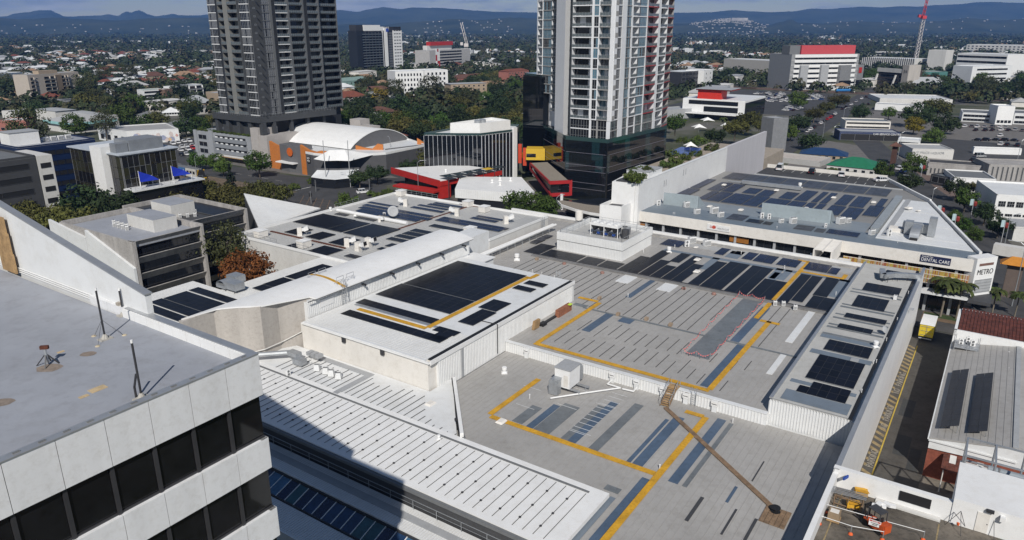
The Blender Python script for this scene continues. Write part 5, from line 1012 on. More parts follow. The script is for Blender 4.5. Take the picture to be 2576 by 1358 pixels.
Bx(b,p_[0]+2.0,p_[0]+6,p_[1]-.9,p_[1]+.9,ZE+.7,ZE+2.5);b.build('curved_duct',GALV,r);b=MB();Bx(b,p_[0]+4,p_[0]+6,p_[1]-2.4,p_[1]-.9,ZE+.5,ZE+3.2);Bx(b,p_[0]+6,p_[0]+7.5,p_[1]-3,p_[1]+2.2,ZE+.6,ZE+2.6);Bx(b,p_[0]+4.6,p_[0]+6.6,p_[1]+2,p_[1]+3.4,ZE+.4,ZE+4.4);b.build('duct',GALV,r);b=MB();Bx(b,p_[0]-.1,p_[0]+1.0,p_[1]-.7,p_[1]+.7,ZE+.1,ZE+.8);b.build('mouth',BLACK,r);b=MB();Bx(b,p_[0]+5,p_[0]+7.5,p_[1]-5.5,p_[1]-2.8,ZE+.3,ZE+1.1);b.build('fan_box',CREAM,r)
q=P(*qE(2040,640),ZE);put(hatvent,qE(2040,640),ZE+.3,'grey topped vent on the white right end of the retail roof',.4,1.3);put(hatvent,qE(2165,665),ZE+.3,'small white vent on the right end of the retail roof',.4,.8)
b=MB();b.prism([W(224.9,-62),W(224.9,-20),W(238.5,-27),W(239.5,-62)],0,ZE);dk=thing('rooftop_car_park','dark asphalt rooftop car park with white bay lines behind the solar roof','car park',W(225,-40,0));b.build('deck',ASPH,dk)
b=MB();Bx(b,239,239.4,-62,-27,ZE-2,ZE+1.1);b.build('parapet',CREAM,dk);b=MB();Bx(b,224.9,225.1,-62,-21,ZE,ZE+.3);b.build('kerb',LGREY,dk)
for k in range(11):b=MB();x=-56+k*2.7;Bx(b,234.2,238.8,x,x+.12,ZE+.004,ZE+.012);b.build('bay_line',LINEW,dk)
for k in range(5):b=MB();x=-36.5+k*2.6;Bx(b,226,230.2,x,x+.12,ZE+.004,ZE+.012)if x<-24 else None;b.build('bay_line',LINEW,dk)if b.v else None
tw=thing('boundary_wall','tall long white wall climbing away beside the retail roof','wall',W(160,-71,0))
b=MB();Bx(b,159.8,224.8,-71.9,-71,0,19.35);b.build('wall',WHITE,tw);b=MB();Bx(b,225,268,-71.9,-71,0,19.6);b.build('far_wall',mat('lilac_white',(.52,.51,.535),.7,var=.05,streak=True),tw)
b=MB();Bx(b,159.7,224.8,-71.95,-70.95,19.35,19.45);b.build('coping',WHITE2,tw)
for(a_,z_)in[(175.3,15.8),(176.6,15.8),(188.5,16.5),(190.2,16.6)]:b=MB();Bx(b,a_,a_+.35,-70.99,-70.95,z_,z_+1.6);b.build('vent_slot',LGREY,tw)
pb_=thing('planter_block','white block with a green roof planter in front of the dark glass podium','building',W(158.7,-77,0))
b=MB();b.prism([W(158.7,-77.6),W(159.6,-72),W(159.7,-71.95),W(171,-71.95),W(171,-79)],0,19.2);b.build('wall',WHITE,pb_);b=MB();Bx(b,159.6,166,-77,-72.1,19.2,19.5);b.build('soil',CHAR,pb_);b=MB();Bx(b,167.5,176,-78,-72,19,20.6);b.build('stair_house',WHITE2,pb_);b=MB();Bx(b,167.4,176.1,-78.1,-71.9,20.6,20.7);b.build('roof_lid',LGREY,pb_)
lb2=thing('low_white_block','low white block with a dark sunken roof at the foot of the planter block','building',W(153.5,-78,0));b=MB();b.prism([W(153.4,-78),W(154.1,-72.6),W(162,-72.6),W(162,-78)],0,13.6);b.build('wall',WHITE,lb2);b=MB();parapet(b,[W(153.4,-78),W(154.1,-72.6),W(163,-72.6),W(163,-78)],13.6,.9,.35);b.build('parapet',WHITE,lb2);b=MB();b.prism([W(154,-77.4),W(154.5,-73.2),W(162.5,-73.2),W(162.5,-77.4)],13.6,13.75);b.build('roof',CHAR,lb2)
foot([W(150,-80),W(150,-70),W(178,-70),W(178,-80)])
br=thing('arcade_bridge','white louvred bridge canopy spanning the arcade street','bridge',W(152,-34,9));t31=TT[3,1]
b0=onA(*t31(450,1215),151.5)[0];b1=onA(*t31(640,1245),151.5)[0]
b=MB();Bx(b,151.2,161.2,b0,b0+.25,9.0,12.2);Bx(b,151.2,161.2,b1-.25,b1,9.0,12.2);Bx(b,151.2,161.2,(b0+b1)/2-.15,(b0+b1)/2+.15,11.9,12.3);b.build('frame',CREAM,br)
for k in range(16):b=MB();a_=151.4+k*.62;b.obox(W(a_,b0,12.1),EA*.34+UP*.12,EB*(b1-b0),UP*.05);b.build('louvre',CREAM,br)
b=MB();Bx(b,151,161.2,b0,b1,7.8,8.0);Bx(b,151,160,b1,b1+2.4,8.6,8.8);b.build('deck',OFFW,br)
for k in range(14):b=MB();Bx(b,151.5+k*.7,151.6+k*.7,b1-.05,b1+.02,9,12);b.build('baluster',WHITE2,br)
b=MB();ps=[W(152.6+.8*math.sin(t),b0-.6-.6*math.cos(t)*0,9.6+1.2*math.cos(t))for t in[math.pi*k/6 for k in range(7)]];b.pipe(ps,.16);b.build('white_pipe',WHITE,br)
def road(name,pts,z,m):b=MB();b.poly([Vector((p_.x,p_.y,z))for p_ in pts]);return b.build(name,m,kind='structure')
def strip_ab(name,a0,a1,b0,b1,z,m):return road(name,rect(a0,a1,b0,b1),z,m)
strip_ab('arcade_paving',151.6,161.6,-110,-8,.012,mat('dark_paving',(.075,.072,.07),.8,var=.15,scale=.3))
strip_ab('lane',60,151,-8,-1.3,.012,mat('lane_asphalt',(.085,.078,.068),.85,var=.18,scale=.35))
strip_ab('lane_side',71,102,-1.3,6.5,.016,mat('lane_concrete',(.19,.165,.135),.9,var=.2,scale=.3))
HZ=mat('hatch_paint',(.33,.25,.13),.85,var=.3,scale=1.2)
hp=thing('no_parking_marking','yellow hatched NO PARKING road marking along the foot of the white lane wall','road marking',W(110,-7.4,.02))
for k in range(33):
 a_=88.5+k*1.62
 if any(s<a_<e for s,e in((94.5,99.5),(108.8,114.2),(122,128.2),(118.9,121.2))):ww=.45
 else:ww=0
 b=MB();b.poly([W(a_,-7.95+ww*1.2,.022),W(a_+.75,-7.95+ww*1.2,.022),W(a_-.1,-6.75,.022),W(a_-.85,-6.75,.022)])if not ww else b.poly([W(a_,-7.95,.022),W(a_+.7,-7.95,.022),W(a_+.5,-7.6,.022),W(a_-.2,-7.6,.022)]);b.build('hatch_bar',HZ,hp)
for(a_,s,w_)in[(97.2,'PARKING',4.8),(107.2,'NO',1.5),(111.6,'PARKING',5.0),(120.1,'NO',1.7),(125.1,'PARKING',5.6)]:text_on(hp,s,1.25,W(a_,-7.2,.026),UP,mat('worn_letter',(.34,.31,.26),.85,var=.25,scale=2),w_,up=-EB)
b=MB();Bx(b,90,141.5,-6.68,-6.5,.016,.024);b.build('yellow_line',mat('yellow_line',(.50,.36,.06),.8,var=.15),hp)
for(a0,a1,b0,b1)in[(100,106,-5.2,-3.4),(97,103,-3.2,-1.9),(112,118,-6,-4.2)]:strip_ab('asphalt_patch',a0,a1,b0,b1,.02,mat('patch',(.05,.052,.052),.85,var=.12))
tk=thing('box_truck','yellow box truck with white roof parked in the lane','truck',W(147.5,-5.7,0));TY=mat('truck_yellow',(.62,.47,.03),.5,var=.08);c0=(144.2,-6.9)
b=MB();Bx(b,144.2,149.8,-6.9,-4.6,1.0,3.3);b.build('cargo_box',TY,tk);b=MB();Bx(b,144.1,149.9,-6.95,-4.55,3.3,3.4);b.build('box_roof',WHITE,tk);b=MB();Bx(b,144.16,149.8,-6.95,-6.9,1.0,3.3);b.build('side_panel',CHAR,tk)
b=MB();Bx(b,150.1,152.0,-6.8,-4.7,.6,2.6);b.build('cab',WHITE,tk)
for x in(145.4,150.9):
 for y in(-6.9,-4.9):b=MB();b.tube(W(x,y,.48),W(x,y+.3,.48),.48,14);b.build('wheel',BLACK,tk)
b=MB();Bx(b,144.1,144.2,-6.8,-4.7,.55,.75);b.build('bumper',LGREY,tk);b=MB();Bx(b,144.14,144.2,-5.78,-5.72,1.05,3.2);[Bx(b,144.13,144.18,-6.7,-4.8,z_,z_+.05)for z_ in(1.3,2.1,2.9)];b.build('door_bar',GALV,tk)
bk=thing('brick_building','red brick building with grey roof, tilted solar racks and rusty awning','building',W(96.5,-1.2,0))
b=MB();b.prism(rect(96.6,131.4,-1.2,22),0,5.6);b.build('wall',BRICK,bk)
b=MB()
for(bb0,z0_,bb1,z1_)in[(-1.3,5.7,7.6,7.2),(7.6,7.2,22,5.4)]:
 b.add([W(96.3,bb0,z0_),W(131.4,bb0,z0_),W(131.4,bb1,z1_),W(96.3,bb1,z1_),W(96.3,bb0,z0_-.15),W(131.4,bb0,z0_-.15),W(131.4,bb1,z1_-.15),W(96.3,bb1,z1_-.15)],[(0,1,2,3),(7,6,5,4),(0,4,5,1),(1,5,6,2),(2,6,7,3),(3,7,4,0)])
b.build('roof',GROOF,bk);b=MB();b.add([W(96.4,-1.2,5.4),W(96.4,22,5.3),W(96.4,7.6,7.1)],[(0,1,2)]);b.add([W(96.38,-1.2,4.2),W(96.38,14,4.9),W(96.38,7.6,7.1),W(96.38,-1.2,5.6)],[(0,1,2,3)]);b.build('gable_sheet',WHITE2,bk)
b=MB();Bx(b,96.3,131.4,-1.45,-1.25,5.45,5.7);Bx(b,96.2,96.35,-1.3,8,5.3,5.5);b.build('gutter',WHITE2,bk);b=MB();Bx(b,96.4,131.4,7.3,7.9,7.2,7.3);b.build('ridge',LGREY,bk)
b=MB();[b.obox(W(96.4,-1.2+k*.75,5.72+k*.75*.1685),EA*35,EB*.05+UP*.008,UP*.04)for k in range(1,12)];b.build('roof_rib',RIB,bk,kind='stuff')
for(b_,lab)in[(-.4,'left tilted blue solar rack on the grey roof of the brick building'),(2.6,'right tilted blue solar rack on the grey roof of the brick building')]:
 a0_=ab(P(*t32(1760,1358),6.5))[0];r=thing('solar_rack',lab,'solar array',W(98.3,b_,6.0),'tilted solar racks')
 for i in range(11):
  for j in range(2):
   q=MB();o_=W(98.3+i*1.76,b_+j*1.0,6.55+j*.42+.17*b_*.5);q.obox(o_,EA*1.72,EB*.97+UP*.41,UP*.04,0);me=None;q.obox(o_+UP*.041+EA*.03+EB*.03,EA*1.66,EB*.92+UP*.39,UP*.006,1);q.build('solar_panel',[STEELD,CELLB],r)
 b=MB();[b.bar(W(98.4+i*1.76,b_+1.9,5.9),W(98.4+i*1.76,b_+1.9,7.25),.05)for i in range(12)];b.build('leg',GALV,r)
for px in[(2420,845),(2425,1010),(2500,1090),(2420,1190),(2410,1358)]:put(cowl,t32(*px),6.6,'silver turbine vent near the ridge of the grey roof',0,.42,'turbine vents on the brick building')
aw=thing('rusty_awning','rusty red corrugated lean-to awning on the brick wall','awning',W(97,3.5,3));rr2=random.Random(8)
for i in range(9):
 for j in range(2):
  q=MB();o_=W(96.3-j*1.35,.6+i*.72,4.1-j*.42);q.obox(o_,EB*.70,-EA*1.36-UP*.42,UP*.03);q.build('roof_sheet',(OFFW if rr2.random()<.16 else mat('rust_'+str(rr2.randint(0,2)),[(.13,.04,.025),(.16,.055,.035),(.10,.03,.02)][rr2.randint(0,2)],.9,var=.4,scale=1.3)),aw)
b=MB();[b.bar(W(93.8,x,0),W(93.8,x,3.2),.1)for x in(.9,3.8,6.8)];b.build('post',CREAM,aw)
for k in range(2):q=MB();Bx(q,96.45,96.58,7.6+k*2.2,8.6+k*2.2,2.2,3.6);w_=q.build('window',GLASS,bk);q=MB();Bx(q,96.4,96.46,7.5+k*2.2,8.7+k*2.2,2.1,2.2);Bx(q,96.4,96.46,7.5+k*2.2,7.6+k*2.2,2.2,3.6);Bx(q,96.4,96.46,8.6+k*2.2,8.7+k*2.2,2.2,3.6);[Bx(q,96.42,96.45,7.72+x*.2+k*2.2,7.76+x*.2+k*2.2,2.2,3.6)for x in range(4)];q.build('frame',WHITE,w_)
tl_=thing('tiled_roof_hall','white walled hall with a rust red tiled roof behind the grey brick building','building',W(131.6,-1.2,0))
b=MB();b.prism(rect(131.5,143,-1.4,30),0,7.0);b.build('wall',WHITE,tl_);b=MB();parapet(b,rect(131.5,143,-1.4,30),7.0,1.0,.4);b.build('parapet',WHITE,tl_)
TM=mat('terracotta_tile',(.12,.033,.022),.8,var=.35,scale=1.2)
for i in range(60):
 x=-.9+i*.5;q=MB();q.obox(W(132.4,x,7.25),EB*.44,EA*9.8+UP*1.1,UP*.09);q.build('tile_course',TM,tl_)
b=MB();b.prism(rect(132,142.5,-1,29.5),7.0,7.2);b.build('roof_deck',CHAR,tl_)
r=thing('plant_platform','white galvanised platform carrying condensers on the corner of the tiled roof hall','platform',W(129.5,-.6,6));b=MB();Bx(b,128.0,131.3,-.9,2.4,6.3,6.45);b.build('deck',GALV,r);b=MB();[b.bar(W(x,y,5.7),W(x,y,7.5),.06)for x in(128,131.2)for y in(-.9,.8,2.4)];[b.bar(W(128,-.9,z_),W(128,2.4,z_),.05)for z_ in(7,7.5)];b.build('frame',GALV,r)
put(ac_side,None,6.45,'left white condenser on the corner platform',A56-1.2,1.0,at=W(129.3,-.1));put(ac_side,None,6.45,'right white condenser on the corner platform',A56-1.2,1.1,at=W(129.5,1.5));put(ac_side,None,6.45,'rear white condenser on the corner platform',A56-1.2,1.0,at=W(130.6,.8))
foot(rect(94,144,-2,31),1)
dd=thing('loading_deck','raised concrete loading deck with white parapet walls','building',W(71,-8,0));ZD=10.6
b=MB();b.prism(rect(45,71.2,-8.3,20),0,ZD-.1);b.build('wall',WHITE2,dd);b=MB();b.prism(rect(45,71.1,-8.1,20),ZD-.1,ZD);b.build('floor',mat('deck_concrete',(.15,.13,.105),.85,var=.32,scale=.35),dd)
b=MB();Bx(b,70.9,71.5,-8.5,2.0,0,12.7);Bx(b,45,70.9,-8.5,-8.0,ZD-.5,12.2);b.build('parapet',WHITE,dd)
b=MB();b.prism([W(70.8,2.0),W(70.8,20),W(78,20),W(78,2.0)],0,13.3);b.build('plant_house',WHITE,dd);b=MB();Bx(b,70.74,70.8,4.0,5.0,ZD+.05,ZD+2.1);dr=b.build('door',CREAM,dd);b=MB();Bx(b,70.71,70.74,4.85,4.92,ZD+1,ZD+1.1);b.build('handle',STEELD,dr)
b=MB();Bx(b,70.8,70.88,-2.4,.3,ZD+.75,ZD+1.75);b.build('dark_opening',BLACK,dd);b=MB();Bx(b,70.3,70.9,-4.3,1.3,ZD,ZD+.18);b.build('kerb',OFFW,dd)
b=MB();[Bx(b,48,70,x,x+.12,ZD+.004,ZD+.01)for x in(-7.3,1.2)];b.build('deck_line',HZ,dd)
b=MB();Bx(b,70.5,70.8,4.6,5.2,ZD+2.4,ZD+2.65);b.build('door_lamp',STEELD,dd)
b=MB();Bx(b,70.35,70.8,5.7,6.1,ZD+1.95,ZD+2.4);b.build('floodlight',WHITE,label='white floodlight on the deck wall beside the door',cat='light',loc=W(70.5,5.9,ZD+2))
def forklift(c,rz):
 r=thing('forklift','orange and black forklift parked on the loading deck','forklift',c,rz=rz);FO=mat('forklift_orange',(.55,.09,.02),.5)
 def bl(n,m,*bx):
  b=MB()
  for x in bx:b.obox(*x)
  return b.build(n,m,None)if 0 else _loc(b,n,m)
 def _loc(b,n,m):o=bpy.data.objects.new(n,b.mesh(n,m if isinstance(m,list)else[m]));COL.objects.link(o);o.parent=r;return o
 def B(o,d):return(o,(d[0],0,0),(0,d[1],0),(0,0,d[2]))
 bl('chassis',FO,B((-1.1,-.5,.3),(1.9,1.0,.5)),B((-1.35,-.52,.35),(.55,1.04,.75)))
 bl('counterweight',FO,B((-1.45,-.45,.3),(.35,.9,.85)));bl('seat',BLACK,B((-.55,-.25,.85),(.5,.5,.12)),B((-.7,-.25,.9),(.12,.5,.55)))
 bl('overhead_guard',CHAR,B((-.85,-.5,2.05),(1.35,1.0,.07)),*[B((x,y,.8),(.07,.07,1.3))for x in(-.85,.4)for y in(-.5,.43)])
 bl('mast',BLACK,*[B((.85,y,.1),(.14,.1,2.0))for y in(-.4,.3)],B((.85,-.4,1.95),(.14,.8,.1)),B((.95,-.45,.3),(.06,.9,.5)))
 bl('fork',STEELD,B((1.0,-.35,.12),(1.1,.12,.05)),B((1.0,.23,.12),(1.1,.12,.05)))
 for x,rr_ in((-.95,.27),(.6,.34)):
  for y in(-.58,.38):b=MB();b.tube((x,y,rr_),(x,y+.2,rr_),rr_,14);_loc(b,'wheel',BLACK)
 return r
fq=P(*T[3,3](1060,1230),ZD);forklift(fq,2.0)
q=P(*T[3,3](660,1150),ZD);r=thing('pallet_box','tan cardboard box load with a white sheet on a pallet','pallet load',q);b=MB();b.box((q.x,q.y,ZD),(1.2,1.1,.14),ang=A56);b.build('pallet',PINE,r);b=MB();b.box((q.x,q.y,ZD+.14),(1.05,1.0,.8),ang=A56);b.build('box',mat('cardboard',(.30,.22,.14),.85),r);b=MB();b.box((q.x,q.y,ZD+.94),(.65,.75,.03),ang=A56);b.build('sheet',CREAM,r)
for(px,lab)in[(T[3,3](930,920),'yellow plastic barrier stood behind the other yellow one'),(T[3,3](850,1045),'yellow plastic barrier with a round cutout near the forklift mast')]:
 q=P(*px,ZD);r=thing('barrier',lab,'barrier',q);b=MB();b.box((q.x,q.y,ZD+.25),(1.15,.75,.55),ang=-.3);b.build('panel',YEL,r);b=MB();[b.box((q.x+x,q.y-.2,ZD),(.1,.4,.25))for x in(-.45,.45)];b.build('foot',CHAR,r)
 b=MB();[b.obox(Vector((q.x-.55,q.y-.36+.1*k,ZD+.8)),(1.05,-.32,0),(0,.05,0),(0,0,.03))for k in range(5)];b.build('rib',mat('yel_d',(.5,.26,.02),.6),r)
q=P(*T[3,3](760,880),ZD);r=thing('timber_rack','rough timber rack loaded with scaffold pieces at the deck corner','rack',q);b=MB();[b.bar(W(67.5+x,-7.6+y,ZD),W(67.5+x,-7.6+y,ZD+1.2),.09)for x in(0,1.2)for y in(0,1.2,2.4)];[b.bar(W(67.5+x,-7.6,ZD+z_),W(67.5+x,-5.2,ZD+z_),.08)for x in(0,1.2)for z_ in(.3,1.2)];b.build('frame',TIMBER,r);b=MB();[b.bar(W(67.6+k*.25,-8.2,ZD+1.35),W(67.9+k*.25,-4.9,ZD+1.4),.06)for k in range(5)];b.build('tube',GALV,r);b=MB();[b.box((W(68.6+.2*k,-4.2+.35*k,ZD+.6+.15*(k%2)).x,W(68.6+.2*k,-4.2+.35*k,0).y,ZD+.6+.15*(k%2)),(.7,.4,.25),ang=.7*k)for k in range(5)];b.build('white_sheeting',WHITE,r)
b=MB();b.box((W(70.2,-7.2,0).x,W(70.2,-7.2,0).y,ZD+1.6),(.8,.15,.3),ang=.6);b.build('blue_tarp',mat('blue_tarp',(.02,.07,.35),.6),label='blue tarp scrap hanging on the deck parapet corner',cat='tarp',loc=W(70.2,-7.2,ZD+1.5))
r=thing('rope_barrier','rope barrier on orange footed posts with a danger sign','barrier',P(*T[3,3](515,1190),ZD));pp=[P(*T[3,3](*q),ZD)for q in[(515,1195),(830,1300),(1150,1358)]];b=MB()
for p_,q_ in zip(pp[:-1],pp[1:]):b.tube(p_+UP*.9,q_+UP*.9,.03,6)
p2=[P(*T[3,3](*q),ZD)for q in[(580,1080),(1170,1250),(1560,1358)]]
for p_,q_ in zip(p2[:-1],p2[1:]):b.tube(p_+UP*.9,q_+UP*.9,.03,6)
b.build('rope',WHITE,r)
for p_ in pp+p2:b=MB();b.tube(p_,p_+UP*1.0,.03,8);b.build('post',GALV,r);b=MB();b.lathe(p_,[(.22,0),(.18,.12),(.05,.2)],10);b.build('base',mat('cone_orange',(.75,.13,.03),.6),r)
sq=P(*T[3,3](1070,1215),ZD+.8);b=MB();b.obox(sq+EB*-.5-UP*.05,EB*1.0,EA*.03,UP*.62);b.build('sign_board',WHITE,r);b=MB();b.obox(sq+EB*-.45+UP*.38-EA*.005,EB*.9,EA*.004,UP*.15);b.build('sign_header',REDP,r)
text_on(r,'DANGER',.13,sq+UP*.455-EA*.01,-EA,WHITE);text_on(r,'WORKERS',.14,sq+UP*.24-EA*.004,-EA,CHAR);text_on(r,'ABOVE',.14,sq+UP*.08-EA*.004,-EA,CHAR)
for i,(px)in enumerate([T[3,3](1900,1250),T[3,3](2230,1300)]):
 q=P(*px,ZD);r=thing('tripod_stand',['black wire tripod stand with an orange clamp near the deck door','black wire tripod stand at the far right of the deck'][i],'stand',q);b=MB();top=q+UP*2.0
 [b.tube(q+Vector((math.cos(t),math.sin(t),0))*1.0,top,.025,6)for t in(.3,2.4,4.5)];b.build('leg',STEELD,r);b=MB();b.lathe(q+UP*.5,[(.12,0),(.14,.2)],8);b.build('clamp',mat('cone_orange',(.75,.13,.03)),r)
fs_=thing('frame_shed','open grey steel frame shed over a large pale pipe vessel','shed',W(78.5,2,0));b=MB()
for k in range(6):
 x=2.4+k*2.6;b.bar(W(79.5,x,9.2),W(79.5,x,13.4),.16);b.bar(W(84.5,x,9.2),W(84.5,x,12.9),.16);b.bar(W(79.5,x,13.4),W(84.5,x,12.9),.16)
for a_,z_ in((79.5,13.4),(84.5,12.9),(79.5,10.2),(84.5,10.2)):b.bar(W(a_,2.4,z_),W(a_,15.4,z_),.16)
b.build('frame',GALV,fs_);b=MB();b.prism(rect(78.2,86,2.2,18),0,9.2);b.build('base',OFFW,fs_)
ve=thing('pressure_vessel','pale grey round pipe vessel lying inside the steel frame shed','vessel',W(82,3,9.2));b=MB();b.tube(W(82,4.6,10.6),W(82,16,10.6),.95,18);b.tube(W(82,3.4,10.5),W(82,4.6,10.6),.5,18,r2=.95)if 0 else b.tube(W(82,3.4,10.5),W(82,4.6,10.6),.5,18);b.build('shell',mat('vessel_grey',(.33,.37,.40),.5),ve);b=MB();[b.tube(W(82,x,10.6),W(82,x+.15,10.6),1.0,18)for x in(5.5,8,10.5,13)];b.build('band',MGREY,ve);b=MB();[Bx(b,81.4,82.6,x,x+.3,9.2,9.9)for x in(6,12)];b.build('saddle',STEELD,ve)
strip_ab('lower_yard',60,96,6.5,30,.02,PAVE);foot(rect(45,87,-9,20),1)
def seg_mods(root,p,q,z0,nf,fh,mods):
 """mods: (fraction end, kind, materials...) along p->q; one shared mesh per kind, one object per storey"""
 p,q=V2(p),V2(q);ln=(q-p).length;u=(q-p)/ln;ang=math.atan2(u.y,u.x);s0=0.0
 for md in mods:
  s1=md[0]*ln;w=s1-s0;kind=md[1]
  if kind=='pier':
   b=MB();b.wall(p,q,z0-.2,z0+nf*fh,md[3]if len(md)>3 else .9,0,s0,s1,.25);b.build('pier',md[2],root)
  else:
   ms=[]
   for v in range(3):
    b=MB();rn=random.Random(hash((round(w,2),v,kind))%9999)
    if kind=='balcony':
     d=1.9;sl,gm,wl=md[2],md[3],md[4]
     b.obox((.0,-.35,-.14),(w,0,0),(0,d+.3,0),(0,0,.30),0)
     b.obox((.0,d-.1,.16),(w,0,0),(0,.12,0),(0,0,fh-.3),1 if v<2 else 5)
     k_=w*rn.uniform(.2,.75);b.obox((k_,d-.16,.16),(min(w*.3,w-k_),0,0),(0,.06,0),(0,0,fh-.3),2)
     b.obox((w-.16,-.2,.16),(.16,0,0),(0,d,0),(0,0,fh-.3),2);b.obox((0,-.2,.16),(.1,0,0),(0,d,0),(0,0,fh-.3),2)
     n_=max(2,round(w/1.1));b.obox((.05,-.3,1.1),(w-.1,0,0),(0,.05,0),(0,0,.06),3)
     for i in range(n_+1):b.obox((.04+(w-.12)*i/n_,-.3,.16),(.05,0,0),(0,.05,0),(0,0,.96),3)
     b.obox((.08,-.27,.25),(w-.16,0,0),(0,.02,0),(0,0,.75),4)
     for i in range(rn.randint(0,2)):b.obox((rn.uniform(.2,max(.3,w-1)),.5,.16),(.6,0,0),(0,.6,0),(0,0,rn.uniform(.5,.8)),0)
     mm=[sl,gm,wl,ALU,mat('balustrade_glass',(.10,.12,.13),.1,var=0,spec=.6),CURT]
    else:
     sl,gm=md[2],md[3];g2=md[4]if len(md)>4 else CURT
     b.obox((0,-.22,-.14),(w,0,0),(0,.4,0),(0,0,.32),0);n_=max(2,round(w/.95))
     for i in range(n_):b.obox((w*i/n_,-.02,.18),(w/n_,0,0),(0,.05,0),(0,0,fh-.3),1 if rn.random()<(.75,.3,.5)[v]else 2)
     for i in range(n_+1):b.obox((w*i/n_-.035,-.1,.18),(.07,0,0),(0,.1,0),(0,0,fh-.3),3)
     b.obox((0,-.1,1.0),(w,0,0),(0,.1,0),(0,0,.06),3);mm=[sl,gm,g2,ALU]
    ms.append(b.mesh(kind if kind=='balcony' else 'window',mm))
   c=p+u*s0
   for f_ in range(nf):inst('balcony' if kind=='balcony' else 'window',ms[random.Random(f_*7+int(s0*3)).choice((0,0,1,2))],root,(c.x,c.y,z0+f_*fh),ang)
  s0=s1
LK=lambda x,y=600:(503.1+x*.13916,y*.13916)
LTG=mat('tower_grey',(.050,.053,.057),.65,var=.08,scale=.3);LTD=mat('tower_dark',(.022,.024,.028),.6,var=.08);LTL=mat('tower_light',(.12,.125,.13),.6,var=.05);PALE=mat('tower_pale',(.19,.19,.18),.6,var=.05)
AL,BL=193.5,-255.0
lt=thing('apartment_tower','tall dark grey apartment tower rising above the vaulted white roof','building',W(AL,BL,0));z0=20.3;fh=3.08;nf=20
fb=lambda x:onA(*LK(x),AL)[0];fa=lambda x:onB(*LK(x),BL)[0]
bl0=fb(195);le=BL-bl0
fr=lambda x:(fb(x)-bl0)/le
b=MB();b.prism(rect(AL+2.2,fa(2180),bl0+.6,BL-2.2),0,z0+nf*fh);b.build('core',LTD,lt)
b=MB();b.prism(rect(AL+.3,AL+2.2,bl0,BL-.3),0,z0);b.build('base',LTG,lt)
seg_mods(lt,W(AL,bl0),W(AL,BL),z0,nf,fh,[(fr(340),'window',WHITE2,GLASS,CURT),(fr(375),'pier',LTD),(fr(470),'balcony',LTL,GLASS,PALE),(fr(545),'pier',PALE),(fr(720),'balcony',LTL,GLASS,PALE),(fr(762),'pier',LTG),(fr(935),'window',WHITE2,GLASS,CURT),(.999,'pier',LTG)])
for k in range(nf):inst('window',win_mesh(1.1,.5,2,1,.06,.1,ALU,GLASS),lt,W(AL,fb(1030),z0+1.3+k*fh)-EA*.3,A56-math.pi/2)
ae=fa(2180);la=ae-AL;ga=lambda x:(fa(x)-AL)/la
seg_mods(lt,W(AL,BL),W(ae,BL),z0,nf,fh,[(ga(1145)if ga(1145)>0 else .02,'pier',LTG),(ga(1285),'window',LTL,GLASS,CURT),(ga(1330),'pier',LTL),(ga(1390),'pier',LTD),(ga(1605),'balcony',WHITE2,GLASS,LTL),(ga(1640),'pier',LTL),(ga(1875),'balcony',LTG,GLASS,LTL),(ga(1905),'pier',LTL),(ga(1965),'pier',LTD),(ga(2155),'balcony',LTL,GLASS,LTL),(1,'pier',LTL)])
b=MB();b.prism(rect(ae+2,ae+12,BL-22,BL-3.8),0,z0+15*fh);b.build('rear_core',LTD,lt);seg_mods(lt,W(ae,BL-1.6),W(ae+11.5,BL-1.6),z0,15,fh,[(.06,'pier',LTL),(.94,'balcony',LTG,GLASS,LTD),(1,'pier',LTL)]);b=MB();b.prism(rect(ae,ae+12,BL-22,BL-1),z0+15*fh,z0+15*fh+.4);b.build('rear_roof',WHITE2,lt)
dkp=[W(191.4,-284.5),W(191.4,-253.2),W(231,-250.8),W(231,-284)]
b=MB();b.prism(dkp,17.6,19.9);b.build('deck_slab',LTG,lt);railing('guard_rail',None,[p_+UP*19.9 for p_ in(dkp[0],dkp[1],dkp[2])],1.1,parent=lt,post=1.6)
for k in range(5):b=MB();Bx(b,192,194,-284+k*7.4,-282+k*7.4,10,17.6);b.build('column',LTG,lt)
for k in range(4):b=MB();Bx(b,198+k*9,199.4+k*9,-254.4,-253,10,17.6);b.build('column',LTG,lt)
b=MB();b.prism(rect(196,235,-282,-257),0,17.6);b.build('podium_core',BLACK,lt)
b=MB();b.prism([W(194,-250),W(236,-250),W(236,-256),W(194,-256)],9.4,12.0);b.build('lower_deck',LTG,lt);railing('guard_rail',None,[W(194,-249.9,12),W(236,-249.9,12)],1.1,parent=lt,post=1.6)
foot(rect(188,245,-300,-245),2)
pm=thing('grey_podium','pale grey low car park block with planted roof edge below the dark tower','building',W(190.5,-262,0));PG=mat('podium_grey',(.30,.315,.335),.65,var=.06,scale=.2)
b=MB();b.prism(rect(190.6,215,-297,-259.5),0,11.6);b.build('wall',PG,pm)
face(pm,W(190.6,-297),W(190.6,-288),1.6,11,'strip',3,2,1,1.9,.5,GLASS,PG,1.6);b=MB();Bx(b,189.9,190.6,-287,-284.4,2,12.4);Bx(b,189.9,190.6,-298,-296,0,11.9);b.build('pier',PG,pm)
for z_ in(3.0,5.6,8.2):
 b=MB();Bx(b,189.7,190.5,-283.6,-262,z_,z_+1.5);b.build('spandrel',mat('podium_mid',(.22,.235,.255),.65,var=.05),pm);b=MB();Bx(b,190.5,190.62,-283,-262.6,z_+1.5,z_+2.4);b.build('opening',BLACK,pm);b=MB();[Bx(b,190.3,190.6,-283+k*3.4,-281.4+k*3.4,z_+1.5,z_+2.0)for k in range(6)];b.build('vent_flap',WHITE2,pm)
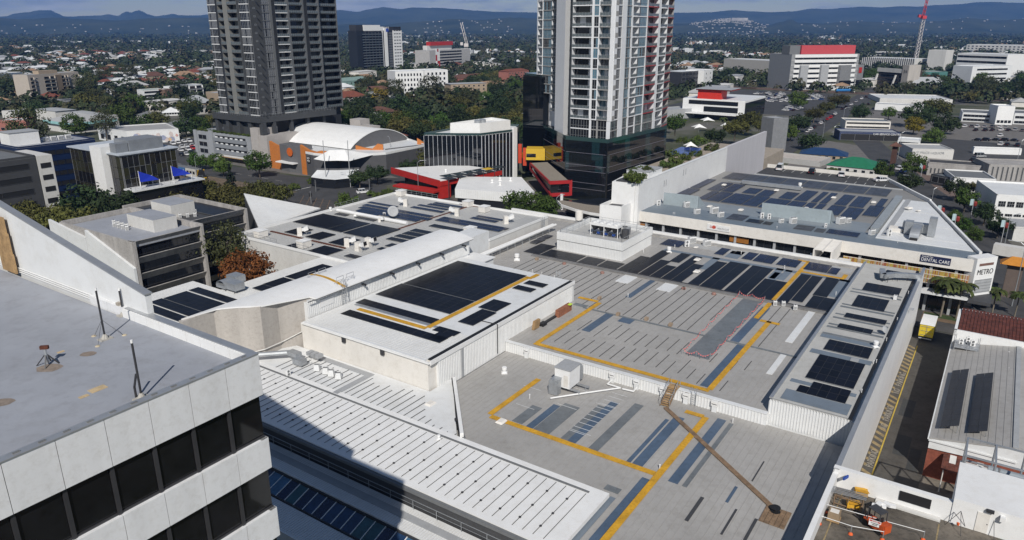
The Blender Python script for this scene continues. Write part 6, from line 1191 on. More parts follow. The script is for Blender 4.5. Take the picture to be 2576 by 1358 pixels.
b=MB();Bx(b,188,190.6,-280,-258,2.4,2.8);b.build('street_awning',OFFW,pm);b=MB();Bx(b,190.4,190.6,-280,-259,.1,2.3);b.build('shopfront',GLASS,pm);b=MB();Bx(b,187.9,188.0,-279,-262,2.2,2.5);b.build('timber_strip',PINE,pm)
tw2=thing('concrete_stair_block','beige stepped concrete wall block at the corner of the grey podium','building',W(193,-256,0));b=MB();b.prism(rect(191,201,-259.4,-254.5),0,15.4);b.prism(rect(191.2,212,-254.5,-249.5),0,12.6);b.build('wall',mat('stair_beige',(.40,.375,.355),.75,var=.06),tw2)
tw3=thing('concrete_stair_block','beige concrete stair block behind the white vaulted roof','building',W(239,-244,0));b=MB();b.prism(rect(238,244,-250,-243.5),0,15);b.prism(rect(238,243,-243.5,-236),0,12.5);b.build('wall',mat('stair_beige',(.40,.375,.355)),tw3);railing('guard_rail',None,[W(238.2,-243.5,12.5),W(238.2,-236,12.5)],1.1,parent=tw3)
RK=lambda x,y=1100:(1308.1+x*.17136,y*.17136);AR,BR=212.6,-105.5;zr=20.0;fr_h=3.16;nr=21
TWH=mat('tower_white',(.70,.71,.725),.5,var=.03);TGR=mat('tower_side_grey',(.30,.295,.285),.6,var=.04);TRED=mat('tower_red',(.36,.055,.06),.5,var=.06);BGL=mat('bay_blue',(.10,.19,.25),.08,var=.1,spec=.7)
rt=thing('apartment_tower','tall white and blue glass apartment tower with red balconies on a black podium','building',W(AR,BR,0))
fbr=lambda x:onA(*RK(x),AR)[0];far=lambda x:onB(*RK(x),BR)[0]
e0=fbr(760);LR=BR-e0;g=lambda x:max(.01,(fbr(x)-e0)/LR)
b=MB();b.prism([W(AR+2.2,e0+.5),W(AR+2.2,BR-2.2),W(far(2000),BR-2.2),W(far(2000),e0-6),W(235,-137),W(230,-136)],18,zr+nr*fr_h);b.build('core',mat('tower_core',(.10,.12,.135),.5,var=.05),rt)
seg_mods(rt,W(AR,e0),W(AR,BR),zr+6.5,nr-2,fr_h,[(g(1038),'balcony',TWH,GLASS,TWH),(g(1066),'pier',TWH),(g(1132),'window',TWH,GLASS,BGL),(g(1148),'pier',TWH),(g(1310),'balcony',TGR,BGL,TWH),(1,'pier',TWH)])
seg_mods(rt,W(AR+.1,e0),W(AR+.1,BR),zr,2,3.25,[(g(1040),'window',TWH,GLASS,GLASS),(g(1070),'pier',TWH),(g(1148),'window',TGR,GLASS,GLASS),(g(1170),'pier',TGR),(g(1300),'window',TGR,GLASS,GLASS),(1,'pier',TWH)])
aR=far(2010);LA=aR-AR;h_=lambda x:max(.02,(far(x)-AR)/LA)
wl=lambda z1,n1,mods:seg_mods(rt,W(AR,BR),W(aR,BR),z1,n1,fr_h,mods)
wl(zr+6.5,nr-2,[(h_(1400),'pier',TWH),(h_(1458),'window',TWH,CURT,GLASS),(h_(1522),'pier',TWH,1.6),(h_(1592),'window',TGR,BGL,GLASS),(h_(1612),'pier',TWH),(h_(1700),'balcony',TWH,GLASS,TWH),(h_(1812),'window',TWH,BGL,GLASS),(h_(1822),'pier',TWH),(h_(1975),'balcony',TRED,GLASS,TWH),(1,'pier',TWH,2)])
wl(zr,2,[(h_(1400),'window',TGR,GLASS,GLASSG),(h_(1458),'window',TGR,GLASS,GLASSG),(h_(1522),'pier',TWH,1.6),(h_(1592),'window',TGR,GLASSG,GLASS),(h_(1612),'pier',TWH),(h_(1700),'window',TWH,GLASS,GLASS),(h_(1712),'pier',TWH),(h_(1812),'window',TGR,GLASSG,GLASS),(h_(1822),'pier',TWH),(h_(1975),'window',TGR,GLASSG,GLASS),(1,'pier',TWH,2)])
for f_ in range(nr-2):b=MB();Bx(b,AR-.35+LA*h_(1330),AR+LA*h_(1400),BR-.3,BR+.30,zr+6.5+f_*fr_h,zr+6.5+f_*fr_h+fr_h*.45);b.build('notch_panel',TGR,rt)
p0=PY(*RK(2005),W(aR,BR).y+1.0);aC=[(aR,BR),(aR+7.5,BR-.6),(aR+16,BR-2.0),(aR+23,BR-5),(aR+28.5,BR-9.5)]
b=MB();b.prism([W(aR+1,BR-2.4),W(aR+8,BR-3),W(aR+16,BR-4.5),W(aR+22.5,BR-7.6),W(aR+27,BR-12),W(aR+20,BR-30),W(aR-4,BR-30)],14,zr+nr*fr_h);b.build('rear_core',mat('tower_core',(.10,.12,.135)),rt)
for i,md in enumerate([[(.94,'balcony',TWH,GLASS,TWH),(1,'pier',TWH)],[(1,'balcony',TRED,GLASS,TGR)],[(1,'balcony',TRED,GLASS,TGR)],[(.95,'balcony',TRED,GLASS,TGR),(1,'pier',TWH)]]):seg_mods(rt,W(*aC[i]),W(*aC[i+1]),zr-(0 if i==0 else 3.1),nr+(0 if i==0 else 1),fr_h,md)
b=MB();q0,q1=W(221,-131.2),W(216.2,-125.0);b.prism([q0,q1,q1+EA*6,q0+EA*6],zr-1,zr+nr*fr_h);b.build('fin_wall',TWH,rt)
fin0=W(*ab(P(1309+595*.17136,226.4+575*.17136,20)));u_=EB*1;b=MB();b.obox(Vector((fin0.x,fin0.y,zr-1)),EB*2.0,EA*7,UP*(nr*fr_h+1));b.build('fin',TGR,rt)
wq=[W(234.5,-141.8),W(231.5,-137.5),W(228.5,-133.6)]
seg_mods(rt,W(236.4,-148.2),W(234.3,-144.6),zr+18.4,nr-6,fr_h,[(.2,'pier',TWH),(1,'balcony',TWH,TWH,TWH)]);seg_mods(rt,W(234.3,-144.4),W(232.2,-139.6),zr+12,nr-4,fr_h,[(1,'window',TGR,BGL,GLASS)]);seg_mods(rt,W(232.0,-139.4),W(229,-133.4),zr+6,nr-2,fr_h,[(1,'balcony',TGR,TGR,TWH)])
b=MB();b.prism([W(238.5,-148),W(231.4,-133.8),W(240,-130),W(250,-146)],zr,zr+nr*fr_h);b.build('wing_core',TWH,rt)
bp=thing('glass_podium','faceted black glass podium under the white apartment tower','building',W(210.4,-112,0));BG=mat('black_glass',(.008,.010,.013),.04,var=0,spec=.7);BG2=mat('teal_black_glass',(.012,.030,.036),.04,var=0,spec=.9)
FL,FR_,RR,LL=(210.3,-120.4),(210.7,-105.2),(254,-103.2),(230.6,-141.5)
b=MB();b.prism([W(*LL),W(*FL),W(*FR_),W(*RR),W(256,-140)],0,19.6);b.build('core',STEELD,bp)
for(p_,q_,n_)in((LL,FL,17),(FL,FR_,11),(FR_,RR,26)):
 P0,P1=W(*p_),W(*q_);ln=(P1-P0).length;uu=(P1-P0)/ln;ang=math.atan2(uu.y,uu.x);key=('pod',n_);q=MB();q.obox((.02,-.10,.03),(ln/n_-.04,0,0),(0,.06,0),(0,0,1.9));m1=q.mesh('glass_panel',[BG]);q=MB();q.obox((.02,-.10,.03),(ln/n_-.04,0,0),(0,.06,0),(0,0,1.9));m2=q.mesh('glass_panel',[BG2])
 for i in range(n_):
  for j in range(10):c=P0+uu*(ln*i/n_);inst('glass_panel',m2 if(i+j*.3)%9<2.2 and j>4 else m1,bp,(c.x,c.y,j*1.96),ang)
 b=MB();[b.wall(P0,P1,z_,z_+.1,.08,0,ln*.02,ln*.98,.16)for z_ in(3.9,5.9,9.8,11.7,15.7)];b.build('light_line',mat('violet_trim',(.20,.19,.23),.4),bp);b=MB();b.wall(P0,P1,19.6,20.9,.06,0,d=.05);b.build('balustrade',GLASSG,bp)
b=MB();b.prism([W(*LL)+UP*0,W(*FL),W(*FR_),W(*RR),W(256,-140)],19.6,19.9);b.build('deck',MGREY,bp);foot([W(*LL),W(*FL),W(*FR_),W(265,-100),W(260,-150)],2)
lgb=thing('glass_wing','dark curved glass wing left of the white tower','building',W(234,-146,0));b=MB();b.prism([W(233.5,-143.6),W(242,-158),W(247,-157),W(250,-148),W(245,-138)],0,37.5);b.build('core',BG,lgb)
P0,P1=W(233.6,-143.5),W(242,-158);P0,P1=P1,P0;ln=(P1-P0).length;uu=(P1-P0)/ln;ang=math.atan2(uu.y,uu.x);q=MB();q.obox((.03,-.1,.03),(ln/9-.06,0,0),(0,.06,0),(0,0,2.2));me=q.mesh('glass_panel',[BG])
for i in range(9):
 for j in range(16):c=P0+uu*(ln*i/9);inst('glass_panel',me,lgb,(c.x,c.y,j*2.3),ang)
b=MB();b.prism([W(234,-144),W(242,-157.4),W(247,-156),W(249,-148)],37.5,38.2);b.build('parapet',GLASSG,lgb)
yb_=thing('yellow_box_facade','yellow clad box with dark window strip between orange red posts','building',W(225,-150,5));X7=QC(2040,540,.14915);yp=[W(*ab(P(*X7(270,420),8.3))),W(*ab(P(*X7(588,425),8.3)))];YLW=mat('yellow_panel',(.62,.40,.03),.55,var=.04)
zt=zat(yp[1].y,X7(0,235)[1]);d_=(yp[1]-yp[0]);nn=Vector((-d_.y,d_.x,0)).normalized()
b=MB();b.obox(yp[0]+UP*8.3,d_,nn*6,UP*(zt-8.3));b.build('box',YLW,yb_);b=MB();b.obox(yp[0]+UP*(8.3+(zt-8.3)*.25)+d_*.02-nn*.05,d_*.5,nn*.04,UP*(zt-8.3)*.32);b.build('window_strip',GLASS,yb_);b=MB();b.obox(yp[0]-d_*.3+nn*7+UP*8,d_*.3-nn*7+d_*.0,nn*.3,UP*2);b.build('side_panel',YLW,yb_)
for k in range(3):b=MB();c=yp[0]-d_.normalized()*(1.2+k*2.2)+nn*(1.0+k*5);b.obox(c+UP*6,d_.normalized()*1.3,nn*1.3,UP*(6.5+k*.6));b.build('post',mat('orange_red',(.55,.06,.02),.5),yb_)
rb_=thing('red_framed_canopy','red framed wedge canopy with pebble roof jutting from the black podium','canopy',P(*X7(840,800),8));zc_=8.6;cp_=[P(*X7(345,470),zc_),P(*X7(630,455),zc_),P(*X7(985,765),zc_),P(*X7(665,780),zc_)]
b=MB();b.prism(cp_,zc_-.2,zc_);b.build('pebble_roof',mat('pebble',(.27,.235,.19),.9,var=.15,scale=2),rb_)
b=MB();u1=cp_[2]-cp_[3];h2=4.4
def rbar(p_,q_,w_=.9,h_=1.0):b.bar(p_,q_,w_,h_)
e2=cp_[2]+(cp_[2]-cp_[3]).normalized()*.8
rbar(cp_[3]-UP*.45,e2-UP*.45);rbar(cp_[3]-UP*h2+u1*.08,e2-UP*h2);rbar(e2+UP*.05,e2-UP*(h2+.4),.9,.9);rbar(cp_[0]-UP*.3,cp_[3]-UP*.3,.5,.8);rbar(cp_[0]-UP*2.2,cp_[3]-UP*h2+u1*.08,.5,.9);rbar(cp_[0]-UP*.1,cp_[0]-UP*2.4,.6,.6);b.build('red_frame',mat('deep_red',(.36,.02,.022),.45,var=.06),rb_)
b=MB();b.prism([cp_[0].lerp(cp_[1],.12),cp_[1],cp_[2],cp_[3].lerp(cp_[2],.1).lerp(cp_[0],.03)],zc_-h2,zc_-.25);b.build('glazing',BG,rb_);b=MB();c=P(*X7(870,1100),3);b.tube(Vector((c.x,c.y,0)),Vector((c.x,c.y,5)),.5,12);b.build('column',WHITE,rb_)
cv=thing('curved_awning','curved pebble topped awning with white edge at the foot of the black podium','awning',W(186,-100,4));pts=[P(*X7(*q),5)for q in[(800,1110),(860,1180),(1100,1260),(1340,1315),(1540,1345),(1540,1195),(1300,1170),(900,1100)]];b=MB();b.prism(pts,4.6,5.0);b.build('slab',mat('pebble',(.27,.235,.19)),cv);b=MB()
for p_,q_ in zip(pts[:4],pts[1:5]):b.bar(p_-UP*.1,q_-UP*.1,.35,.7)
b.build('edge',WHITE,cv);b=MB();b.prism([W(180,-92),W(196,-88),W(200,-100),W(190,-108)],0,4.5);b.build('shopfront',GLASS,cv)
def c5(x,y):return(754.7+x*.2197,264.1+y*.2197)
sp=thing('leisure_hall','shopping and leisure hall with white vaulted roof and orange fin walls','building',W(186,-212,0));SG=mat('sopo_grey',(.085,.085,.09),.7,var=.08)
low=[W(188.5,-224),W(187.5,-218),W(189,-205),W(204,-196),W(228,-196.5),W(236,-212),W(238,-258),W(212,-262)]
b=MB();b.prism(low,0,8.4);b.build('wall',SG,sp);b=MB();b.prism(low,8.4,8.8);b.build('flat_roof',WHITE2,sp);b=MB();parapet(b,low,8.8,.5,.35);b.build('parapet',WHITE,sp)
a_s,a_e,bz=202.2,236.8,-213.4;top=[]
for k in range(15):t=k/14;top.append((a_s+(a_e-a_s)*t,8.8+6.0*math.sin(math.pi*t)**.8 if 0<k<14 else 8.8))
b=MB()
for(x0,z0_),(x1,z1_)in zip(top[:-1],top[1:]):b.add([W(x0,bz,z0_+.3),W(x1,bz,z1_+.3),W(x1,-262,z1_+.3),W(x0,-262,z0_+.3)],[(0,1,2,3)]);b.add([W(x0,bz,z0_),W(x1,bz,z1_),W(x1,bz,z1_+.3),W(x0,bz,z0_+.3)],[(0,1,2,3)])
b.build('vault_roof',WHITE,sp,smooth=False);b=MB();b.poly([W(x,bz-.2,z)for x,z in top]);b.build('vault_end_wall',mat('vault_grey',(.13,.13,.135),.6,var=.06),sp)
def owall(p_,q_,h,hk=None):b=MB();p_,q_=W(*p_),W(*q_);d=(q_-p_);n=Vector((d.y,-d.x,0)).normalized()*1.0;pts=[p_,q_];b.add([p_,q_,q_+UP*h,p_.lerp(q_,.5)+UP*(h+.4),p_+UP*(hk or h+1.2)]+[v-n for v in(p_,q_,q_+UP*h,p_.lerp(q_,.5)+UP*(h+.4),p_+UP*(hk or h+1.2))],[(0,1,2,3,4),(9,8,7,6,5),(0,5,6,1),(1,6,7,2),(2,7,8,3),(3,8,9,4),(4,9,5,0)]);b.build('orange_wall',ORANGE,sp)
owall((188.6,-226.5),(188,-217.2),9.6,11.5);owall((187.9,-217),(191.5,-214.2),9.6,9.6);owall((190.6,-247.5),(190.2,-239.5),9.5,11);owall((204.5,-212.6),(207.4,-206.5),9.2);owall((207.4,-206.5),(210.0,-203),10.8,9.2);owall((228.5,-201.5),(231,-197),9.2,11.3)
b=MB();b.prism([W(189.6,-240),W(188.6,-234),W(189,-227),W(195,-227),W(195,-240)],0,10.6);b.build('grey_tower',mat('vault_grey',(.13,.13,.135)),sp);b=MB();c=W(188.3,-232.5,8.2);b.lathe((0,0,0),[(1.7,0),(1.7,.1)],18);inst('orange_disc',b.mesh('orange_disc',[mat('disc_orange',(.55,.12,.02),.5)]),sp,c,rot=(math.pi/2,0,A56-math.pi/2));b=MB();Bx(b,186.5,189.5,-239.5,-229,3.8,4.2);b.build('white_canopy',WHITE,sp)
b=MB();q=MB();Bx(q,187.55,187.75,-221.9,-220.2,5.2,7.6);q.build('logo_board',BLACK,sp);text_on(sp,'SO',1.1,W(187.5,-221.05,6.95),-EA,WHITE);text_on(sp,'PO',1.1,W(187.5,-221.05,5.85),-EA,WHITE)
q=MB();Bx(q,231.2,238,-198.2,-193.5,0,9.0);q.build('grey_end_wall',mat('vault_grey',(.13,.13,.135)),sp);q=MB();Bx(q,231.05,231.2,-196.6,-194.8,5.2,7.8);q.build('logo_board',BLACK,sp);text_on(sp,'SO',1.1,W(231.0,-195.7,7.1),-EA,WHITE);text_on(sp,'PO',1.1,W(231.0,-195.7,5.9),-EA,WHITE)
b=MB();P0,P1=W(210.5,-202.5),W(228.5,-198.0);ln=(P1-P0).length
for k in range(9):q=MB();q.wall(P0,P1,4.6,8.0,.1,0,ln*k/9+.08,ln*(k+1)/9-.08,.15);q.wall(P0,P1,.4,3.4,.1,0,ln*k/9+.08,ln*(k+1)/9-.08,.15);q.build('shop_pane',mat('teal_blind',(.16,.30,.32),.12,var=.1,spec=.6)if k%4 else GLASS,sp)
b.wall(P0,P1,8.0,9.2,.5,0,d=.5);b.wall(P0,P1,3.4,4.4,.4,0,d=.4);b.build('spandrel',mat('vault_grey',(.13,.13,.135)),sp)
ec=thing('tensile_canopy','white three peaked tensile canopy over the rounded hall entrance','canopy',W(188,-200,7));PK=[c5(335,515),c5(420,515),c5(510,512)];zpk=10.4;pk=[PY(x,y,W(187.5,-203).y)for x,y in PK];b=MB()
rim=[PY(*c5(*q),W(185.5,-203).y+dy)for q,dy in[((155,618),2),((280,640),-1.5),((420,636),-3),((575,640),-1.5),((700,605),4)]];back=[v+EA*7+UP*.3 for v in(rim[0],rim[2],rim[4])]
b.add(rim+pk+back,[(0,1,5),(1,2,5),(2,6,5),(2,7,6),(2,3,7),(3,4,7),(0,5,8),(5,6,8),(6,9,8),(6,7,9),(7,10,9),(7,4,10)]);b.build('membrane',WHITE,ec)
for x in(265,570):b=MB();q=P(*c5(x+40 if x<400 else x+10,940),0);b.tube(q,Vector((q.x,q.y,zat(q.y,c5(0,405)[1]))),.14,8);b.build('mast',LGREY,ec)
rc_=thing('ring_canopy','low white skirt canopy wrapping the rounded entrance','canopy',W(180,-200,3));o1=[P(*c5(*q),3.3)for q in[(125,825),(260,845),(400,855),(560,838)]];o2=[P(*c5(*q),5.2)for q in[(200,738),(330,742),(440,742),(680,730)]];b=MB();[b.add([o1[i],o1[i+1],o2[i+1],o2[i]],[(0,1,2,3)])for i in range(3)];b.build('skirt',WHITE2,rc_);b=MB();b.prism(o1+[v for v in reversed(o2)],0,3.1);b.build('glass_front',GLASS,rc_);b=MB();[b.bar(o2[i],o2[i+1],.6,1.0)for i in range(3)];b.build('balcony_edge',SG,rc_);foot(low,3);foot(o1+o2[::-1],1)
go=thing('fin_glass_office','black glass office block with thin white vertical fins beside the vaulted hall','building',W(216,-157,0));gp_=[W(203.5,-176),W(209.5,-166),W(214.5,-158.2),W(229.5,-154.5),W(243,-160.5),W(238,-176)]
b=MB();b.prism(gp_,0,17.3);b.build('core',BG,go)
for(p_,q_,n_)in((gp_[0],gp_[1],7),(gp_[1],gp_[2],6),(gp_[2],gp_[3],9)):
 ln=(q_-p_).length;uu=(q_-p_)/ln;ang=math.atan2(uu.y,uu.x);q=MB();q.obox((.02,-.1,.02),(ln/n_-.04,0,0),(0,.06,0),(0,0,3.3));me=q.mesh('glass_panel',[BG]);fn=MB();fn.obox((-.05,-.4,0),(.10,0,0),(0,.3,0),(0,0,17.4));fm_=fn.mesh('fin',[mat('fin_white',(.55,.56,.60),.5)])
 for i in range(n_):
  c=p_+uu*(ln*i/n_);inst('fin',fm_,go,(c.x,c.y,0),ang);[inst('glass_panel',me,go,(c.x,c.y,j*3.4+.3),ang)for j in range(5)]
b=MB();parapet(b,gp_,17.3,1.0,.2);b.build('balustrade',GLASSG,go);b=MB();b.prism(gp_,17.3,17.6);b.build('roof',WHITE2,go);b=MB();b.prism([W(209.5,-168.5),W(214.5,-158.8),W(229,-155.2),W(232,-166)],17.6,20.9);b.build('penthouse',WHITE,go);b=MB();parapet(b,[W(209.5,-168.5),W(214.5,-158.8),W(229,-155.2),W(232,-166)],20.9,.9,.3);b.build('penthouse_parapet',WHITE,go);b=MB();b.obox(W(229.3,-154.8,0),EA*2.0+EB*.3,EB*.9,UP*19);b.build('white_edge',WHITE,go);b=MB();[b.lathe(W(219+k*3,-163,20.9),[(1.3,0),(1.3,1.2),(1.0,1.4)],14)for k in range(2)];b.build('cooling_tower',GALV,go);foot(gp_,3)
rp=thing('red_pavilion','wedge shaped pavilion with white roof and red clad fascias','building',W(190,-160,0));rz6=[P(*c5(*q),6.4)for q in[(1045,722),(1600,868),(2310,745),(1830,680)]]
b=MB();b.prism(rz6,6.1,6.4);b.build('roof',WHITE,rp);b=MB();b.bar(rz6[0]-UP*.8,rz6[1]-UP*1.0,.4,2.2);b.bar(rz6[1]-UP*1.0,rz6[2]-UP*.9,.4,1.6);b.obox(rz6[1]-UP*6.2,(rz6[2]-rz6[1]).normalized()*4.6,(rz6[0]-rz6[1]).normalized()*1.4,UP*6.0);b.build('red_cladding',REDP,rp)
b=MB();l0,l1=P(*c5(1060,915),3.2),P(*c5(1530,1000),3.0);b.prism([l0,l1,l1+EA*5,l0+EA*4],2.6,3.2);b.build('red_awning',REDP,rp);b=MB();ins=[rz6[0].lerp(rz6[2],.12),rz6[1].lerp(rz6[3],.12),rz6[2].lerp(rz6[0],.06),rz6[3]];b.prism(ins,0,6.0);b.build('glazing',GLASS,rp);foot(rz6,2)
pg=thing('pergola','row of dark glass pergola frames with one yellow panel behind the red pavilion','pergola',W(205,-150,6));b=MB();tp_=[P(*c5(1600,810),7.5),P(*c5(1700,830),7.5),P(*c5(2350,710),7.5),P(*c5(2290,690),7.5)];pn=MB()
for k in range(6):t0,t1=k/6,(k+.9)/6;q=MB();q.poly([tp_[0].lerp(tp_[3],t0),tp_[1].lerp(tp_[2],t0),tp_[1].lerp(tp_[2],t1),tp_[0].lerp(tp_[3],t1)]);q.build('panel',YLW if k==4 else mat('pergola_glass',(.03,.05,.06),.2),pg)
for k in range(6):b.bar(tp_[1].lerp(tp_[2],k/5),tp_[1].lerp(tp_[2],k/5)-UP*7.5,.22);b.bar(tp_[0].lerp(tp_[3],k/5),tp_[1].lerp(tp_[2],k/5),.18)
b.bar(tp_[1],tp_[2],.2);b.bar(tp_[0],tp_[3],.2);b.build('frame',STEELD,pg)
ww=thing('white_flat_hall','low white clad hall with small roof vents beside the red framed canopy','building',W(180,-125,0));wp=[P(*c5(1775,962),6.2),P(*c5(1835,822),6.2),P(*TT[2,1](95,425),6.2),P(*TT[2,1](230,575),6.2),P(*TT[2,1](180,600),6.2)]
b=MB();b.prism(wp,3.4,6.2);b.build('cladding',WHITE2,ww);b=MB();b.prism(wp,6.2,6.3);b.build('roof',WHITE,ww);b=MB();c=sum(wp,Vector())/5;b.prism([v.lerp(c,.05)for v in wp],0,3.4);b.build('glazing',GLASS,ww);foot(wp,2)
b=MB();e_=[(wp[0],wp[4])];P0,P1=wp[0],wp[4];ln=(P1-P0).length;[b.wall(P0,P1,3.5,6.15,.05,0,k*.6,k*.6+.12,.05)for k in range(int(ln/.6))];b.build('cladding_rib',WHITE,ww,kind='stuff')
for px in[(2200,890),(2290,865),(2410,870),(2290,920),(1670,770)]:put(cowl,c5(*px),6.2,'pale roof vent on the low white hall or the red pavilion',0,1.2,'pale roof vents on the pavilion roofs')
R1,R2,R3,R4,L5,L6=[QC(x,y,.14821)for x,y in((3500,300),(3500,600),(2700,280),(3100,250),(0,400),(400,500))]
CW=mat('weathered_concrete',(.40,.38,.36),.85,var=.18,scale=.5,streak=True,bump=.1)
cb=thing('concrete_office','weathered concrete office with deep window bands and rooftop air conditioners','building',W(68.3,-131,0))
def cbvol(a0,a1,b0,b1,zt,faceb,nb):
 b=MB();Bx(b,a0+.3,a1-.3,b0,faceb-1.0,0,zt-1.2);b.build('core',GLASS,cb);b=MB();Bx(b,a0+.3,a1-.3,b0+.3,faceb-.5,zt-1.2,zt-.9);b.build('roof',LROOF if nb else CHAR,cb)
 for k in range(5):
  z1=zt-k*3.2;b=MB();o0=W(a0,faceb,z1-1.5);b.add([W(a0,faceb,z1),W(a1,faceb,z1),W(a1,faceb-1.1,z1-1.6),W(a0,faceb-1.1,z1-1.6),W(a0,faceb-.4,z1),W(a1,faceb-.4,z1),W(a1,faceb-1.4,z1-1.6),W(a0,faceb-1.4,z1-1.6)],[(0,3,2,1),(4,5,6,7),(0,1,5,4),(3,7,6,2),(0,4,7,3),(1,2,6,5)])if 1 else 0;b.build('spandrel',CW,cb)
 b=MB();Bx(b,a1-.5,a1,faceb-1.8,faceb+.1,0,zt+.02);b.build('end_pier',CW,cb);b=MB();Bx(b,a0-.1,a0+.4,faceb-1.8,faceb+.1,0,zt);b.build('end_pier',CW,cb)
 for k in range(4):
  for i in range(11):q=MB();w_=(a1-a0-.9)/11;x=a0+.45+i*w_;Bx(q,x+.05,x+w_-.05,faceb-1.0,faceb-.95,zt-3.15-k*3.2,zt-1.6-k*3.2);q.build('window_pane',GLASS,cb)
cbvol(68.3,82.8,-157.5,-131,17,-131,1);cbvol(82.9,97,-161,-136.5,17,-136,0)
b=MB();Bx(b,82.6,83.2,-158,-131.5,15.8,17.2);Bx(b,68.4,82.8,-158,-157.4,15.8,17.1);Bx(b,83,97,-161.3,-160.7,15.8,17);Bx(b,96.6,97,-160.7,-136.6,15.8,17.05);b.build('parapet',CW,cb)
for(b0,b1,z0_,z1_)in[(-161.5,-147.2,13.6,17.1),(-147,-130.9,9.8,17.0)]:b=MB();p_=[W(68,b0,0),W(68,b1,0),W(68,b1,12 if b1>-140 else 15.4),W(68,b0,z1_)];n_=-EA*.5;b.add(p_+[v+n_ for v in p_],[(0,1,2,3),(7,6,5,4),(0,4,5,1),(1,5,6,2),(2,6,7,3),(3,7,4,0)]);b.build('fin_wall',WHITE2,cb)
b=MB();Bx(b,68,68.4,-158,-131,0,17);b.build('side_wall',CW,cb)
b=MB();Bx(b,76,81,-146.5,-137,15.8,18.6);Bx(b,84.5,90,-152,-144.5,15.8,18.9);b.build('plant_room',OFFW,cb);b=MB();Bx(b,76,81,-146.5,-137,18.6,18.7);Bx(b,84.5,90,-152,-144.5,18.9,19);b.build('plant_roof',LROOF,cb)
TL1=TT[0,1]
ON=['first','second','third','fourth','fifth','sixth','seventh','eighth']
for i in range(8):put(ac_top,TL1(1155+(i%4)*42+(i//4)*-5,930+(i%4)*12-(i//4)*22),15.9,ON[i]+' of the eight square condensers on the concrete office roof',.5,.95,w_=1.0,d_=1.0,h_=1.7,fans=1)
for i in range(6):put(ac_top,TL1(1815+(i%3)*75,840-(i//3)*35-(i%3)*6),15.9,ON[i]+' of the six round topped condensers on the rear concrete roof',.5,.9,w_=1.0,d_=1.0,h_=1.7,fans=1)
put(ac_side,TL1(1455,915),15.9,'small white condenser before the concrete office plant room',.4,.8,fans=1,h_=.9)
array_ab(85,-157,9.5,4,16.3,'grey solar array on the rear concrete roof, left block',CELLS);array_ab(90.5,-152.5,5.5,14,16.3,'grey solar array on the rear concrete roof, right block',CELLS)
foot(rect(66,99,-164,-130),2)
BRG=[mat('brown_glass',(.022,.020,.014),.05,var=0,spec=.7),mat('olive_glass',(.030,.030,.016),.06,var=0,spec=.6),mat('black_glass2',(.010,.010,.012),.05,var=0,spec=.7)]
gb=block4('glass_office','brown glass curtain wall office with white stair core and blue shade sails',W(109.2,-237),W(109.2,-208.5),W(126.3,-208.5),W(126.3,-237),20,mat('gb_core',(.10,.10,.10),.5),LGREY,(dict(kind='curtain',nf=6,nc=12,gm=BRG,fm=ALU,m0=.2,top=.3),dict(kind='curtain',nf=6,nc=10,gm=BRG,fm=ALU,m0=.2)),par=0)
b=MB();Bx(b,108.6,127,-237.6,-208,20.05,20.4);b.build('roof_edge',mat('sky_white',(.48,.52,.57),.5),gb);b=MB();Bx(b,107.2,113.5,-221,-214.8,0,22.1);b.build('stair_core',WHITE,gb);b=MB();Bx(b,113.6,124,-219,-211,20.4,23.6);Bx(b,109.8,113.4,-214.6,-211.5,20.4,23);b.build('plant_box',mat('plant_grey',(.20,.215,.235),.6),gb)
b=MB();Bx(b,108.5,131,-208.4,-202.8,10.2,10.6);b.build('terrace',WHITE2,gb);b=MB();Bx(b,109.5,130.5,-208.4,-203.5,0,10.2);b.build('terrace_glass',BRG[2],gb);railing('terrace_balustrade',None,[W(109,-203,10.6),W(130.6,-203,10.6)],1.0,parent=gb)
BLU=mat('sail_blue',(.012,.035,.42),.6,var=.05)
for(a0,lab)in[(113.5,'blue shade sail on the glass office terrace, nearer the camera'),(123.8,'blue shade sail on the glass office terrace beside the tram')]:
 r=thing('shade_sail',lab,'shade sail',W(a0,-205,10.6));b=MB();b.add([W(a0-2.3,-203.8,12.6),W(a0+3.4,-203.6,12.5),W(a0+3.6,-207.8,13.2),W(a0-.2,-207.9,15.0),W(a0+.6,-205.8,12.9)],[(0,1,4),(1,2,4),(2,3,4),(3,0,4)]);b.build('sail',BLU,r);b=MB();[b.tube(W(x,y,10.6),W(x,y,z_),.09,8)for x,y,z_ in((a0-2.3,-203.8,12.7),(a0+3.4,-203.6,12.6),(a0+3.6,-207.8,13.3),(a0-.2,-207.9,15.1))];b.build('pole',WHITE,r)
DB=mat('dark_blue',(.006,.018,.065),.5,var=.06)
bb_=block4('blue_office','dark blue banded office with a white plant box on its roof',W(99,-262),W(99,-246.8),W(122,-246.8),W(122,-262),20,DB,LROOF,(None,dict(kind='strip',nf=6,nc=9,w=2,h=1.5,sill=.4,gm=BLACK,fm=DB)),par=.4)
b=MB();Bx(b,99.5,108,-259,-252.5,20,24);b.build('plant_box',WHITE,bb_);b=MB();Bx(b,99.3,108.2,-259.2,-252.3,24,24.2);b.build('plant_lid',LGREY,bb_)
for i in range(4):put(ac_top,None,20.1,ON[i]+' of four large condensers on the blue office roof',A56,1.3,at=W(110.5+i*2.3,-254.5),fans=2)
ko=block4('charcoal_office','charcoal office with a pale end wall at the left edge',W(72,-240),W(72,-219.5),W(91.8,-219.5),W(91.8,-240),21,CHAR,MGREY,(None,dict(kind='strip',nf=6,nc=2,w=2,h=1.5,sill=.9,gm=BLACK,fm=CHAR,m0=2)),par=.6)
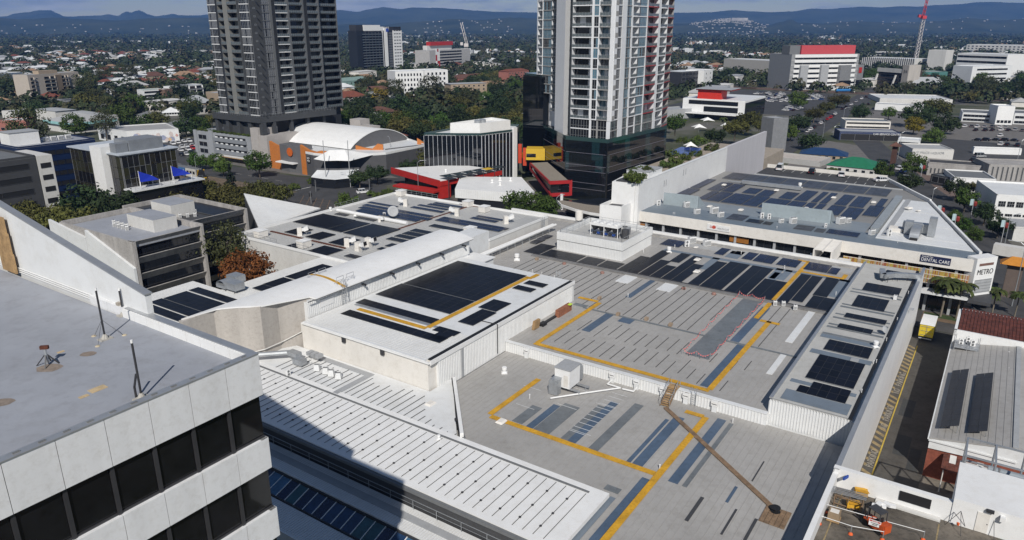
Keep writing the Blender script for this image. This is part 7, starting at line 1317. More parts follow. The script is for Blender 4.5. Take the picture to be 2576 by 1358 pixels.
b=MB();b.prism(rect(92,96,-234,-219.4),0,21.3);b.build('pale_end_wall',OFFW,ko);windows(ko,W(96,-219.4),W(96,-234),[1.2+3.3*k for k in range(6)],[1.6],2.2,1.3,1,1,BLACK,BLACK);windows(ko,W(92,-219.4),W(96,-219.4),[1.4+3.3*k for k in range(6)],[2.0],2.6,1.3,1,1,STEELD,BLACK)
b=MB();Bx(b,74,80,-236,-226,21,23.5);b.build('plant_room',CHAR,ko)
def fr(name,label,xl,yl,xr,yr,yt,dep,wm,rm,st=None,st2=None,par=.4,cat='building',side=1):
 A,B=P(xl,yl),P(xr,yr);z=zat(A.y,yt);d=(B-A).normalized();n=Vector((-d.y,d.x,0))*dep
 return block4(name,label,A,B,B+n,A+n,z,wm,rm,(st,st2),par=par,cat=cat),A,B,z,n
S=lambda k,nf,nc,**kw:dict(kind=k,nf=nf,nc=nc,**kw)
RT_=mat('roof_tile_red',(.20,.062,.038),.85,var=.2,scale=.5);RT2=mat('roof_tile_brown',(.13,.060,.042),.85,var=.2,scale=.5);TAN=mat('tan_wall',(.36,.28,.20),.8,var=.08);TANR=mat('tan_roof',(.33,.21,.13),.8,var=.12,scale=.5);PINKB=mat('pink_brick',(.33,.13,.10),.8,var=.1)
def hip(r,A,B,n,z,h,m,over=.6):
 c=[A,B,B+n,A+n];ce=sum(c,Vector())/4;c=[v+(v-ce).normalized()*over for v in c];l0=(c[1]-c[0]).length;l1=(c[3]-c[0]).length;b=MB()
 if l0>=l1:t=min(.48,l1/2/l0);r0,r1=c[0].lerp(c[1],t).lerp(c[3].lerp(c[2],t),.5),c[0].lerp(c[1],1-t).lerp(c[3].lerp(c[2],1-t),.5);fs=[(0,1,5,4),(1,2,5),(2,3,4,5),(3,0,4)]
 else:t=min(.48,l0/2/l1);r0,r1=c[0].lerp(c[3],t).lerp(c[1].lerp(c[2],t),.5),c[0].lerp(c[3],1-t).lerp(c[1].lerp(c[2],1-t),.5);fs=[(0,1,4),(1,2,5,4),(2,3,5),(3,0,4,5)]
 vs=[Vector((v.x,v.y,z))for v in c]+[Vector((r0.x,r0.y,z+h)),Vector((r1.x,r1.y,z+h))];b.add(vs,fs);b.poly([Vector((v.x,v.y,z-.02))for v in reversed(c)]);return b.build('roof',m,r)
ca=fr('apartment_block','cream six storey apartment block with a ribbed centre strip at the left',82,256,208,243,190,15,mat('cream_apt',(.45,.40,.345),.7,var=.06),LGREY,None);r=ca[0];A,B,z=ca[1:4];L_=(B-A).length
for(s0,s1,nc)in[(.04,.10,1),(.30,.50,2),(.64,.76,2),(.93,.99,1)]:face(r,A.lerp(B,s0),A.lerp(B,s1),1,z-1.2,'balcony',6,nc,gm=GLASS,fm=mat('cream_apt',(.45,.40,.345)),m0=.1)
for s in(.16,.85):windows(r,A,B,[2.2+k*2.9 for k in range(6)],[L_*s],2.2,.7,1,1,WHITE,GLASS)
b=MB();d=(B-A)/L_;[b.obox(A+d*L_*.51-Vector((-d.y,d.x,0))*.9+UP*(1+k*.55),d*L_*.12,Vector((-d.y,d.x,0))*1,UP*.3)for k in range(int(z/.55)-2)];b.build('louvre_strip',TAN,r);b=MB();b.obox(A.lerp(B,.3)+ca[4]*.3+UP*z,d*L_*.36,ca[4]*.4,UP*2.6);b.build('penthouse',TAN,r)
fr('apartment_block','white three storey apartments with deep balconies before orange roofs',278,208,371,205,184,12,WHITE2,RT2,S('balcony',3,6,gm=GLASS,fm=WHITE2))
fr('apartment_block','white walk up flats with green roofs, left block',365,256,418,252,228,11,WHITE2,mat('green_roof',(.16,.24,.19),.6),S('strip',3,3,w=2,h=1.4,gm=GLASS));fr('apartment_block','brown brick stair block between the white green roofed flats',418,254,437,252,226,9,mat('brown_brick',(.16,.10,.07),.8),LGREY,S('punch',3,1));fr('apartment_block','white flat roofed flats right of the brown stair block',442,250,512,242,219,11,WHITE2,LGREY,S('balcony',3,4,fm=WHITE2))
hb_=fr('hotel_tower','black and white hotel tower in the middle distance',903,186,1013,178,78,14,mat('hotel_black',(.014,.016,.02),.5),MGREY,None,S('strip',14,4,w=2,h=1.0,sill=.9));r,A,B,z,n=hb_
face(r,A.lerp(B,.10),A.lerp(B,.55),2,z-1,'balcony',15,6,gm=GLASS,fm=mat('hotel_slab',(.055,.055,.065),.6));face(r,A.lerp(B,.70),A.lerp(B,.80),2,z-1,'strip',15,2,w=2,h=1.8,gm=CURT,fm=LGREY)
d=(B-A).normalized();b=MB();b.obox(A.lerp(B,.80)-n.normalized()*.6,(B-A)*.21,n*.8,UP*(z+.5));b.build('white_end',WHITE,r);windows(r,A.lerp(B,.80)-n.normalized()*.65,B-n.normalized()*.65,[3+k*3.9 for k in range(14)],spread((B-A).length*.2,3,1),3.2,.9,1,1,STEELD,BLACK)
b=MB();b.obox(A.lerp(B,.6)-n.normalized()*.7,(B-A)*.07,n*.1,UP*(z+4));b.obox(A.lerp(B,.55)-n.normalized()*.5,(B-A)*.02,n*.1,UP*z);b.build('white_fin',WHITE,r);b=MB();b.obox(A.lerp(B,.16)+UP*z,(B-A)*.36,n*.5,UP*7);b.obox(A.lerp(B,.52)+UP*z,(B-A)*.2,n*.5,UP*5);b.build('crown',WHITE,r);b=MB();b.obox(A+UP*z,(B-A)*.14,n*.8,UP*7);b.obox(A.lerp(B,.6)+UP*z,(B-A)*.4,n*.5,UP*5);b.build('dark_crown',STEELD,r);b=MB();b.obox(A.lerp(B,.64)-n.normalized()*.9+UP*(z-1),(B-A)*.06,n*.02,UP*4);b.build('blue_sign',mat('sign_blue',(.02,.06,.35),.5),r)
fr('hostel_block','white five storey block with small square windows behind the gum tree',997,246,1068,243,181,22,WHITE,WHITE2,S('punch',5,8,w=1.2,h=2.0,m0=1.5));fr('hostel_block','white wing with a grey corner right of the five storey white block',1070,243,1128,240,178,20,WHITE,WHITE2,S('punch',5,5,w=1.6,h=2.0,m0=1.5))
rw=fr('apartment_block','pale apartments with a red and white chequered corner',1082,173,1183,165,128,25,mat('pale_apt',(.42,.41,.40),.7),LGREY,S('strip',6,9,w=4,h=2.0,sill=1.2,gm=GLASS,m0=22));r,A,B,z,n=rw
rq=random.Random(2);d=(B-A).normalized();[(lambda b:(b.obox(A+d*(14+i*3.2)-n.normalized()*.3+UP*(2+j*4),d*3.1,n*.02,UP*3.9),b.build('chequer_panel',REDP if rq.random()<.45 else WHITE,r)))(MB())for i in range(3)for j in range(6)]
b=MB();b.obox(A.lerp(B,.30)+n*.8+UP*(z+6),(B-A)*.55,n*.3,UP*5);b.build('red_roof_band',REDP,r);b=MB();b.obox(A.lerp(B,.25)+n*.9,(B-A)*.6,n*.3,UP*(z+6));b.build('rear_block',OFFW,r)
for(nm,lab,x0,y0,x1,y1,yt,dep,wm,rm,h)in[('apartment_block','long brick flats with dark red hip roof right of the gum tree',1150,213,1236,207,198,13,PINKB,RT2,3.5),('apartment_block','red brick four storey flats left of the white tower',1278,212,1330,207,180,12,PINKB,RT_,2),('flats','tan flats with orange porch left of the white tower',1215,235,1270,228,214,12,TAN,TANR,2.5),('flats','tan flats half hidden by the gum tree',1135,250,1225,246,212,14,TAN,LGREY,.6),('house','large orange tiled house left of the yellow tree',848,270,925,262,248,14,OFFW,RT_,4),('house','brown tiled house right of the yellow tree',920,246,992,242,230,13,OFFW,RT2,3.5),('house','green timber house behind the hotel foreground',855,224,935,216,206,12,mat('mint_wall',(.24,.38,.34),.7),mat('mint_roof',(.21,.30,.27),.6),3),('house','tan tiled house beside the dark tower',850,200,890,198,194,12,TAN,TANR,3),('house','tan tiled house below the hotel tower',900,204,945,200,196,12,TAN,TANR,3)]:
 o_=fr(nm,lab,x0,y0,x1,y1,yt,dep,wm,None,S('punch',max(1,round(zat(P(x0,y0).y,yt)/3.2)),7,w=1.3,h=1.2),par=0);hip(o_[0],o_[1],o_[2],o_[4],o_[3],h,rm)
sh=block4('corner_shop','grey hip roofed corner shop with turquoise fascia boards',W(196,-446),W(196,-419),W(219,-419),W(219,-446),5.4,OFFW,None,(None,S('strip',1,6,w=3,h=2.2,sill=.8,gm=GLASS)),par=0);hip(sh,W(196,-419),W(219,-419),W(196,-446)-W(196,-419),5.4,4,GROOF2,1.5);b=MB();parapet(b,[W(194.6,-447),W(194.6,-417.6),W(220.4,-417.6),W(220.4,-447)],4.3,1.4,.3);b.build('turquoise_fascia',mat('turquoise',(.30,.55,.55),.6),sh);b=MB();b.prism([W(218,-470),W(228,-470),W(228,-430),W(218,-430)],0,6.5);b.build('rear_hall',GROOF2,sh)
mu=block4('mural_shop','long grey roofed shop with a pastel painted mural wall',W(192.5,-385),W(192.5,-358),W(212,-345),W(222,-372),6.0,WHITE2,GROOF,(S('punch',1,4,w=3,h=2.5,gm=BLACK),None),par=.4);rm_=random.Random(9);P0,P1=W(192.5,-357.9),W(212,-344.9)
MC=[mat('mural_'+str(i),c,.7,var=.1)for i,c in enumerate([(.55,.33,.30),(.30,.45,.50),(.48,.40,.52),(.58,.42,.25),(.30,.33,.45),(.60,.52,.50)])]
for i in range(18):b=MB();c=P0.lerp(P1,rm_.uniform(.05,.95));u_=(P1-P0).normalized();n_=Vector((u_.y,-u_.x,0));rr_=rm_.uniform(.6,1.7);zc0=rm_.uniform(1.2,4.2);b.poly([c+n_*(.03+i*.004)+u_*rr_*math.cos(t*.785)*rm_.uniform(.7,1.1)+UP*(zc0+min(rr_,1.3)*math.sin(t*.785))for t in range(8)]);b.build('mural_patch',rm_.choice(MC),mu)
for(lab,x0,y0,x1,y1,yt,dep,wm,rm)in[('dark framed showroom below the cream apartments',75,275,165,270,257,12,CHAR,OFFW),('silver fronted showroom right of the dark framed one',168,274,250,268,254,14,ALU,CHAR),('low shop with a brown awning at the left edge',0,332,70,330,305,14,PINKB,OFFW),('white flat roofed house left of the cream apartments',0,222,62,214,188,14,WHITE2,LGREY),('white gabled shop row behind the left shops',40,300,110,292,282,12,OFFW,GROOF2),('pale shed behind the limousine',430,262,500,268,250,12,CREAM,GROOF2),('cream flats left of the dark tower foot',522,268,545,272,232,10,TAN,LGREY)]:fr('low_building',lab,x0,y0,x1,y1,yt,dep,wm,rm,S('punch',1,5,w=1.8,h=1.5))
go_=fr('office_block','grey and white office with a red roof band and two grey stair towers',1982,226,2150,222,138,34,mat('office_grey',(.26,.265,.27),.6,var=.04),MGREY,S('strip',7,8,w=6,h=1.7,sill=.1,gm=GLASS,fm=WHITE,m0=4,ledge=WHITE),S('strip',7,4,w=4,h=1.7,sill=.1,gm=GLASS));r,A,B,z,n=go_
nn=n.normalized();d=(B-A).normalized();L_=(B-A).length
for f_ in range(7):b=MB();fh_=z/7;b.obox(A+d*3-nn*1.0+UP*(f_*fh_+2.0),d*(L_-6),nn*.8,UP*2.6);b.build('white_spandrel',WHITE,r)
for s in(.12,.42):b=MB();b.obox(A+d*L_*s-nn*3.5,d*L_*.11,nn*3.4,UP*(z-9));b.build('stair_tower',LGREY,r)
b=MB();b.obox(A+d*L_*.16+nn*3+UP*z,d*L_*.80,nn*12,UP*8);b.build('red_roof_band',mat('salmon_red',(.50,.07,.08),.6,var=.05),r);b=MB();b.obox(A+nn*4+UP*z,d*L_*.15,nn*12,UP*8);b.build('roof_block',MGREY,r)
cn_=fr('cinema_box','grey blank cinema box with a red square logo beside the red banded office',2108,224,2166,221,165,24,mat('cinema_grey',(.21,.215,.22),.6),MGREY);r,A,B,z,n=cn_;d=(B-A);nn=n.normalized();b=MB();b.obox(A-nn*.3+UP*.5,d,nn*.35,UP*7);b.build('glazing',GLASS,r);b=MB();b.obox(A.lerp(B,.78)-nn*.4+UP*(z-7),d*.13,nn*.1,UP*5);b.build('red_logo',REDP,r)
t4=fr('office_block','brown banded office with the number 34 on its concrete tower',2205,218,2266,224,174,22,mat('brown_band',(.06,.045,.038),.6),MGREY,S('strip',5,7,w=5,h=2.0,sill=.3,gm=GLASS,fm=CHAR));r,A,B,z,n=t4;d=(B-A).normalized();nn=n.normalized();b=MB();b.obox(A-nn*1.2-d+UP*(z-2),(B-A),nn*2,UP*3.5);b.build('cornice',OFFW,r);b=MB();b.obox(B-nn*1.6,d*7,nn*14,UP*(z+5.5));b.build('concrete_tower',BEIGE,r);text_on(r,'34',4.2,B+d*3.5-nn*1.7+UP*(z-.5),-nn,CHAR)
for s in(.0,.75):b=MB();b.bar(A.lerp(B,s)-nn*4.5,A.lerp(B,s)-nn*1+UP*(z*.75),1.2);b.build('raking_column',OFFW,r)
for(lab,x0,y0,x1,y1,yt,dep,wm,st)in[('white and blue medical office with long window bands',2398,196,2522,204,134,34,WHITE,S('strip',5,8,w=8,h=2.2,sill=1.6,gm=GLASS)),('white office with grey end wall before the blue medical office',2438,216,2538,213,168,22,WHITE2,S('strip',4,6,w=6,h=1.6,sill=1.2,gm=GLASS,m0=6)),('long blank beige court building',1818,188,1932,196,148,30,mat('court_beige',(.36,.345,.32),.8,var=.05),None),('white corrugated exhibition hall behind the 34 office',2166,170,2298,176,145,40,OFFW,S('punch',2,26,w=1.3,h=7,gm=GLASS)),('far white hospital blocks on the right',2428,134,2576,138,112,60,OFFW,S('punch',4,14,w=4,h=2)),('white school hall with veranda behind the corrugated hall',2200,142,2258,144,130,30,OFFW,S('strip',2,8,w=5,h=2.5,sill=.3,gm=GLASS)),('black glass office left of the red roofed white office',1712,228,1765,222,182,22,STEELD,S('strip',4,6,w=4,h=2.6,gm=BLACK)),('white frame end of the black glass office',1768,224,1790,220,178,18,WHITE,S('punch',4,2)),('white ribbed apartment wing far behind the crane',2328,176,2372,178,126,20,OFFW,None)]:fr('office_block' if 'office' in lab else 'public_building',lab,x0,y0,x1,y1,yt,dep,wm,WHITE2,st)
ng=fr('building_site','half built block wrapped in green scaffold netting under the crane',2288,206,2380,206,181,24,mat('green_net',(.07,.20,.185),.9,var=.15,scale=.5),CONC);r,A,B,z,n=ng;nn=n.normalized();[(lambda b:(b.obox(A.lerp(B,s)-nn*.3+UP*2,(B-A)*w_,nn*.2,UP*h_),b.build('red_hoarding',REDP,r)))(MB())for s,w_,h_ in((.02,.09,10),(.45,.34,5))]
gh=fr('gable_hall','white gabled hall with dark awnings before the green netted site',2290,226,2380,226,212,18,WHITE,None,S('punch',1,7,w=3,h=2.2,gm=BLACK),par=0);hip(gh[0],gh[1],gh[2],gh[4],gh[3],6,LGREY)
for(lab,x0,y0,x1,y1,yt,dep,wm,rm,st)in[('big white flat roofed retail shed with rooftop units',2212,258,2395,262,248,40,OFFW,WHITE2,None),('white parapet front of the flat retail shed',2200,276,2320,282,262,12,WHITE,LGREY,None),('grey roofed civic building with white centre gable, left wing',2418,305,2500,309,284,22,WHITE2,MGREY,S('strip',2,8,w=2,h=1.4,sill=.6,gm=GLASS)),('white stepped centre gable of the civic building',2502,313,2545,314,268,12,WHITE,WHITE,S('punch',1,4,w=1.6,h=1.6,sill=1)),('grey roofed civic building, right wing',2547,312,2640,316,286,22,WHITE2,MGREY,S('strip',2,8,w=2,h=1.4,sill=.6,gm=GLASS)),('beige flat roofed building above the car service centre',2125,326,2238,329,305,14,CREAM,GREYS,S('strip',2,6,w=4,h=.9,sill=1.2,gm=BLACK)),('navy car service centre with open bays',2110,352,2262,356,332,12,mat('navy_shed',(.02,.035,.10),.6),LGREY,S('strip',1,4,w=5,h=3.2,sill=.1,gm=BLACK)),('white awninged shop right of the car service centre',2256,368,2312,372,352,10,WHITE2,WHITE2,S('strip',1,3,w=3,h=2,sill=.4,gm=BLACK)),('white brick liquor store with a grey roof',2291,404,2395,407,376,16,OFFW,GROOF2,None),('long white freestanding wall by the right car park',2448,386,2568,390,372,2,WHITE,None,None),('small grey roofed dark fronted shop on the corner',2338,462,2395,474,440,14,CHAR,GREYS,S('strip',1,3,w=4,h=2.2,gm=BLACK)),('white fronted grey roofed shop behind the street trees',2395,480,2500,486,448,16,WHITE,MGREY,S('punch',1,3,w=3,h=2,gm=STEELD)),('white two storey building with square windows at the right edge',2494,556,2640,566,492,22,WHITE,WHITE2,S('punch',2,6,w=1.8,h=1.6,nx=3,ny=2)),('ribbed grey parking wall at the right edge',2480,458,2640,464,416,14,CONC,CONC,S('punch',1,12,w=.5,h=5,gm=CHAR)),('low ribbed concrete retaining wall behind the corner shops',2330,440,2480,452,410,10,CONC,ASPH,S('punch',1,14,w=.5,h=2,gm=CHAR)),('white awning shop with a red sign at the right edge',2545,606,2640,612,574,12,OFFW,LGREY,None),('white tilt up house left of the green roofs',1905,402,2062,420,392,14,GROOF2,mat('cream_roof',(.52,.47,.42),.7),None)]:
 o_=fr('shop_building' if 'shop' in lab or 'store' in lab or 'centre' in lab else 'low_building',lab,x0,y0,x1,y1,yt,dep,wm,rm,st)
 if 'navy' in lab:text_on(o_[0],'CAR SERVICE CENTRE',1.3,o_[1].lerp(o_[2],.78)-o_[4].normalized()*.4+UP*(o_[3]-.6),-o_[4],WHITE,13)
 if 'liquor' in lab:text_on(o_[0],'CUT PRICE LIQUOR',1.3,o_[1].lerp(o_[2],.38)-o_[4].normalized()*.15+UP*(o_[3]-1.2),-o_[4],LGREY,13)
for(lab,x0,y0,x1,y1,yt,dep,wm,rm,h)in[('blue roofed brick house beyond the rooftop car park',2012,400,2128,408,386,11,TAN,mat('royal_blue_roof',(.015,.045,.12),.5),2.4),('green roofed shop beyond the rooftop car park',2078,432,2205,446,414,15,OFFW,mat('emerald_roof',(.02,.17,.085),.55,var=.1),3)]:
 o_=fr('house',lab,x0,y0,x1,y1,yt,dep,wm,None,S('punch',1,6,w=1.2,h=1.2),par=0);hip(o_[0],o_[1],o_[2],o_[4],o_[3],h,rm)
rf_=thing('red_box_office','white office with two long dark windows and a bright red roof box','building',W(452,-150,0));b=MB();b.prism(rect(452,495,-174,-134.5),4,12);b.build('upper_floor',WHITE,rf_);b=MB();b.prism(rect(454,492,-160,-136),0,4);b.build('ground_floor',GLASS,rf_);b=MB();b.prism(rect(452.2,494.8,-173.8,-134.7),12,12.2);b.build('roof',WHITE2,rf_)
for b0,b1,z0_,z1_ in[(-170,-138.7,8.9,11.3),(-160,-138.5,4.6,7.8)]:b=MB();Bx(b,451.8,452,b0,b1,z0_,z1_);b.build('window',GLASS,rf_)
b=MB();Bx(b,452.5,494,-134.5,-134.2,1,11);b.build('side_glazing',BG,rf_);b=MB();Bx(b,453,464,-165,-150,12.2,17.4);b.build('red_box',mat('bright_red',(.60,.035,.02),.5),rf_);b=MB();Bx(b,452,470,-166,-144,17.4,18.2);b.build('red_box_roof',mat('bright_red',(.6,.035,.02)),rf_);b=MB();Bx(b,451,471,-166.5,-143.5,18.2,18.4);b.build('box_lid',LGREY,rf_);b=MB();Bx(b,447,452,-174,-137,3.4,3.9);b.build('canopy',WHITE,rf_);foot(rect(446,497,-176,-133),2)
fr('grey_flank_block','grey blue wedge block at the end of the long white boundary wall',1938,382,1975,379,300,8,mat('wedge_grey',(.22,.225,.235),.6),LGREY);fr('terrace_pavilion','low grey pavilion with a red edged roof beside the white tower',1672,302,1745,296,279,14,LGREY,LGREY)
def crane(label,base,top,tip,m1,m2,w_):
 r=thing('tower_crane',label,'crane',base);b=MB();n_=int((top-base).length/(w_*1.3))
 c4=[Vector((x*w_/2,y*w_/2,0))for x,y in((-1,-1),(1,-1),(1,1),(-1,1))]
 for v in c4:b.bar(base+v,top+v,w_*.13)
 for k in range(n_):
  p_,q_=base.lerp(top,k/n_),base.lerp(top,(k+1)/n_)
  for i in range(4):b.bar(p_+c4[i],q_+c4[(i+1)%4],w_*.1)
 b.build('mast',m1,r);b=MB();n_=max(4,int((tip-top).length/(w_*1.5)));d=(tip-top).normalized();s=d.cross(UP)
 s=s.normalized()if s.length>.01 else Vector((1,0,0));u_=s.cross(d)
 for v in(s*w_*.4,-s*w_*.4,u_*w_*.7):b.bar(top+v,tip+v,w_*.13)
 for k in range(n_):p_,q_=top.lerp(tip,k/n_),top.lerp(tip,(k+1)/n_);b.bar(p_+s*w_*.4,q_+u_*w_*.7,w_*.09);b.bar(p_-s*w_*.4,q_+u_*w_*.7,w_*.09);b.bar(p_+s*w_*.4,q_-s*w_*.4,w_*.09)
 b.build('jib',m2,r);b=MB();b.box((top.x,top.y,top.z-w_*.3),(w_*1.5,w_*1.8,w_*1.1));b.box((top.x-w_*1.6,top.y,top.z+w_*.2),(w_*.9,w_*.9,w_*1.0));b.build('cab',m2,r);return r
cbp=P(2299,172);cY=cbp.y;ct=PY(2323,45,cY);crane('tall tower crane with white lattice mast and red top',cbp,ct,PY(2348,-60,cY),mat('crane_white',(.62,.58,.56),.5),mat('crane_red',(.55,.05,.06),.5),3.6)
c2=P(1172,158);crane('pale luffing crane leaning left behind the chequered apartments',c2,PY(1173,115,c2.y),PY(1158,57,c2.y),mat('crane_white',(.62,.58,.56)),mat('crane_white',(.62,.58,.56)),4.5)
def along(a0,b0,a1,b1,hw):p_,q_=W(a0,b0),W(a1,b1);d=(q_-p_).normalized();n=Vector((-d.y,d.x,0))*hw;return[p_-n,q_-n,q_+n,p_+n]
road('main_road',[W(166,-520),W(166,-186),W(190,-182),W(190,-200),W(184,-225),W(186,-520)],.02,ASPH);road('tram_bed',[W(156,-520),W(156,-150),W(165.6,-150),W(165.6,-520)],.016,mat('tram_bed',(.17,.125,.085),.9,var=.2,scale=.4))
road('crossing_road',[W(150,-205),W(150,-150),W(188,-150),W(188,-186),W(180,-200)],.024,ASPH);road('side_road',[W(186,-199),W(186,-184),W(262,-186),W(262,-194)],.028,ASPH)
road('footpath',[W(186,-300),W(186,-226),W(192,-208),W(204,-190),W(206,-196),W(192,-230),W(192,-300)],.032,PAVE);road('plaza',[W(168,-150),W(168,-80),W(232,-146),W(200,-150)],.02,mat('plaza_paving',(.13,.12,.11),.85,var=.2,scale=.6))
for a_ in(158,159.4,162,163.4):strip_ab('tram_rail',a_,a_+.12,-500,-152,.03,STEELD)
for k in range(14):strip_ab('lane_line',174.9,175.05,-330+k*8,-326+k*8,.036,LINEW)
strip_ab('stop_line',167,174,-205.4,-205,.036,LINEW)
for k in range(9):q=MB();road('yellow_grid_line',along(152,-196+k*3.2,163,-186+k*3.2,.08),.04,mat('grid_tan',(.22,.14,.08),.8));road('yellow_grid_line',along(163,-196+k*3.2,152,-186+k*3.2,.08),.044,mat('grid_tan',(.22,.14,.08)))
def rd(name,pts,hw,z,m):[road(name,along(*p_,*q_,hw),z,m)for p_,q_ in zip(pts[:-1],pts[1:])]
rd('parking_street',[(300,-86),(419,-90),(640,-101),(900,-112)],8,.02,ASPH);rd('verge',[(400,-103),(640,-112)],4,.016,mat('verge_grass',(.045,.075,.02),.95,var=.3,scale=.5))
rd('corner_street',[(420,-62),(341,-38),(297,-24),(250,-6),(190,10),(150,18)],6.5,.02,ASPH);rd('corner_footpath',[(341,-30),(300,-15),(262,-1)],3,.016,mat('brick_paving',(.17,.12,.10),.85,var=.2,scale=.8))
road('arcade_street',[W(151.6,-8),W(175,-8),W(186,4),W(186,40),W(144,40),W(144,-1),W(151,-1)],.018,mat('dark_paving',(.075,.072,.07)));road('median',[W(156.6,-7.6),W(161.2,-7.6),W(161.5,3),W(157,3)],.03,mat('median_soil',(.17,.115,.07),.9,var=.2));road('grass_strip',[W(158.6,-7.4),W(161,-7.4),W(161.2,-.5),W(158.8,-.5)],.034,mat('verge_grass',(.045,.075,.02)))
road('cross_road',[W(700,-260),W(690,60),W(716,60),W(722,-260)],.024,mat('red_road',(.12,.075,.055),.9,var=.15));road('far_avenue',[W(640,-40),W(654,-30),W(1300,-60),W(1300,-90)],.02,ASPH)
road('car_park',[W(182,-352),W(182,-300),W(222,-300),W(222,-352)],.016,ASPH);road('car_park',[W(500,-210),W(500,-112),W(690,-118),W(690,-215)],.014,ASPH);road('car_park',[W(362,-35),W(352,40),W(430,60),W(440,-30)],.014,ASPH);road('side_street',along(300,-520,640,-620,6),.02,ASPH);road('car_park',[W(730,-260),W(730,-175),W(800,-175),W(800,-260)],.014,ASPH)
for q in([W(150,-520),W(150,-150),W(190,-150),W(190,-520)],along(300,-86,900,-112,9),along(420,-62,150,18,8),[W(500,-210),W(500,-112),W(690,-118),W(690,-215)],[W(362,-35),W(352,40),W(430,60),W(440,-30)],[W(182,-352),W(182,-300),W(222,-300),W(222,-352)],[W(145,-110),W(145,60),W(190,60),W(190,-110)],[W(186,-199),W(186,-184),W(262,-184),W(262,-199)],along(300,-520,640,-620,7),[W(240,-215),W(700,-215),W(640,60),W(200,60)]):foot(q)
road('car_park',[W(560,-82),W(560,-40),W(680,-40),W(680,-85)],.013,ASPH);road('paved_yard',[W(262,-70),W(262,6),W(350,20),W(400,-80)],.012,PAVE);road('paved_yard',[W(430,-80),W(430,40),W(560,40),W(560,-80)],.012,PAVE)
rt_=thing('pool_terrace','raised terrace with a blue pool beside the white tower podium','terrace',W(250,-85,0));b=MB();b.prism(rect(216,300,-102,-72.1),0,9);b.build('deck',mat('terrace_paving',(.36,.31,.25),.85,var=.12),rt_);q4=[P(*TT[2,1](*q),9.02)for q in[(1540,190),(1850,215),(1910,130),(1700,118)]];b=MB();b.poly(q4);b.build('pool',mat('pool_blue',(.03,.06,.30),.1,var=0),rt_);foot(rect(216,300,-102,-72))
def parasol(px,z,s,lab):q=P(*px,z);r=thing('shade_canopy',lab,'shade canopy',q);b=MB();c4=[q+Vector((x*s,y*s,2.4))for x,y in((-1,-1),(1,-1),(1,1),(-1,1))];m4=[q+Vector((x*s*.45,y*s*.45,2.75))for x,y in((0,-1),(1,0),(0,1),(-1,0))];t=q+UP*4.2;b.add(c4+m4+[t],[(0,4,8),(4,1,8),(1,5,8),(5,2,8),(2,6,8),(6,3,8),(3,7,8),(7,0,8)]);b.build('fabric',WHITE,r);b=MB();b.tube(q,t,.06);b.build('pole',GALV,r)
parasol(TT[2,1](1790,175),9,2.4,'white peaked shade canopy over the pool corner');parasol(R3(545,930),4,3.4,'white peaked canopy before the red box office');parasol(R3(400,1060),6,3.2,'white peaked canopy right of the white tower foot');parasol(R3(840,1040),6,2,'small white peaked canopy beside a red kiosk')
def leafmat(n,c):return mat('leaf_'+n,c,.75,var=.45,scale=.9,spec=.25,rnd=.35)
BARK=mat('bark',(.10,.08,.06),.9,var=.2)
def crown(rx,rz,zc,nclump,nleaf,ls,seed,hollow=.55,cone=False):
 r=random.Random(seed);b=MB()
 for _ in range(nclump):
  d=Vector((r.gauss(0,1),r.gauss(0,1),r.gauss(0,.8))).normalized();k=r.uniform(hollow,1.0)
  if cone:t=r.random()**.7;a=r.uniform(0,6.28);c=Vector((math.cos(a)*rx*(1-t)*r.uniform(.4,1),math.sin(a)*rx*(1-t)*r.uniform(.4,1),zc-rz+2*rz*t));cr=rx*.28*(1.15-t)
  else:
   c=Vector((d.x*rx*k,d.y*rx*k,zc+d.z*rz*k));cr=rx*r.uniform(.20,.36)
   if c.z<zc-rz*.55:c.z=zc-rz*.5
  for _ in range(nleaf):
   o=Vector((r.gauss(0,1),r.gauss(0,1),r.gauss(0,.75))).normalized();p_=c+o*cr*r.uniform(.55,1.05)*(Vector((1,1,.7))if 0 else 1)
   n=(o+Vector((r.uniform(-.6,.6),r.uniform(-.6,.6),r.uniform(-.2,.7)))).normalized();x=n.orthogonal().normalized();y=n.cross(x);a=r.uniform(0,3.14);x,y=x*math.cos(a)+y*math.sin(a),y*math.cos(a)-x*math.sin(a);s=ls*r.uniform(.6,1.3)
   b.add([p_-x*s,p_-y*s*.55,p_+x*s,p_+y*s*.55],[(0,1,2,3)])
 return b
def trunk(h,zc,rx,seed,n=6,r0=.28):
 r=random.Random(seed);b=MB();top=Vector((r.uniform(-.4,.4),r.uniform(-.4,.4),zc*.7));b.tube((0,0,-.2),top,r0,7,r2=r0*.6)
 for i in range(n):a=i*6.28/n+r.uniform(-.4,.4);e=Vector((math.cos(a)*rx*r.uniform(.4,.75),math.sin(a)*rx*r.uniform(.4,.75),zc+r.uniform(-.1,.5)*rx));b.tube(top*r.uniform(.6,1),e,r0*.4,5,r2=r0*.12)
 return b
TP={}
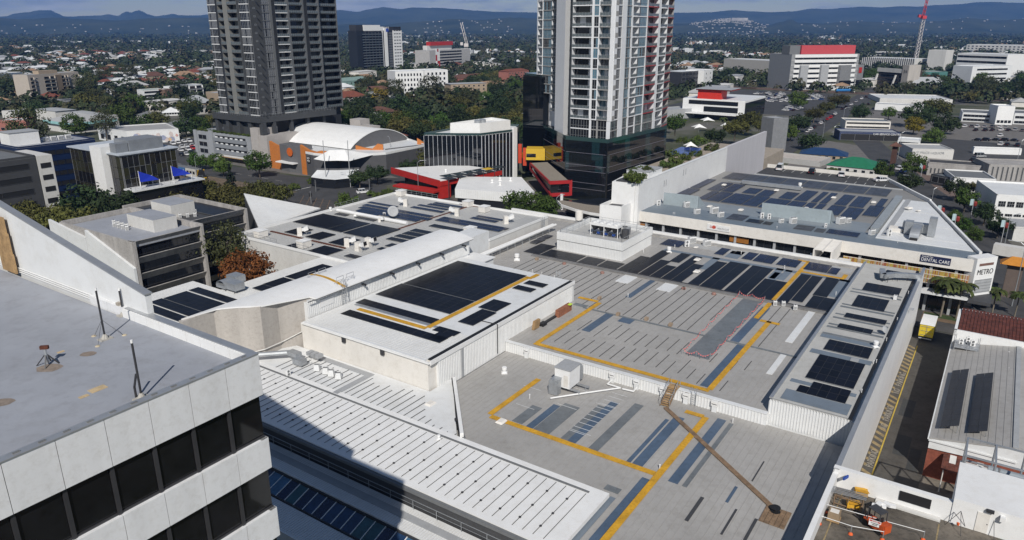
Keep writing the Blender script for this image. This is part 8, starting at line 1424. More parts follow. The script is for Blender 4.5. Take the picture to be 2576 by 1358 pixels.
def tproto(kind,v):
 if(kind,v)in TP:return TP[kind,v]
 rx,rz,zc,nc,nl,ls,col=dict(dark=(5,3.6,6,60,40,.40,(.030,.050,.016)),bright=(4.6,3.6,5.6,56,40,.38,(.055,.095,.016)),olive=(5,3,5.4,56,40,.38,(.085,.085,.02)),yellow=(4.6,3.8,5.6,56,40,.4,(.22,.17,.02)),orange=(4.6,3.4,4.8,90,60,.27,(.27,.115,.025)),gum=(5,5.2,9.5,56,34,.32,(.062,.07,.026)),pine=(3.0,6.2,7,80,34,.34,(.018,.032,.018)),shrub=(2,1.3,1.3,26,34,.24,(.07,.10,.02)))[kind]
 r=thing('tree' if kind!='shrub' else 'shrub','x','tree' if kind!='shrub' else 'shrub');crown(rx,rz,zc,nc,nl,ls,v*31+len(kind),.5,kind=='pine').build('crown',leafmat(kind,col),r);trunk(zc+rz,zc,rx,v,8 if kind=='gum' else 6,.3 if kind!='shrub' else .08).build('trunk',BARK,r);TP[kind,v]=r;r['fresh']=1;return r
def tree(kind,pos,R,lab,grp=None):
 pr_=tproto(kind,random.randint(0,1));base={'shrub':2,'pine':3}.get(kind,4.8);s=R/base*random.uniform(.92,1.08);rz=random.uniform(0,6.28);sc=(s,s,s*random.uniform(.9,1.1))
 if pr_.get('fresh'):del pr_['fresh'];pr_.location=pos;pr_.rotation_euler.z=rz;pr_.scale=sc;pr_['label']=lab;pr_.pop('group',None)if 0 else None;r=pr_
 else:r=copy_thing(pr_,pos,rz,sc,lab);
 if grp:r['group']=grp
 elif 'group' in r:del r['group']
 r.pop('fresh',None)if hasattr(r,'pop')else None
 return r
def tz(kind,x,y,zc,R,lab,grp=None):
 p_=P(x,y,zc);base=dict(dark=6,bright=5.6,olive=5.4,yellow=5.6,orange=4.8,gum=9.5,pine=7,shrub=1.3)[kind]*R/{'shrub':2,'pine':3}.get(kind,4.8);TREEXY.append((p_.x,p_.y,R));return tree(kind,(p_.x,p_.y,zc-base),R,lab,grp)
TREEXY=[]
for k,x,y,zc,R,lab in[('orange',625,683,11,5.0,'rust orange leaved tree beside the ribbed annex roof'),('gum',566,625,11.5,4.6,'dark sparse gum tree between the concrete office and the north hall'),('olive',590,650,9,3.4,'low olive tree beside the orange leaved tree'),('dark',215,505,8,7.5,'big dark green fig behind the concrete office, left one'),('dark',285,508,8,6.5,'big dark green fig behind the concrete office, right one'),('olive',165,552,8,6,'golden olive tree left of the concrete office roof'),('olive',60,535,7,4,'thin olive tree at the left edge before the charcoal office'),('olive',110,545,6,4.5,'small olive tree beside the gable wall tip'),('bright',150,440,8,4,'green tree in the gap before the blue office'),('pine',580,452,5,2.6,'tall dark conical pine beside the tram road'),('bright',493,403,4,4,'round street tree left of the tram, first'),('bright',540,400,4,4.2,'round street tree left of the tram, second'),('bright',560,418,4,3.6,'round street tree left of the tram, nearest'),('bright',650,408,6,5,'green tree before the left orange fin wall'),('dark',903,440,5,3.6,'street tree before the right orange fin wall, left one'),('dark',948,430,5,4.2,'street tree before the right orange fin wall, right one'),('dark',1030,412,4,4,'green tree below the curved shopfront glazing'),('bright',1303,515,7,4.6,'dense green tree left of the arcade lamp'),('bright',1345,512,7,4.8,'dense green tree beside the arcade lamp'),('bright',1378,525,6,3.6,'small dense green tree nearest the arcade lamp'),('bright',872,502,4,4.4,'round green tree behind the north hall parapet'),('yellow',955,245,6,6.5,'bright golden yellow tree behind the vaulted roof'),('dark',880,262,6,6.5,'near black tree at the foot of the dark tower'),('gum',1085,212,13,9,'tall pale grey gum tree before the white block'),('gum',1175,240,11,8,'tall gum tree before the tan flats'),('bright',1225,255,6,7,'green tree in front of the tan flats'),('bright',1105,305,6,6,'bright green tree behind the black glass office'),('bright',960,300,6,6.5,'bright green tree right of the beige stair block'),('bright',500,312,6,6,'bright green tree at the foot of the dark tower podium'),('olive',532,300,5,4,'olive tree behind the grey podium'),('dark',20,215,8,9,'dark tree left of the cream apartments'),('dark',238,238,6,7,'dark round tree right of the cream apartments'),('bright',335,262,6,8,'large green tree by the side street, left'),('bright',310,292,5,7,'green tree before the side street flats'),('olive',395,300,6,6,'olive tree beside the bare lot'),('olive',470,268,8,6,'half bare tree before the tan flats'),('bright',2007,249,6,9,'large round green tree in the middle of the right car park'),('olive',2110,250,6,8,'olive street tree at the top of the parking street'),('olive',2080,268,5,6,'small olive street tree on the grass verge'),('olive',2050,283,6,7,'olive tree left of the parking street verge'),('dark',2010,305,6,7.5,'dark tree left of the line of parked cars'),('bright',1990,330,5,6,'green tree behind the grey wedge block'),('dark',2040,350,5,7,'wide dark tree beyond the blue roofed house'),('bright',2237,281,5,5.5,'light green tree before the white parapet shop'),('dark',2165,280,5,7,'dark tree right of the parking street'),('dark',2310,285,8,10.5,'very large dark fig in the right middle distance'),('olive',2360,268,9,10,'large olive topped tree behind the dark fig'),('yellow',2300,315,5,6,'ochre tree below the large dark fig'),('dark',2380,305,7,9,'grey green tree right of the large dark fig'),('bright',2350,338,5,7,'green creeper covered tree above the liquor store'),('bright',2297,415,5,5.5,'bright street tree on the corner beside the gate'),('bright',2222,426,5,5,'green tree beside the green roofed shop'),('dark',2290,450,5,5,'dark street tree behind the rooftop car park'),('dark',2408,470,5,4.2,'dark tree before the white fronted shop'),('bright',2432,497,5,4.8,'bright green tree in the right street'),('olive',2450,470,5,3.6,'small white flowered tree beside the shop sign'),('dark',2480,535,4,3.6,'dark tree below the two storey white building'),('bright',2400,545,3,3,'street tree beside the slanting parapet, upper'),('bright',2425,565,3,3,'street tree beside the slanting parapet, middle'),('bright',2450,590,3,3,'street tree beside the slanting parapet, lower'),('dark',2515,565,4,3.6,'flowering street tree beside the red sign poles'),('olive',1885,300,9,6,'feathery tree behind the long boundary wall, upper'),('olive',1850,320,9,5.5,'feathery tree behind the long boundary wall, lower'),('dark',1800,335,11,4.6,'leafy tree overhanging the boundary wall'),('olive',1915,315,8,5,'tree beside the grey wedge block'),('bright',1700,310,10,5,'palm like tree below the white tower balconies')]:tz(k,x,y,zc,R*(.8 if x>1900 and y>200 else 1),lab)
for i,(x,y,k)in enumerate([(330,503,'olive'),(385,497,'olive'),(430,490,'olive'),(468,472,'bright'),(500,482,'olive'),(540,486,'olive'),(580,492,'olive'),(610,500,'olive'),(650,475,'olive'),(690,490,'olive'),(450,508,'olive')]):tz(k,x,y,5,5.2,'golden olive street tree in the row between the concrete office and the tram road','olive street trees along the tram road')
for i,(x,y)in enumerate([(905,285),(1000,290),(1050,295),(1150,292),(1190,285),(1230,290),(1265,280),(1290,300),(1300,265),(1010,262),(1130,262),(1310,330),(1270,245),(1060,320),(1180,318)]):tz(('dark','olive','dark')[i%3],x,y,6,7.5,'dark bushy tree in the belt behind the vaulted hall and the black glass office','dark trees behind the vaulted hall')
for x,y,z in[(1610,440,19.5),(1600,450,19.5),(1630,430,19.5),(1585,445,19.5),(1590,430,19.5),(1615,425,19.5)]:tz('shrub',x,y,z+.8,1.7,'dense green shrub in the roof planter above the white block','shrubs of the roof planter')
for x,y in[(1700,405),(1680,415),(1725,395),(1750,385),(1690,385),(1740,360),(1760,350),(1790,372),(1715,350),(1705,425)]:tz('shrub',x,y,10,2.6,'green shrub on the pool terrace beside the boundary wall','shrubs on the pool terrace')
for x,y,k in[(935,487,0),(955,490,0),(975,483,0),(985,487,0),(785,455,1),(830,460,1),(885,460,1),(1070,440,1),(1095,437,1),(740,470,1)]:tz('shrub',x,y,1,1.9,'clipped shrub in the roadside bed near the rounded entrance','clipped roadside shrubs')
for i in range(26):b_=-296+i*1.45;tree('shrub',W(191.4+(i%2)*.5,b_,11.4),.9,'trailing yellow green plant along the grey podium roof edge','podium roof edge plants')
def palm(pos,h,lab,grp):
 if 'palm' not in TP:
  r=thing('palm_tree',lab,'palm',(0,0,0));b=MB();pts=[Vector((.12*math.sin(k*.5),0,7.2*k/6))for k in range(7)];[b.tube(p_,q_,.2,8,r2=.18)for p_,q_ in zip(pts[:-1],pts[1:])];b.build('trunk',mat('palm_bark',(.20,.17,.13),.9,var=.2),r);rq_=random.Random(6)
  for k in range(22):
   a=k*.83;el=rq_.uniform(-.2,1.1);b=MB();prev=Vector((0,0,7.2));d=Vector((math.cos(a)*math.cos(el),math.sin(a)*math.cos(el),math.sin(el)));s=Vector((-math.sin(a),math.cos(a),0))
   for j in range(8):
    d=(d+Vector((0,0,-.20))).normalized();nx_=prev+d*.36;b.add([prev,prev+s*.5-UP*.22+d*.2,nx_+s*.5-UP*.26+d*.2,nx_],[(0,1,2,3)]);b.add([prev,prev-s*.5-UP*.22+d*.2,nx_-s*.5-UP*.26+d*.2,nx_],[(3,2,1,0)]);prev=nx_
   b.build('frond',leafmat('palm',(.055,.075,.018)),r)
  TP['palm']=r;r.location=pos;r.scale=(h/7.2,)*3;r['group']=grp;return r
 return copy_thing(TP['palm'],pos,random.uniform(0,6),h/7.2,lab,grp)
for i,(a,b_,h)in enumerate([(159.7,-4.5,7.6),(160.2,-1.8,7.2),(166.1,4.0,5.4),(168,7.8,4.8)]):palm(W(a,b_),h,['tallest palm','second palm','third palm','rightmost palm'][i]+' of the four in the median near the corner sign','palms near the corner sign')
for px in[tuple(TT[2,1](x,y))for x,y in((1165,850),(1590,920),(1840,990),(2180,1045),(2560,1080))]:p_=P(*px,6);palm((p_.x,p_.y,0),6,'short palm in the arcade between the grey roofs and the white fascia','arcade palms')
for px in[(1860,365),(1775,355),(1820,300),(1900,295),(1690,300),(2095,430),(2140,440),(480,240),(2040,230)]:p_=P(*px,8);palm((p_.x,p_.y,2),6.5,'feathery palm rising among the right terrace gardens or beyond the car park','garden palms')
def paint(n,c):return mat('car_'+n,c,.3,.1,var=0,spec=.6)
CC=dict(white=paint('white',(.72,.72,.72)),silver=paint('silver',(.36,.37,.38)),black=paint('black',(.012,.012,.014)),red=paint('red',(.45,.015,.015)),blue=paint('blue',(.03,.07,.2)),grey=paint('grey',(.10,.105,.11)))
CARS={}
def carproto(col,kind):
 if(col,kind)in CARS:return CARS[col,kind]
 r=thing('car','x','car');L_,hh,ch_=dict(sedan=(4.5,.82,1.42),suv=(4.6,.98,1.72),van=(4.8,1.0,2.1),limo=(8.2,.85,1.45))[kind];b=MB();w=.9
 pr=[(-L_/2,.35),(-L_/2,hh-.1),(-L_/2+.15,hh),(L_/2-1.0,hh-.02),(L_/2-.12,hh-.22),(L_/2,.5),(L_/2-.05,.3),(-L_/2+.1,.28)];n=len(pr);vs=[(x,-w,z)for x,z in pr]+[(x,w,z)for x,z in pr];b.add(vs,[tuple(range(n-1,-1,-1)),tuple(range(n,2*n))]+[(i,(i+1)%n,n+(i+1)%n,n+i)for i in range(n)])
 x0,x1,x2,x3=(-L_/2+(.35 if kind!='sedan' and kind!='limo' else .75),-L_/2+(.6 if kind!='sedan' and kind!='limo' else 1.35),L_/2-1.75,L_/2-1.1)
 if kind=='van':x0,x1,x2,x3=-L_/2+.02,-L_/2+.15,L_/2-1.3,L_/2-.7
 c=MB();k=w-.06;t=w-.2;c.add([(x0,-k,hh),(x3,-k,hh),(x3,k,hh),(x0,k,hh),(x1,-t,ch_-.05),(x2,-t,ch_-.05),(x2,t,ch_-.05),(x1,t,ch_-.05)],[(0,1,5,4),(1,2,6,5),(2,3,7,6),(3,0,4,7)])
 b.add([(x1-.05,-t-.03,ch_-.06),(x2+.05,-t-.03,ch_-.06),(x2+.05,t+.03,ch_-.06),(x1-.05,t+.03,ch_-.06),(x1+.1,-t+.12,ch_),(x2-.1,-t+.12,ch_),(x2-.1,t-.12,ch_),(x1+.1,t-.12,ch_)],[(4,5,6,7),(0,1,5,4),(1,2,6,5),(2,3,7,6),(3,0,4,7)])
 for xx in[x1+(x2-x1)*f_ for f_ in(.02,.5,.98)]:[b.bar((xx-.1*(1 if xx>0 else-1)*0,s*(k-.01),hh),(xx,s*(t+.01),ch_-.05),.09)for s in(-1,1)]
 b.build('body',CC[col],r);c.build('window',GLASS,r)
 for x in(-L_/2+.85,L_/2-.85):
  for y in(-1,1):q=MB();q.tube((x,y*.72,.33),(x,y*.92,.33),.33,12);q.tube((x,y*.92,.33),(x,y*.925,.33),.2,10,1);q.build('wheel',[BLACK,ALU],r)
 for y in(-.65,.65):q=MB();q.box((L_/2-.06,y,.55),(.12,.32,.14));q.build('headlight',CREAM,r);q=MB();q.box((-L_/2+.02,y,.62),(.08,.28,.16));q.build('tail_light',REDP,r)
 CARS[col,kind]=r;r['fresh']=1;return r
def car(pos,rz,col,kind,lab,grp=None):
 r=carproto(col,kind)
 if r.get('fresh'):del r['fresh'];r.location=pos;r.rotation_euler.z=rz;r['label']=lab
 else:r=copy_thing(r,pos,rz,None,lab)
 if grp:r['group']=grp
 elif 'group' in r:del r['group']
 return r
car(P(*qN(650,155),.03),A56+3.5,'black','suv','black car turning at the tram road crossing');car(P(*qN(1620,105),.03),.45,'white','suv','white car with dark roof windows crossing the junction');
for px,rz,col,kd,lab in[(qE(385,125),A56+.1,'white','van','white van parked on the rooftop car park'),(qE(795,170),A56+.1,'black','suv','black four wheel drive parked on the rooftop car park'),(qE(1175,208),A56+.2,'white','sedan','white hatchback parked in the middle of the rooftop car park'),(qE(1690,275),.1,'white','sedan','white sedan parked sideways at the right end of the rooftop car park')]:car(P(*px,ZE+.02),rz,col,kd,lab)
car(P(*L6(1150,95),.02),-.3,'white','limo','long white stretch limousine on the bare lot')
GC='cars in the left car park'
for x,y,c_ in[(1240,330,'white'),(1325,310,'white'),(1430,288,'white'),(1520,283,'white'),(1390,385,'white'),(1470,372,'white'),(1570,358,'white'),(1370,440,'white'),(1500,430,'white'),(1580,408,'red'),(1650,395,'white'),(1470,508,'white'),(1560,490,'black'),(1690,472,'white'),(1790,455,'black'),(1390,518,'black'),(1170,280,'black'),(1290,400,'black'),(1750,245,'white')]:car(P(*L6(x,y),.02),A56-1.9,c_,'sedan' if x%20 else 'suv',('red car among white ones in the left car park' if c_=='red' else c_+' car parked in the left car park beside the grey podium'),None if c_=='red' else GC)
for i,(x,y,c_)in enumerate([(545,1180,'white'),(605,1148,'white'),(665,1112,'black'),(735,1070,'grey'),(780,1042,'white'),(840,1008,'black'),(890,972,'red'),(945,942,'red'),(1020,885,'white'),(985,912,'black'),(1150,795,'black'),(1210,765,'black'),(1295,722,'white'),(1380,672,'silver'),(1470,622,'white'),(1545,588,'black'),(1590,715,'black')]):car(P(*R4(x,y),.03),A56,c_,'suv' if i%3 else 'sedan',c_+' car in the line parked along the straight right street','cars parked along the straight right street')
for i,(x,y,c_)in enumerate([(1520,885,'white'),(1640,882,'grey'),(1735,892,'white'),(1860,890,'silver'),(1990,892,'grey'),(2120,890,'white'),(2220,898,'silver'),(1710,945,'black'),(1870,948,'black'),(1990,945,'black'),(2140,945,'white'),(2260,945,'black'),(2380,945,'silver'),(2500,955,'grey'),(2125,1045,'white'),(1730,1115,'black'),(1860,1115,'black'),(2040,1112,'black'),(2180,1118,'black'),(2350,1122,'black'),(2130,1190,'white'),(2240,1190,'black'),(2420,1205,'black')]):car(P(*R1(x,y),.02),A56-.2+(1.5 if 1100<y<1130 else 0),c_,'sedan' if i%2 else 'suv',c_+' car parked in the right car park before the civic building','cars in the right car park')
for x,y,c_,k_,lab in[(420,335,'white','suv','white car parked on the corner street behind the rooftop car park'),(480,378,'blue','sedan','dark blue car parked on the corner street'),(330,285,'black','sedan','black car parked farthest up the corner street'),(1780,120,'silver','van','silver van above the ribbed retaining wall'),(1700,195,'black','suv','black car above the ribbed retaining wall')]:car(P(*R2(x,y),.03),A56-.35 if x<900 else .1,c_,k_,lab)
rc2=random.Random(12)
for(x0,y0,x1,y1,n)in[(1520,470,1840,400,15),(1500,540,1700,480,9),(1260,240,1380,195,7),(960,235,1230,170,26),(1520,250,1740,200,12),(650,165,700,215,4),(1790,540,1930,480,6),(2260,510,2500,430,12),(1860,690,2160,640,11),(1360,410,1520,390,5)]:
 for k in range(n):t=(k+.5)/n;p_=P(*R3(x0+(x1-x0)*t,y0+(y1-y0)*((k*7%5)/4.0)),.02);car(p_,A56+rc2.choice((0,1.57,1.4)),rc2.choice(['white']*6+['silver']*2+['black','grey','blue']),'sedan' if k%2 else 'suv','small parked car in the large far car park left of the straight right street','cars in the far right car park')
def truck(pos,rz,L_,body,cabm,lab,tank=False):
 r=thing('truck',lab,'truck',pos,rz=rz);ad=lambda b,n,m:(lambda o:(COL.objects.link(o),setattr(o,'parent',r)))(bpy.data.objects.new(n,b.mesh(n,[m])))
 b=MB();b.tube((-L_/2,0,2.1),(L_/2-2.2,0,2.1),1.2,14)if tank else b.obox((-L_/2,-1.2,1.0),(L_-2.2,0,0),(0,2.4,0),(0,0,2.6));ad(b,'load_body',body);b=MB();b.obox((L_/2-2.0,-1.15,.5),(2.0,0,0),(0,2.3,0),(0,0,2.2));ad(b,'cab',cabm);b=MB();b.obox((L_/2-.02,-1.0,1.6),(.05,0,0),(0,2.0,0),(0,0,.8));ad(b,'windscreen',GLASS)
 for x in(-L_/2+1.2,L_/2-1.2):[ad(MB().tube((x,y,.5),(x,y+.3,.5),.5,12),'wheel',BLACK)for y in(-1.25,.95)]
truck(P(2548,655,.03),A56-1.7,9,OFFW,WHITE,'white delivery truck at the right edge by the orange gate');truck(P(2125,233,.05),.1,17,mat('tank_blue',(.02,.16,.42),.5),WHITE,'blue tanker truck on the far cross road',True)
tm=thing('tram','blue tram with white and yellow nose on the tram road','tram',W(161,-247,0));TB=mat('tram_blue',(.05,.14,.33),.4,var=.15,scale=.5)
for i in range(5):b=MB();b0=-252.5-i*7;Bx(b,159.7,162.3,b0-6.7,b0,.4,3.5);w_=b.build('carriage',TB if i else mat('tram_white',(.55,.54,.50),.4),tm);b=MB();[Bx(b,162.3,162.34,b0-5.9+k*1.9,b0-4.6+k*1.9,1.6,2.7)for k in range(3)];[Bx(b,159.66,159.7,b0-5.9+k*1.9,b0-4.6+k*1.9,1.6,2.7)for k in range(3)];b.build('window',GLASS,w_)
b=MB();b.add([W(159.75,-252.4,.4),W(162.25,-252.4,.4),W(162.25,-252.4,3.4),W(159.75,-252.4,3.4),W(160.1,-249.6,.5),W(161.9,-249.6,.5),W(161.8,-250.6,3.2),W(160.2,-250.6,3.2)],[(4,5,6,7),(0,4,7,3),(1,2,6,5),(3,7,6,2)]);b.build('nose',BLACK,tm);b=MB();b.bar(W(159.7,-252.3,.6),W(159.8,-251.0,3.4),.35);b.bar(W(162.3,-252.3,.6),W(162.2,-251.0,3.4),.35);b.bar(W(160,-249.6,.5),W(162,-249.6,.5),.4);b.build('yellow_trim',mat('tram_yellow',(.65,.40,.03),.5),tm)
b=MB();Bx(b,160,162,-285,-253,3.5,3.8);b.build('roof_gear',MGREY,tm)
pq=P(*t32(2140,368),0);r=thing('panda_statue','large black and white panda statue on a dark plinth','statue',pq);b=MB();b.box((pq.x,pq.y,0),(2.9,1.3,.3),ang=-.25);b.build('plinth',BLACK,r)
d=Vector((math.cos(-.25),math.sin(-.25),0));s=Vector((-d.y,d.x,0));me=bpy.data.meshes.new('body')
def blob(c,rx,rz,m,nm,parent):b=MB();b.lathe((0,0,-rz),[(rx*math.sin(math.pi*(k+.3)/8.6),rz*(1-math.cos(math.pi*(k+.3)/8.6)))for k in range(9)],14);o=b.build(nm,m,parent,smooth=True);o.location=Vector(c)-WL[parent];o.data.transform(Matrix.Translation(WL[parent]));return o
blob(pq-d*.45+UP*1.1,.72,.62,WHITE,'body',r);blob(pq+d*.35+UP*1.0,.52,.58,BLACK,'shoulders',r);blob(pq+d*.95+UP*1.45,.42,.40,WHITE,'head',r)
for k,(x,y)in enumerate([(-.8,.4),(-.8,-.4),(.5,.38),(.5,-.38)]):b=MB();b.tube(pq+d*x+s*y+UP*.3,pq+d*x+s*y+UP*.9,.24,10);b.build('leg',BLACK,r)
for y in(.3,-.3):blob(pq+d*.85+s*y+UP*1.85,.14,.13,BLACK,'ear',r);blob(pq+d*1.3+s*y*.6+UP*1.5,.09,.1,BLACK,'eye_patch',r)
gt=thing('gate_pillar','brown street gate pillar with an orange tiled roof cap','gate',W(181,6.5,0));b=MB();Bx(b,180.2,181.8,5.2,8.0,0,7.2);b.build('pillar',mat('gate_brown',(.13,.10,.085),.8),gt);hip(gt,W(179.6,4.4),W(179.6,8.8),W(182.6,0)-W(179.6,0),7.4,1.5,mat('gate_orange',(.50,.20,.02),.6,var=.1),.8);b=MB();Bx(b,180,182,5,8.2,7.0,7.4);b.build('beam',mat('dark_red',(.16,.03,.02),.6),gt)
g2=P(*R2(300,230));r=thing('gate_pillar','dark brown temple gate pillar up the corner street','gate',g2);b=MB();b.box((g2.x,g2.y,0),(2.0,2.0,7.5),ang=A56);b.build('pillar',mat('gate_dark',(.075,.035,.025),.8),r);hip(r,g2-EB*1.8-EA*1.8,g2+EB*1.8-EA*1.8,EA*3.6,7.5,1.6,RT2)
LP={}
def lamp(px,z0,top,rz,lab,grp=None,pole=GALV):
 p_=P(*px,z0)if z0 is not None else P(*px,0);h=max(4,zat(p_.y,top)-p_.z);r=thing('street_lamp',lab,'street lamp',p_,grp);b=MB();b.tube(p_,p_+UP*(h-.8),.11,8,r2=.07);b.build('pole',pole,r);b=MB();d=Vector((math.cos(rz),math.sin(rz),0));b.pipe([p_+UP*(h-.8),p_+d*.9+UP*(h-.1),p_+d*2.4+UP*h],.06,6);b.build('arm',pole,r);b=MB();b.bar(p_+d*2.3+UP*h,p_+d*3.1+UP*(h+.02),.28,.12);b.build('lamp_head',LGREY,r)
for px,top,rz,lab in[((1053,490),403,0,'tall grey pole lamp before the red pavilion'),((672,380),300,.5,'tall pale lamp mast left of the tensile canopy'),((880,470),435,3.0,'curved lamp before the ring canopy, left arm'),((985,425),345,2,'street lamp behind the black glass office'),((1098,480),465,2.8,'double armed lamp before the red pavilion wall'),((1399,545),492,.6,'slim lamp at the end of the red framed canopy'),((497,452),388,0,'tall pole between the tram and the car park'),((2407,498),455,2.8,'street lamp among the right street trees'),((2345,500),470,0,'lamp on the bend of the right street'),((2287,487),440,3.1,'lamp post beside the dark street tree'),((2522,637),540,.3,'tall lamp post beside the red pylon signs'),((2545,770),610,2.5,'tall white lamp post near the orange gate'),((1998,258),228,.4,'lamp pole in the far right car park'),((2070,345),300,2.2,'curved lamp beside the parking street'),((2095,345),316,.1,'power pole beside the car service centre'),((2120,310),270,0,'timber power pole left of the beige flat building'),((2258,400),330,0,'power pole before the white awninged shop'),((2560,400),350,0,'power pole beside the freestanding white wall'),((265,330),262,0,'power pole beside the corner shop'),((1765,600),552,2.6,'arcade lamp in front of the health club sign'),((2247,690),632,1,'arcade lamp before the coloured slat screen')]:lamp(px,0,top,rz,lab)
for px,lab in[((783,512),'black traffic signal on a curved arm at the tram crossing'),((795,482),'traffic signal at the rounded entrance corner'),((930,480),'traffic signal beside the white turning car')]:
 p_=P(*px);r=thing('traffic_signal',lab,'traffic signal',p_);b=MB();b.tube(p_,p_+UP*4.2,.09,8);b.build('pole',GALV,r);b=MB();b.box((p_.x+.3,p_.y-.1,2.4),(.35,.3,1.1));b.box((p_.x-.3,p_.y-.1,2.4),(.35,.3,1.1));b.build('signal_head',BLACK,r)
for i,(x,y)in enumerate([(1110,1070),(1360,1220),(1660,960),(800,330),(2190,1330)]):p_=P(*R2(x,y),4);r=thing('banner_pylon',['first','second','third','fourth','fifth'][i]+' red lantern post with pale banner along the corner street','banner post',(p_.x,p_.y,0),'red lantern posts');b=MB();b.tube((p_.x,p_.y,0),(p_.x,p_.y,6.2),.1);b.build('pole',LGREY,r);b=MB();b.box((p_.x-.6,p_.y,4.4),(.9,.08,1.9));b.build('banner',mat('banner_blue',(.40,.52,.55),.7),r);b=MB();b.lathe((p_.x+.55,p_.y,4.1),[(.3,0),(.5,.3),(.5,1.2),(.3,1.5)],10);b.build('lantern',mat('lantern_red',(.22,.02,.015),.6),r)
rh=random.Random(21)
def zone(x,Y):return('in the far suburbs ' if Y>900 else 'in the middle distance ' if Y>520 else 'in the nearer streets ')+('left of the dark grey tower' if x<620 else 'between the two apartment towers' if x<1400 else 'right of the white tower')
wallm=[WHITE2,CREAM,OFFW,TAN,LGREY];roofm=[WHITE2,GROOF2,LGREY,RT_,RT2,TANR,OFFW,MGREY];names=['white','pale grey','light grey','red tiled','brown tiled','tan tiled','off white','grey']
def hproto(i):
 r=thing('house',names[i]+' roofed suburban house among the trees','house',(0,0,0),names[i]+' roofed suburban houses');w_,d_,h_=[(14,10,4),(16,11,3.4),(22,12,6),(13,10,4),(17,11,5.6),(14,11,3.6),(26,14,6),(15,10,4)][i];b=MB();b.obox((-w_/2,-d_/2,0),(w_,0,0),(0,d_,0),(0,0,h_));b.build('wall',wallm[i%5],r);hip(r,Vector((-w_/2,-d_/2,0)),Vector((w_/2,-d_/2,0)),Vector((0,d_,0)),h_,2.6 if i not in(2,6)else .8,roofm[i]);b=MB()
 for k in range(4):b.obox((-w_/2+1.4+k*(w_-3)/4,-d_/2-.04,1),(1.5,0,0),(0,.05,0),(0,0,1.3));b.obox((w_/2-.01,-d_/2+1+k*2,1),(.05,0,0),(0,1.1,0),(0,0,1.3))if k<3 else 0
 b.build('window',GLASS,r);return r
placed=[]
for(nm,x0,y0,x1,y1,yt,dep,rm,h)in[('orange tiled long house behind the white apartments',258,193,330,190,182,14,RT_,4),('brown tiled house right of the white apartments',372,206,420,203,192,13,RT2,4),('orange tiled house before the dark tower',430,190,478,188,178,13,RT_,4),('pale tan tiled house below the brown tiled one',400,214,438,212,203,11,TANR,3.5),('grey gabled hall before the side street',312,232,378,228,217,15,GROOF2,4),('dark roofed gable house by the cream apartments',55,245,80,242,230,11,RT2,4),('tan tiled house at the foot of the dark tower',450,206,500,203,190,13,TANR,4),('red tiled house behind the teal corner shop',280,272,305,270,262,9,RT_,3),('grey hip roofed house beside the dark tower podium',478,284,540,278,262,14,LGREY,5),('white tent roofed yard beside the bare lot',410,292,455,290,284,10,WHITE2,3)]:
 o_=fr('house',nm,x0,y0,x1,y1,yt,dep,TAN if rm is not WHITE2 else WHITE2,None,S('punch',1,6,w=1.3,h=1.2),par=0);hip(o_[0],o_[1],o_[2],o_[4],o_[3],h,rm)
protos=[hproto(i)for i in range(8)];used_=set()
def free(x,y,R):return all((x-q[0])**2+(y-q[1])**2>(R+q[2])**2 for q in placed)and not inside(x,y)
n=0;tries=0
while n<250 and tries<9000:
 tries+=1;Y=300+1500*rh.random()**1.5;x=rh.uniform(-60,2640);X=(x-1288)/F*Y*.97
 if not free(X,Y,11):continue
 if any((X-t[0])**2+(Y-t[1])**2<(8+t[2])**2 for t in TREEXY):continue
 red=300<Y<800 and x<1320;i=rh.choice([3,4,5,3,0,7]if red and rh.random()<.6 else[0,1,2,6,0,1,3,5]);rz=rh.choice((A56,A56+1.57))+rh.uniform(-.1,.1);s=rh.uniform(.85,1.2)
 lb_=names[i]+' roofed suburban house '+zone(x,Y)
 if i in used_:copy_thing(protos[i],(X,Y,0),rz,s,lb_,names[i]+' roofed houses '+zone(x,Y))
 else:r=protos[i];r.location=(X,Y,0);r.rotation_euler.z=rz;r.scale=(s,s,s);used_.add(i);r['label']=lb_;r['group']=names[i]+' roofed houses '+zone(x,Y)
 placed.append((X,Y,11));n+=1
n=0;tries=0
while n<300 and tries<9000:
 tries+=1;Y=270+620*rh.random()**1.1;x=rh.uniform(-80,2660);X=(x-1288)/F*Y*.97
 R=rh.uniform(4,8)
 if inside(X,Y)or any((X-q[0])**2+(Y-q[1])**2<(q[2]*.8+R*.6)**2 for q in placed):continue
 kd=rh.choice(('dark','dark','bright','olive','dark','gum'));lk=dict(dark='dark green bushy',bright='bright green leafy',olive='olive brown',gum='thin grey green gum')[kd];zn=zone(x,Y);tree(kd,(X,Y,-R*.25),R,lk+' suburban tree '+zn,lk+' trees '+zn);n+=1
fb_=MB();rf=random.Random(33);fh_=MB();n=0;FC=[0,0,1,2]
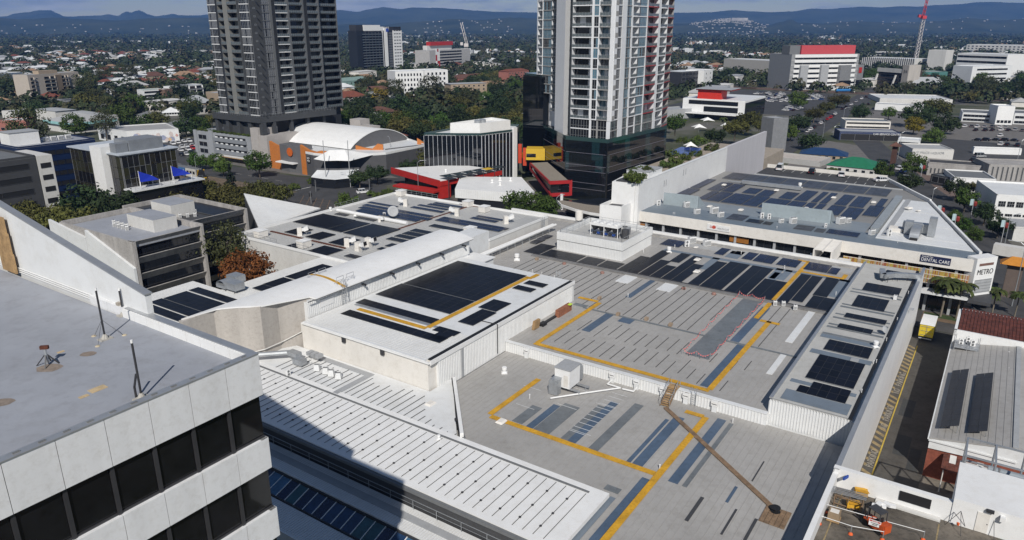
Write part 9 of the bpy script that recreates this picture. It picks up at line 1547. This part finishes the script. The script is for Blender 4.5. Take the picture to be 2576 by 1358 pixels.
while n<16000:
 n+=1;Y=480+4300*rf.random()**1.35;x=rf.uniform(-150,2730);X=(x-1288)/F*Y*.97;k=mnoise.noise(Vector((X*.004,Y*.0025,1.7)))
 if Y<1400 and(inside(X,Y)or any(abs(X-q[0])<12 and abs(Y-q[1])<12 for q in placed)):continue
 if k>.2 and Y>700 and rf.random()<(.35 if x<520 else .6):
  if rf.random()<.6:
   s=rf.uniform(9,24);h=rf.uniform(3,7)
   if Y>1600:fh_.box((X,Y,0),(s,s*.6,h+2),rf.choice((0,0,0,1,2)),rf.uniform(0,3))
   else:
    c_,s_=math.cos(A56),math.sin(A56);d_=s*.32;m=rf.choice((0,0,0,1,2,3));fh_.box((X,Y,0),(s,d_*2,h),rf.choice((0,0,2)),A56);q=[Vector((X+c_*a*(s/2+.6)-s_*b*(d_+.6),Y+s_*a*(s/2+.6)+c_*b*(d_+.6),h))for a,b in((-1,-1),(1,-1),(1,1),(-1,1))];r0,r1=Vector((X-c_*(s/2-d_),Y-s_*(s/2-d_),h+2.4)),Vector((X+c_*(s/2-d_),Y+s_*(s/2-d_),h+2.4));fh_.add(q+[r0,r1],[(0,1,5,4),(1,2,5),(2,3,4,5),(3,0,4)],m)
  continue
 R=rf.uniform(3.6,7.2)*(1+Y/4500);hgt=R*rf.uniform(.8,1.3);m=rf.choice(FC)
 for j in range(46 if Y<1000 else 26 if Y<1800 else 12):
  d=Vector((rf.gauss(0,1),rf.gauss(0,1),abs(rf.gauss(0,.8)))).normalized();c=Vector((X+d.x*R*.85,Y+d.y*R*.85,hgt*.4+d.z*hgt*.8));nn_=(d+Vector((rf.uniform(-.6,.6),rf.uniform(-.6,.6),.2))).normalized();u=nn_.orthogonal().normalized();v=nn_.cross(u);s=R*(rf.uniform(.14,.28)if Y<1000 else rf.uniform(.2,.38)if Y<1800 else rf.uniform(.3,.5));fb_.add([c-u*s,c-v*s*.8,c+u*s,c+v*s*.8],[(0,1,2,3)],m)
fb_.build('forest',[leafmat('far1',(.022,.034,.014)),leafmat('far2',(.035,.050,.018)),leafmat('far3',(.045,.045,.02))],kind='stuff');fh_.build('far_rooftops',[WHITE2,TANR,LGREY,RT_],kind='stuff')
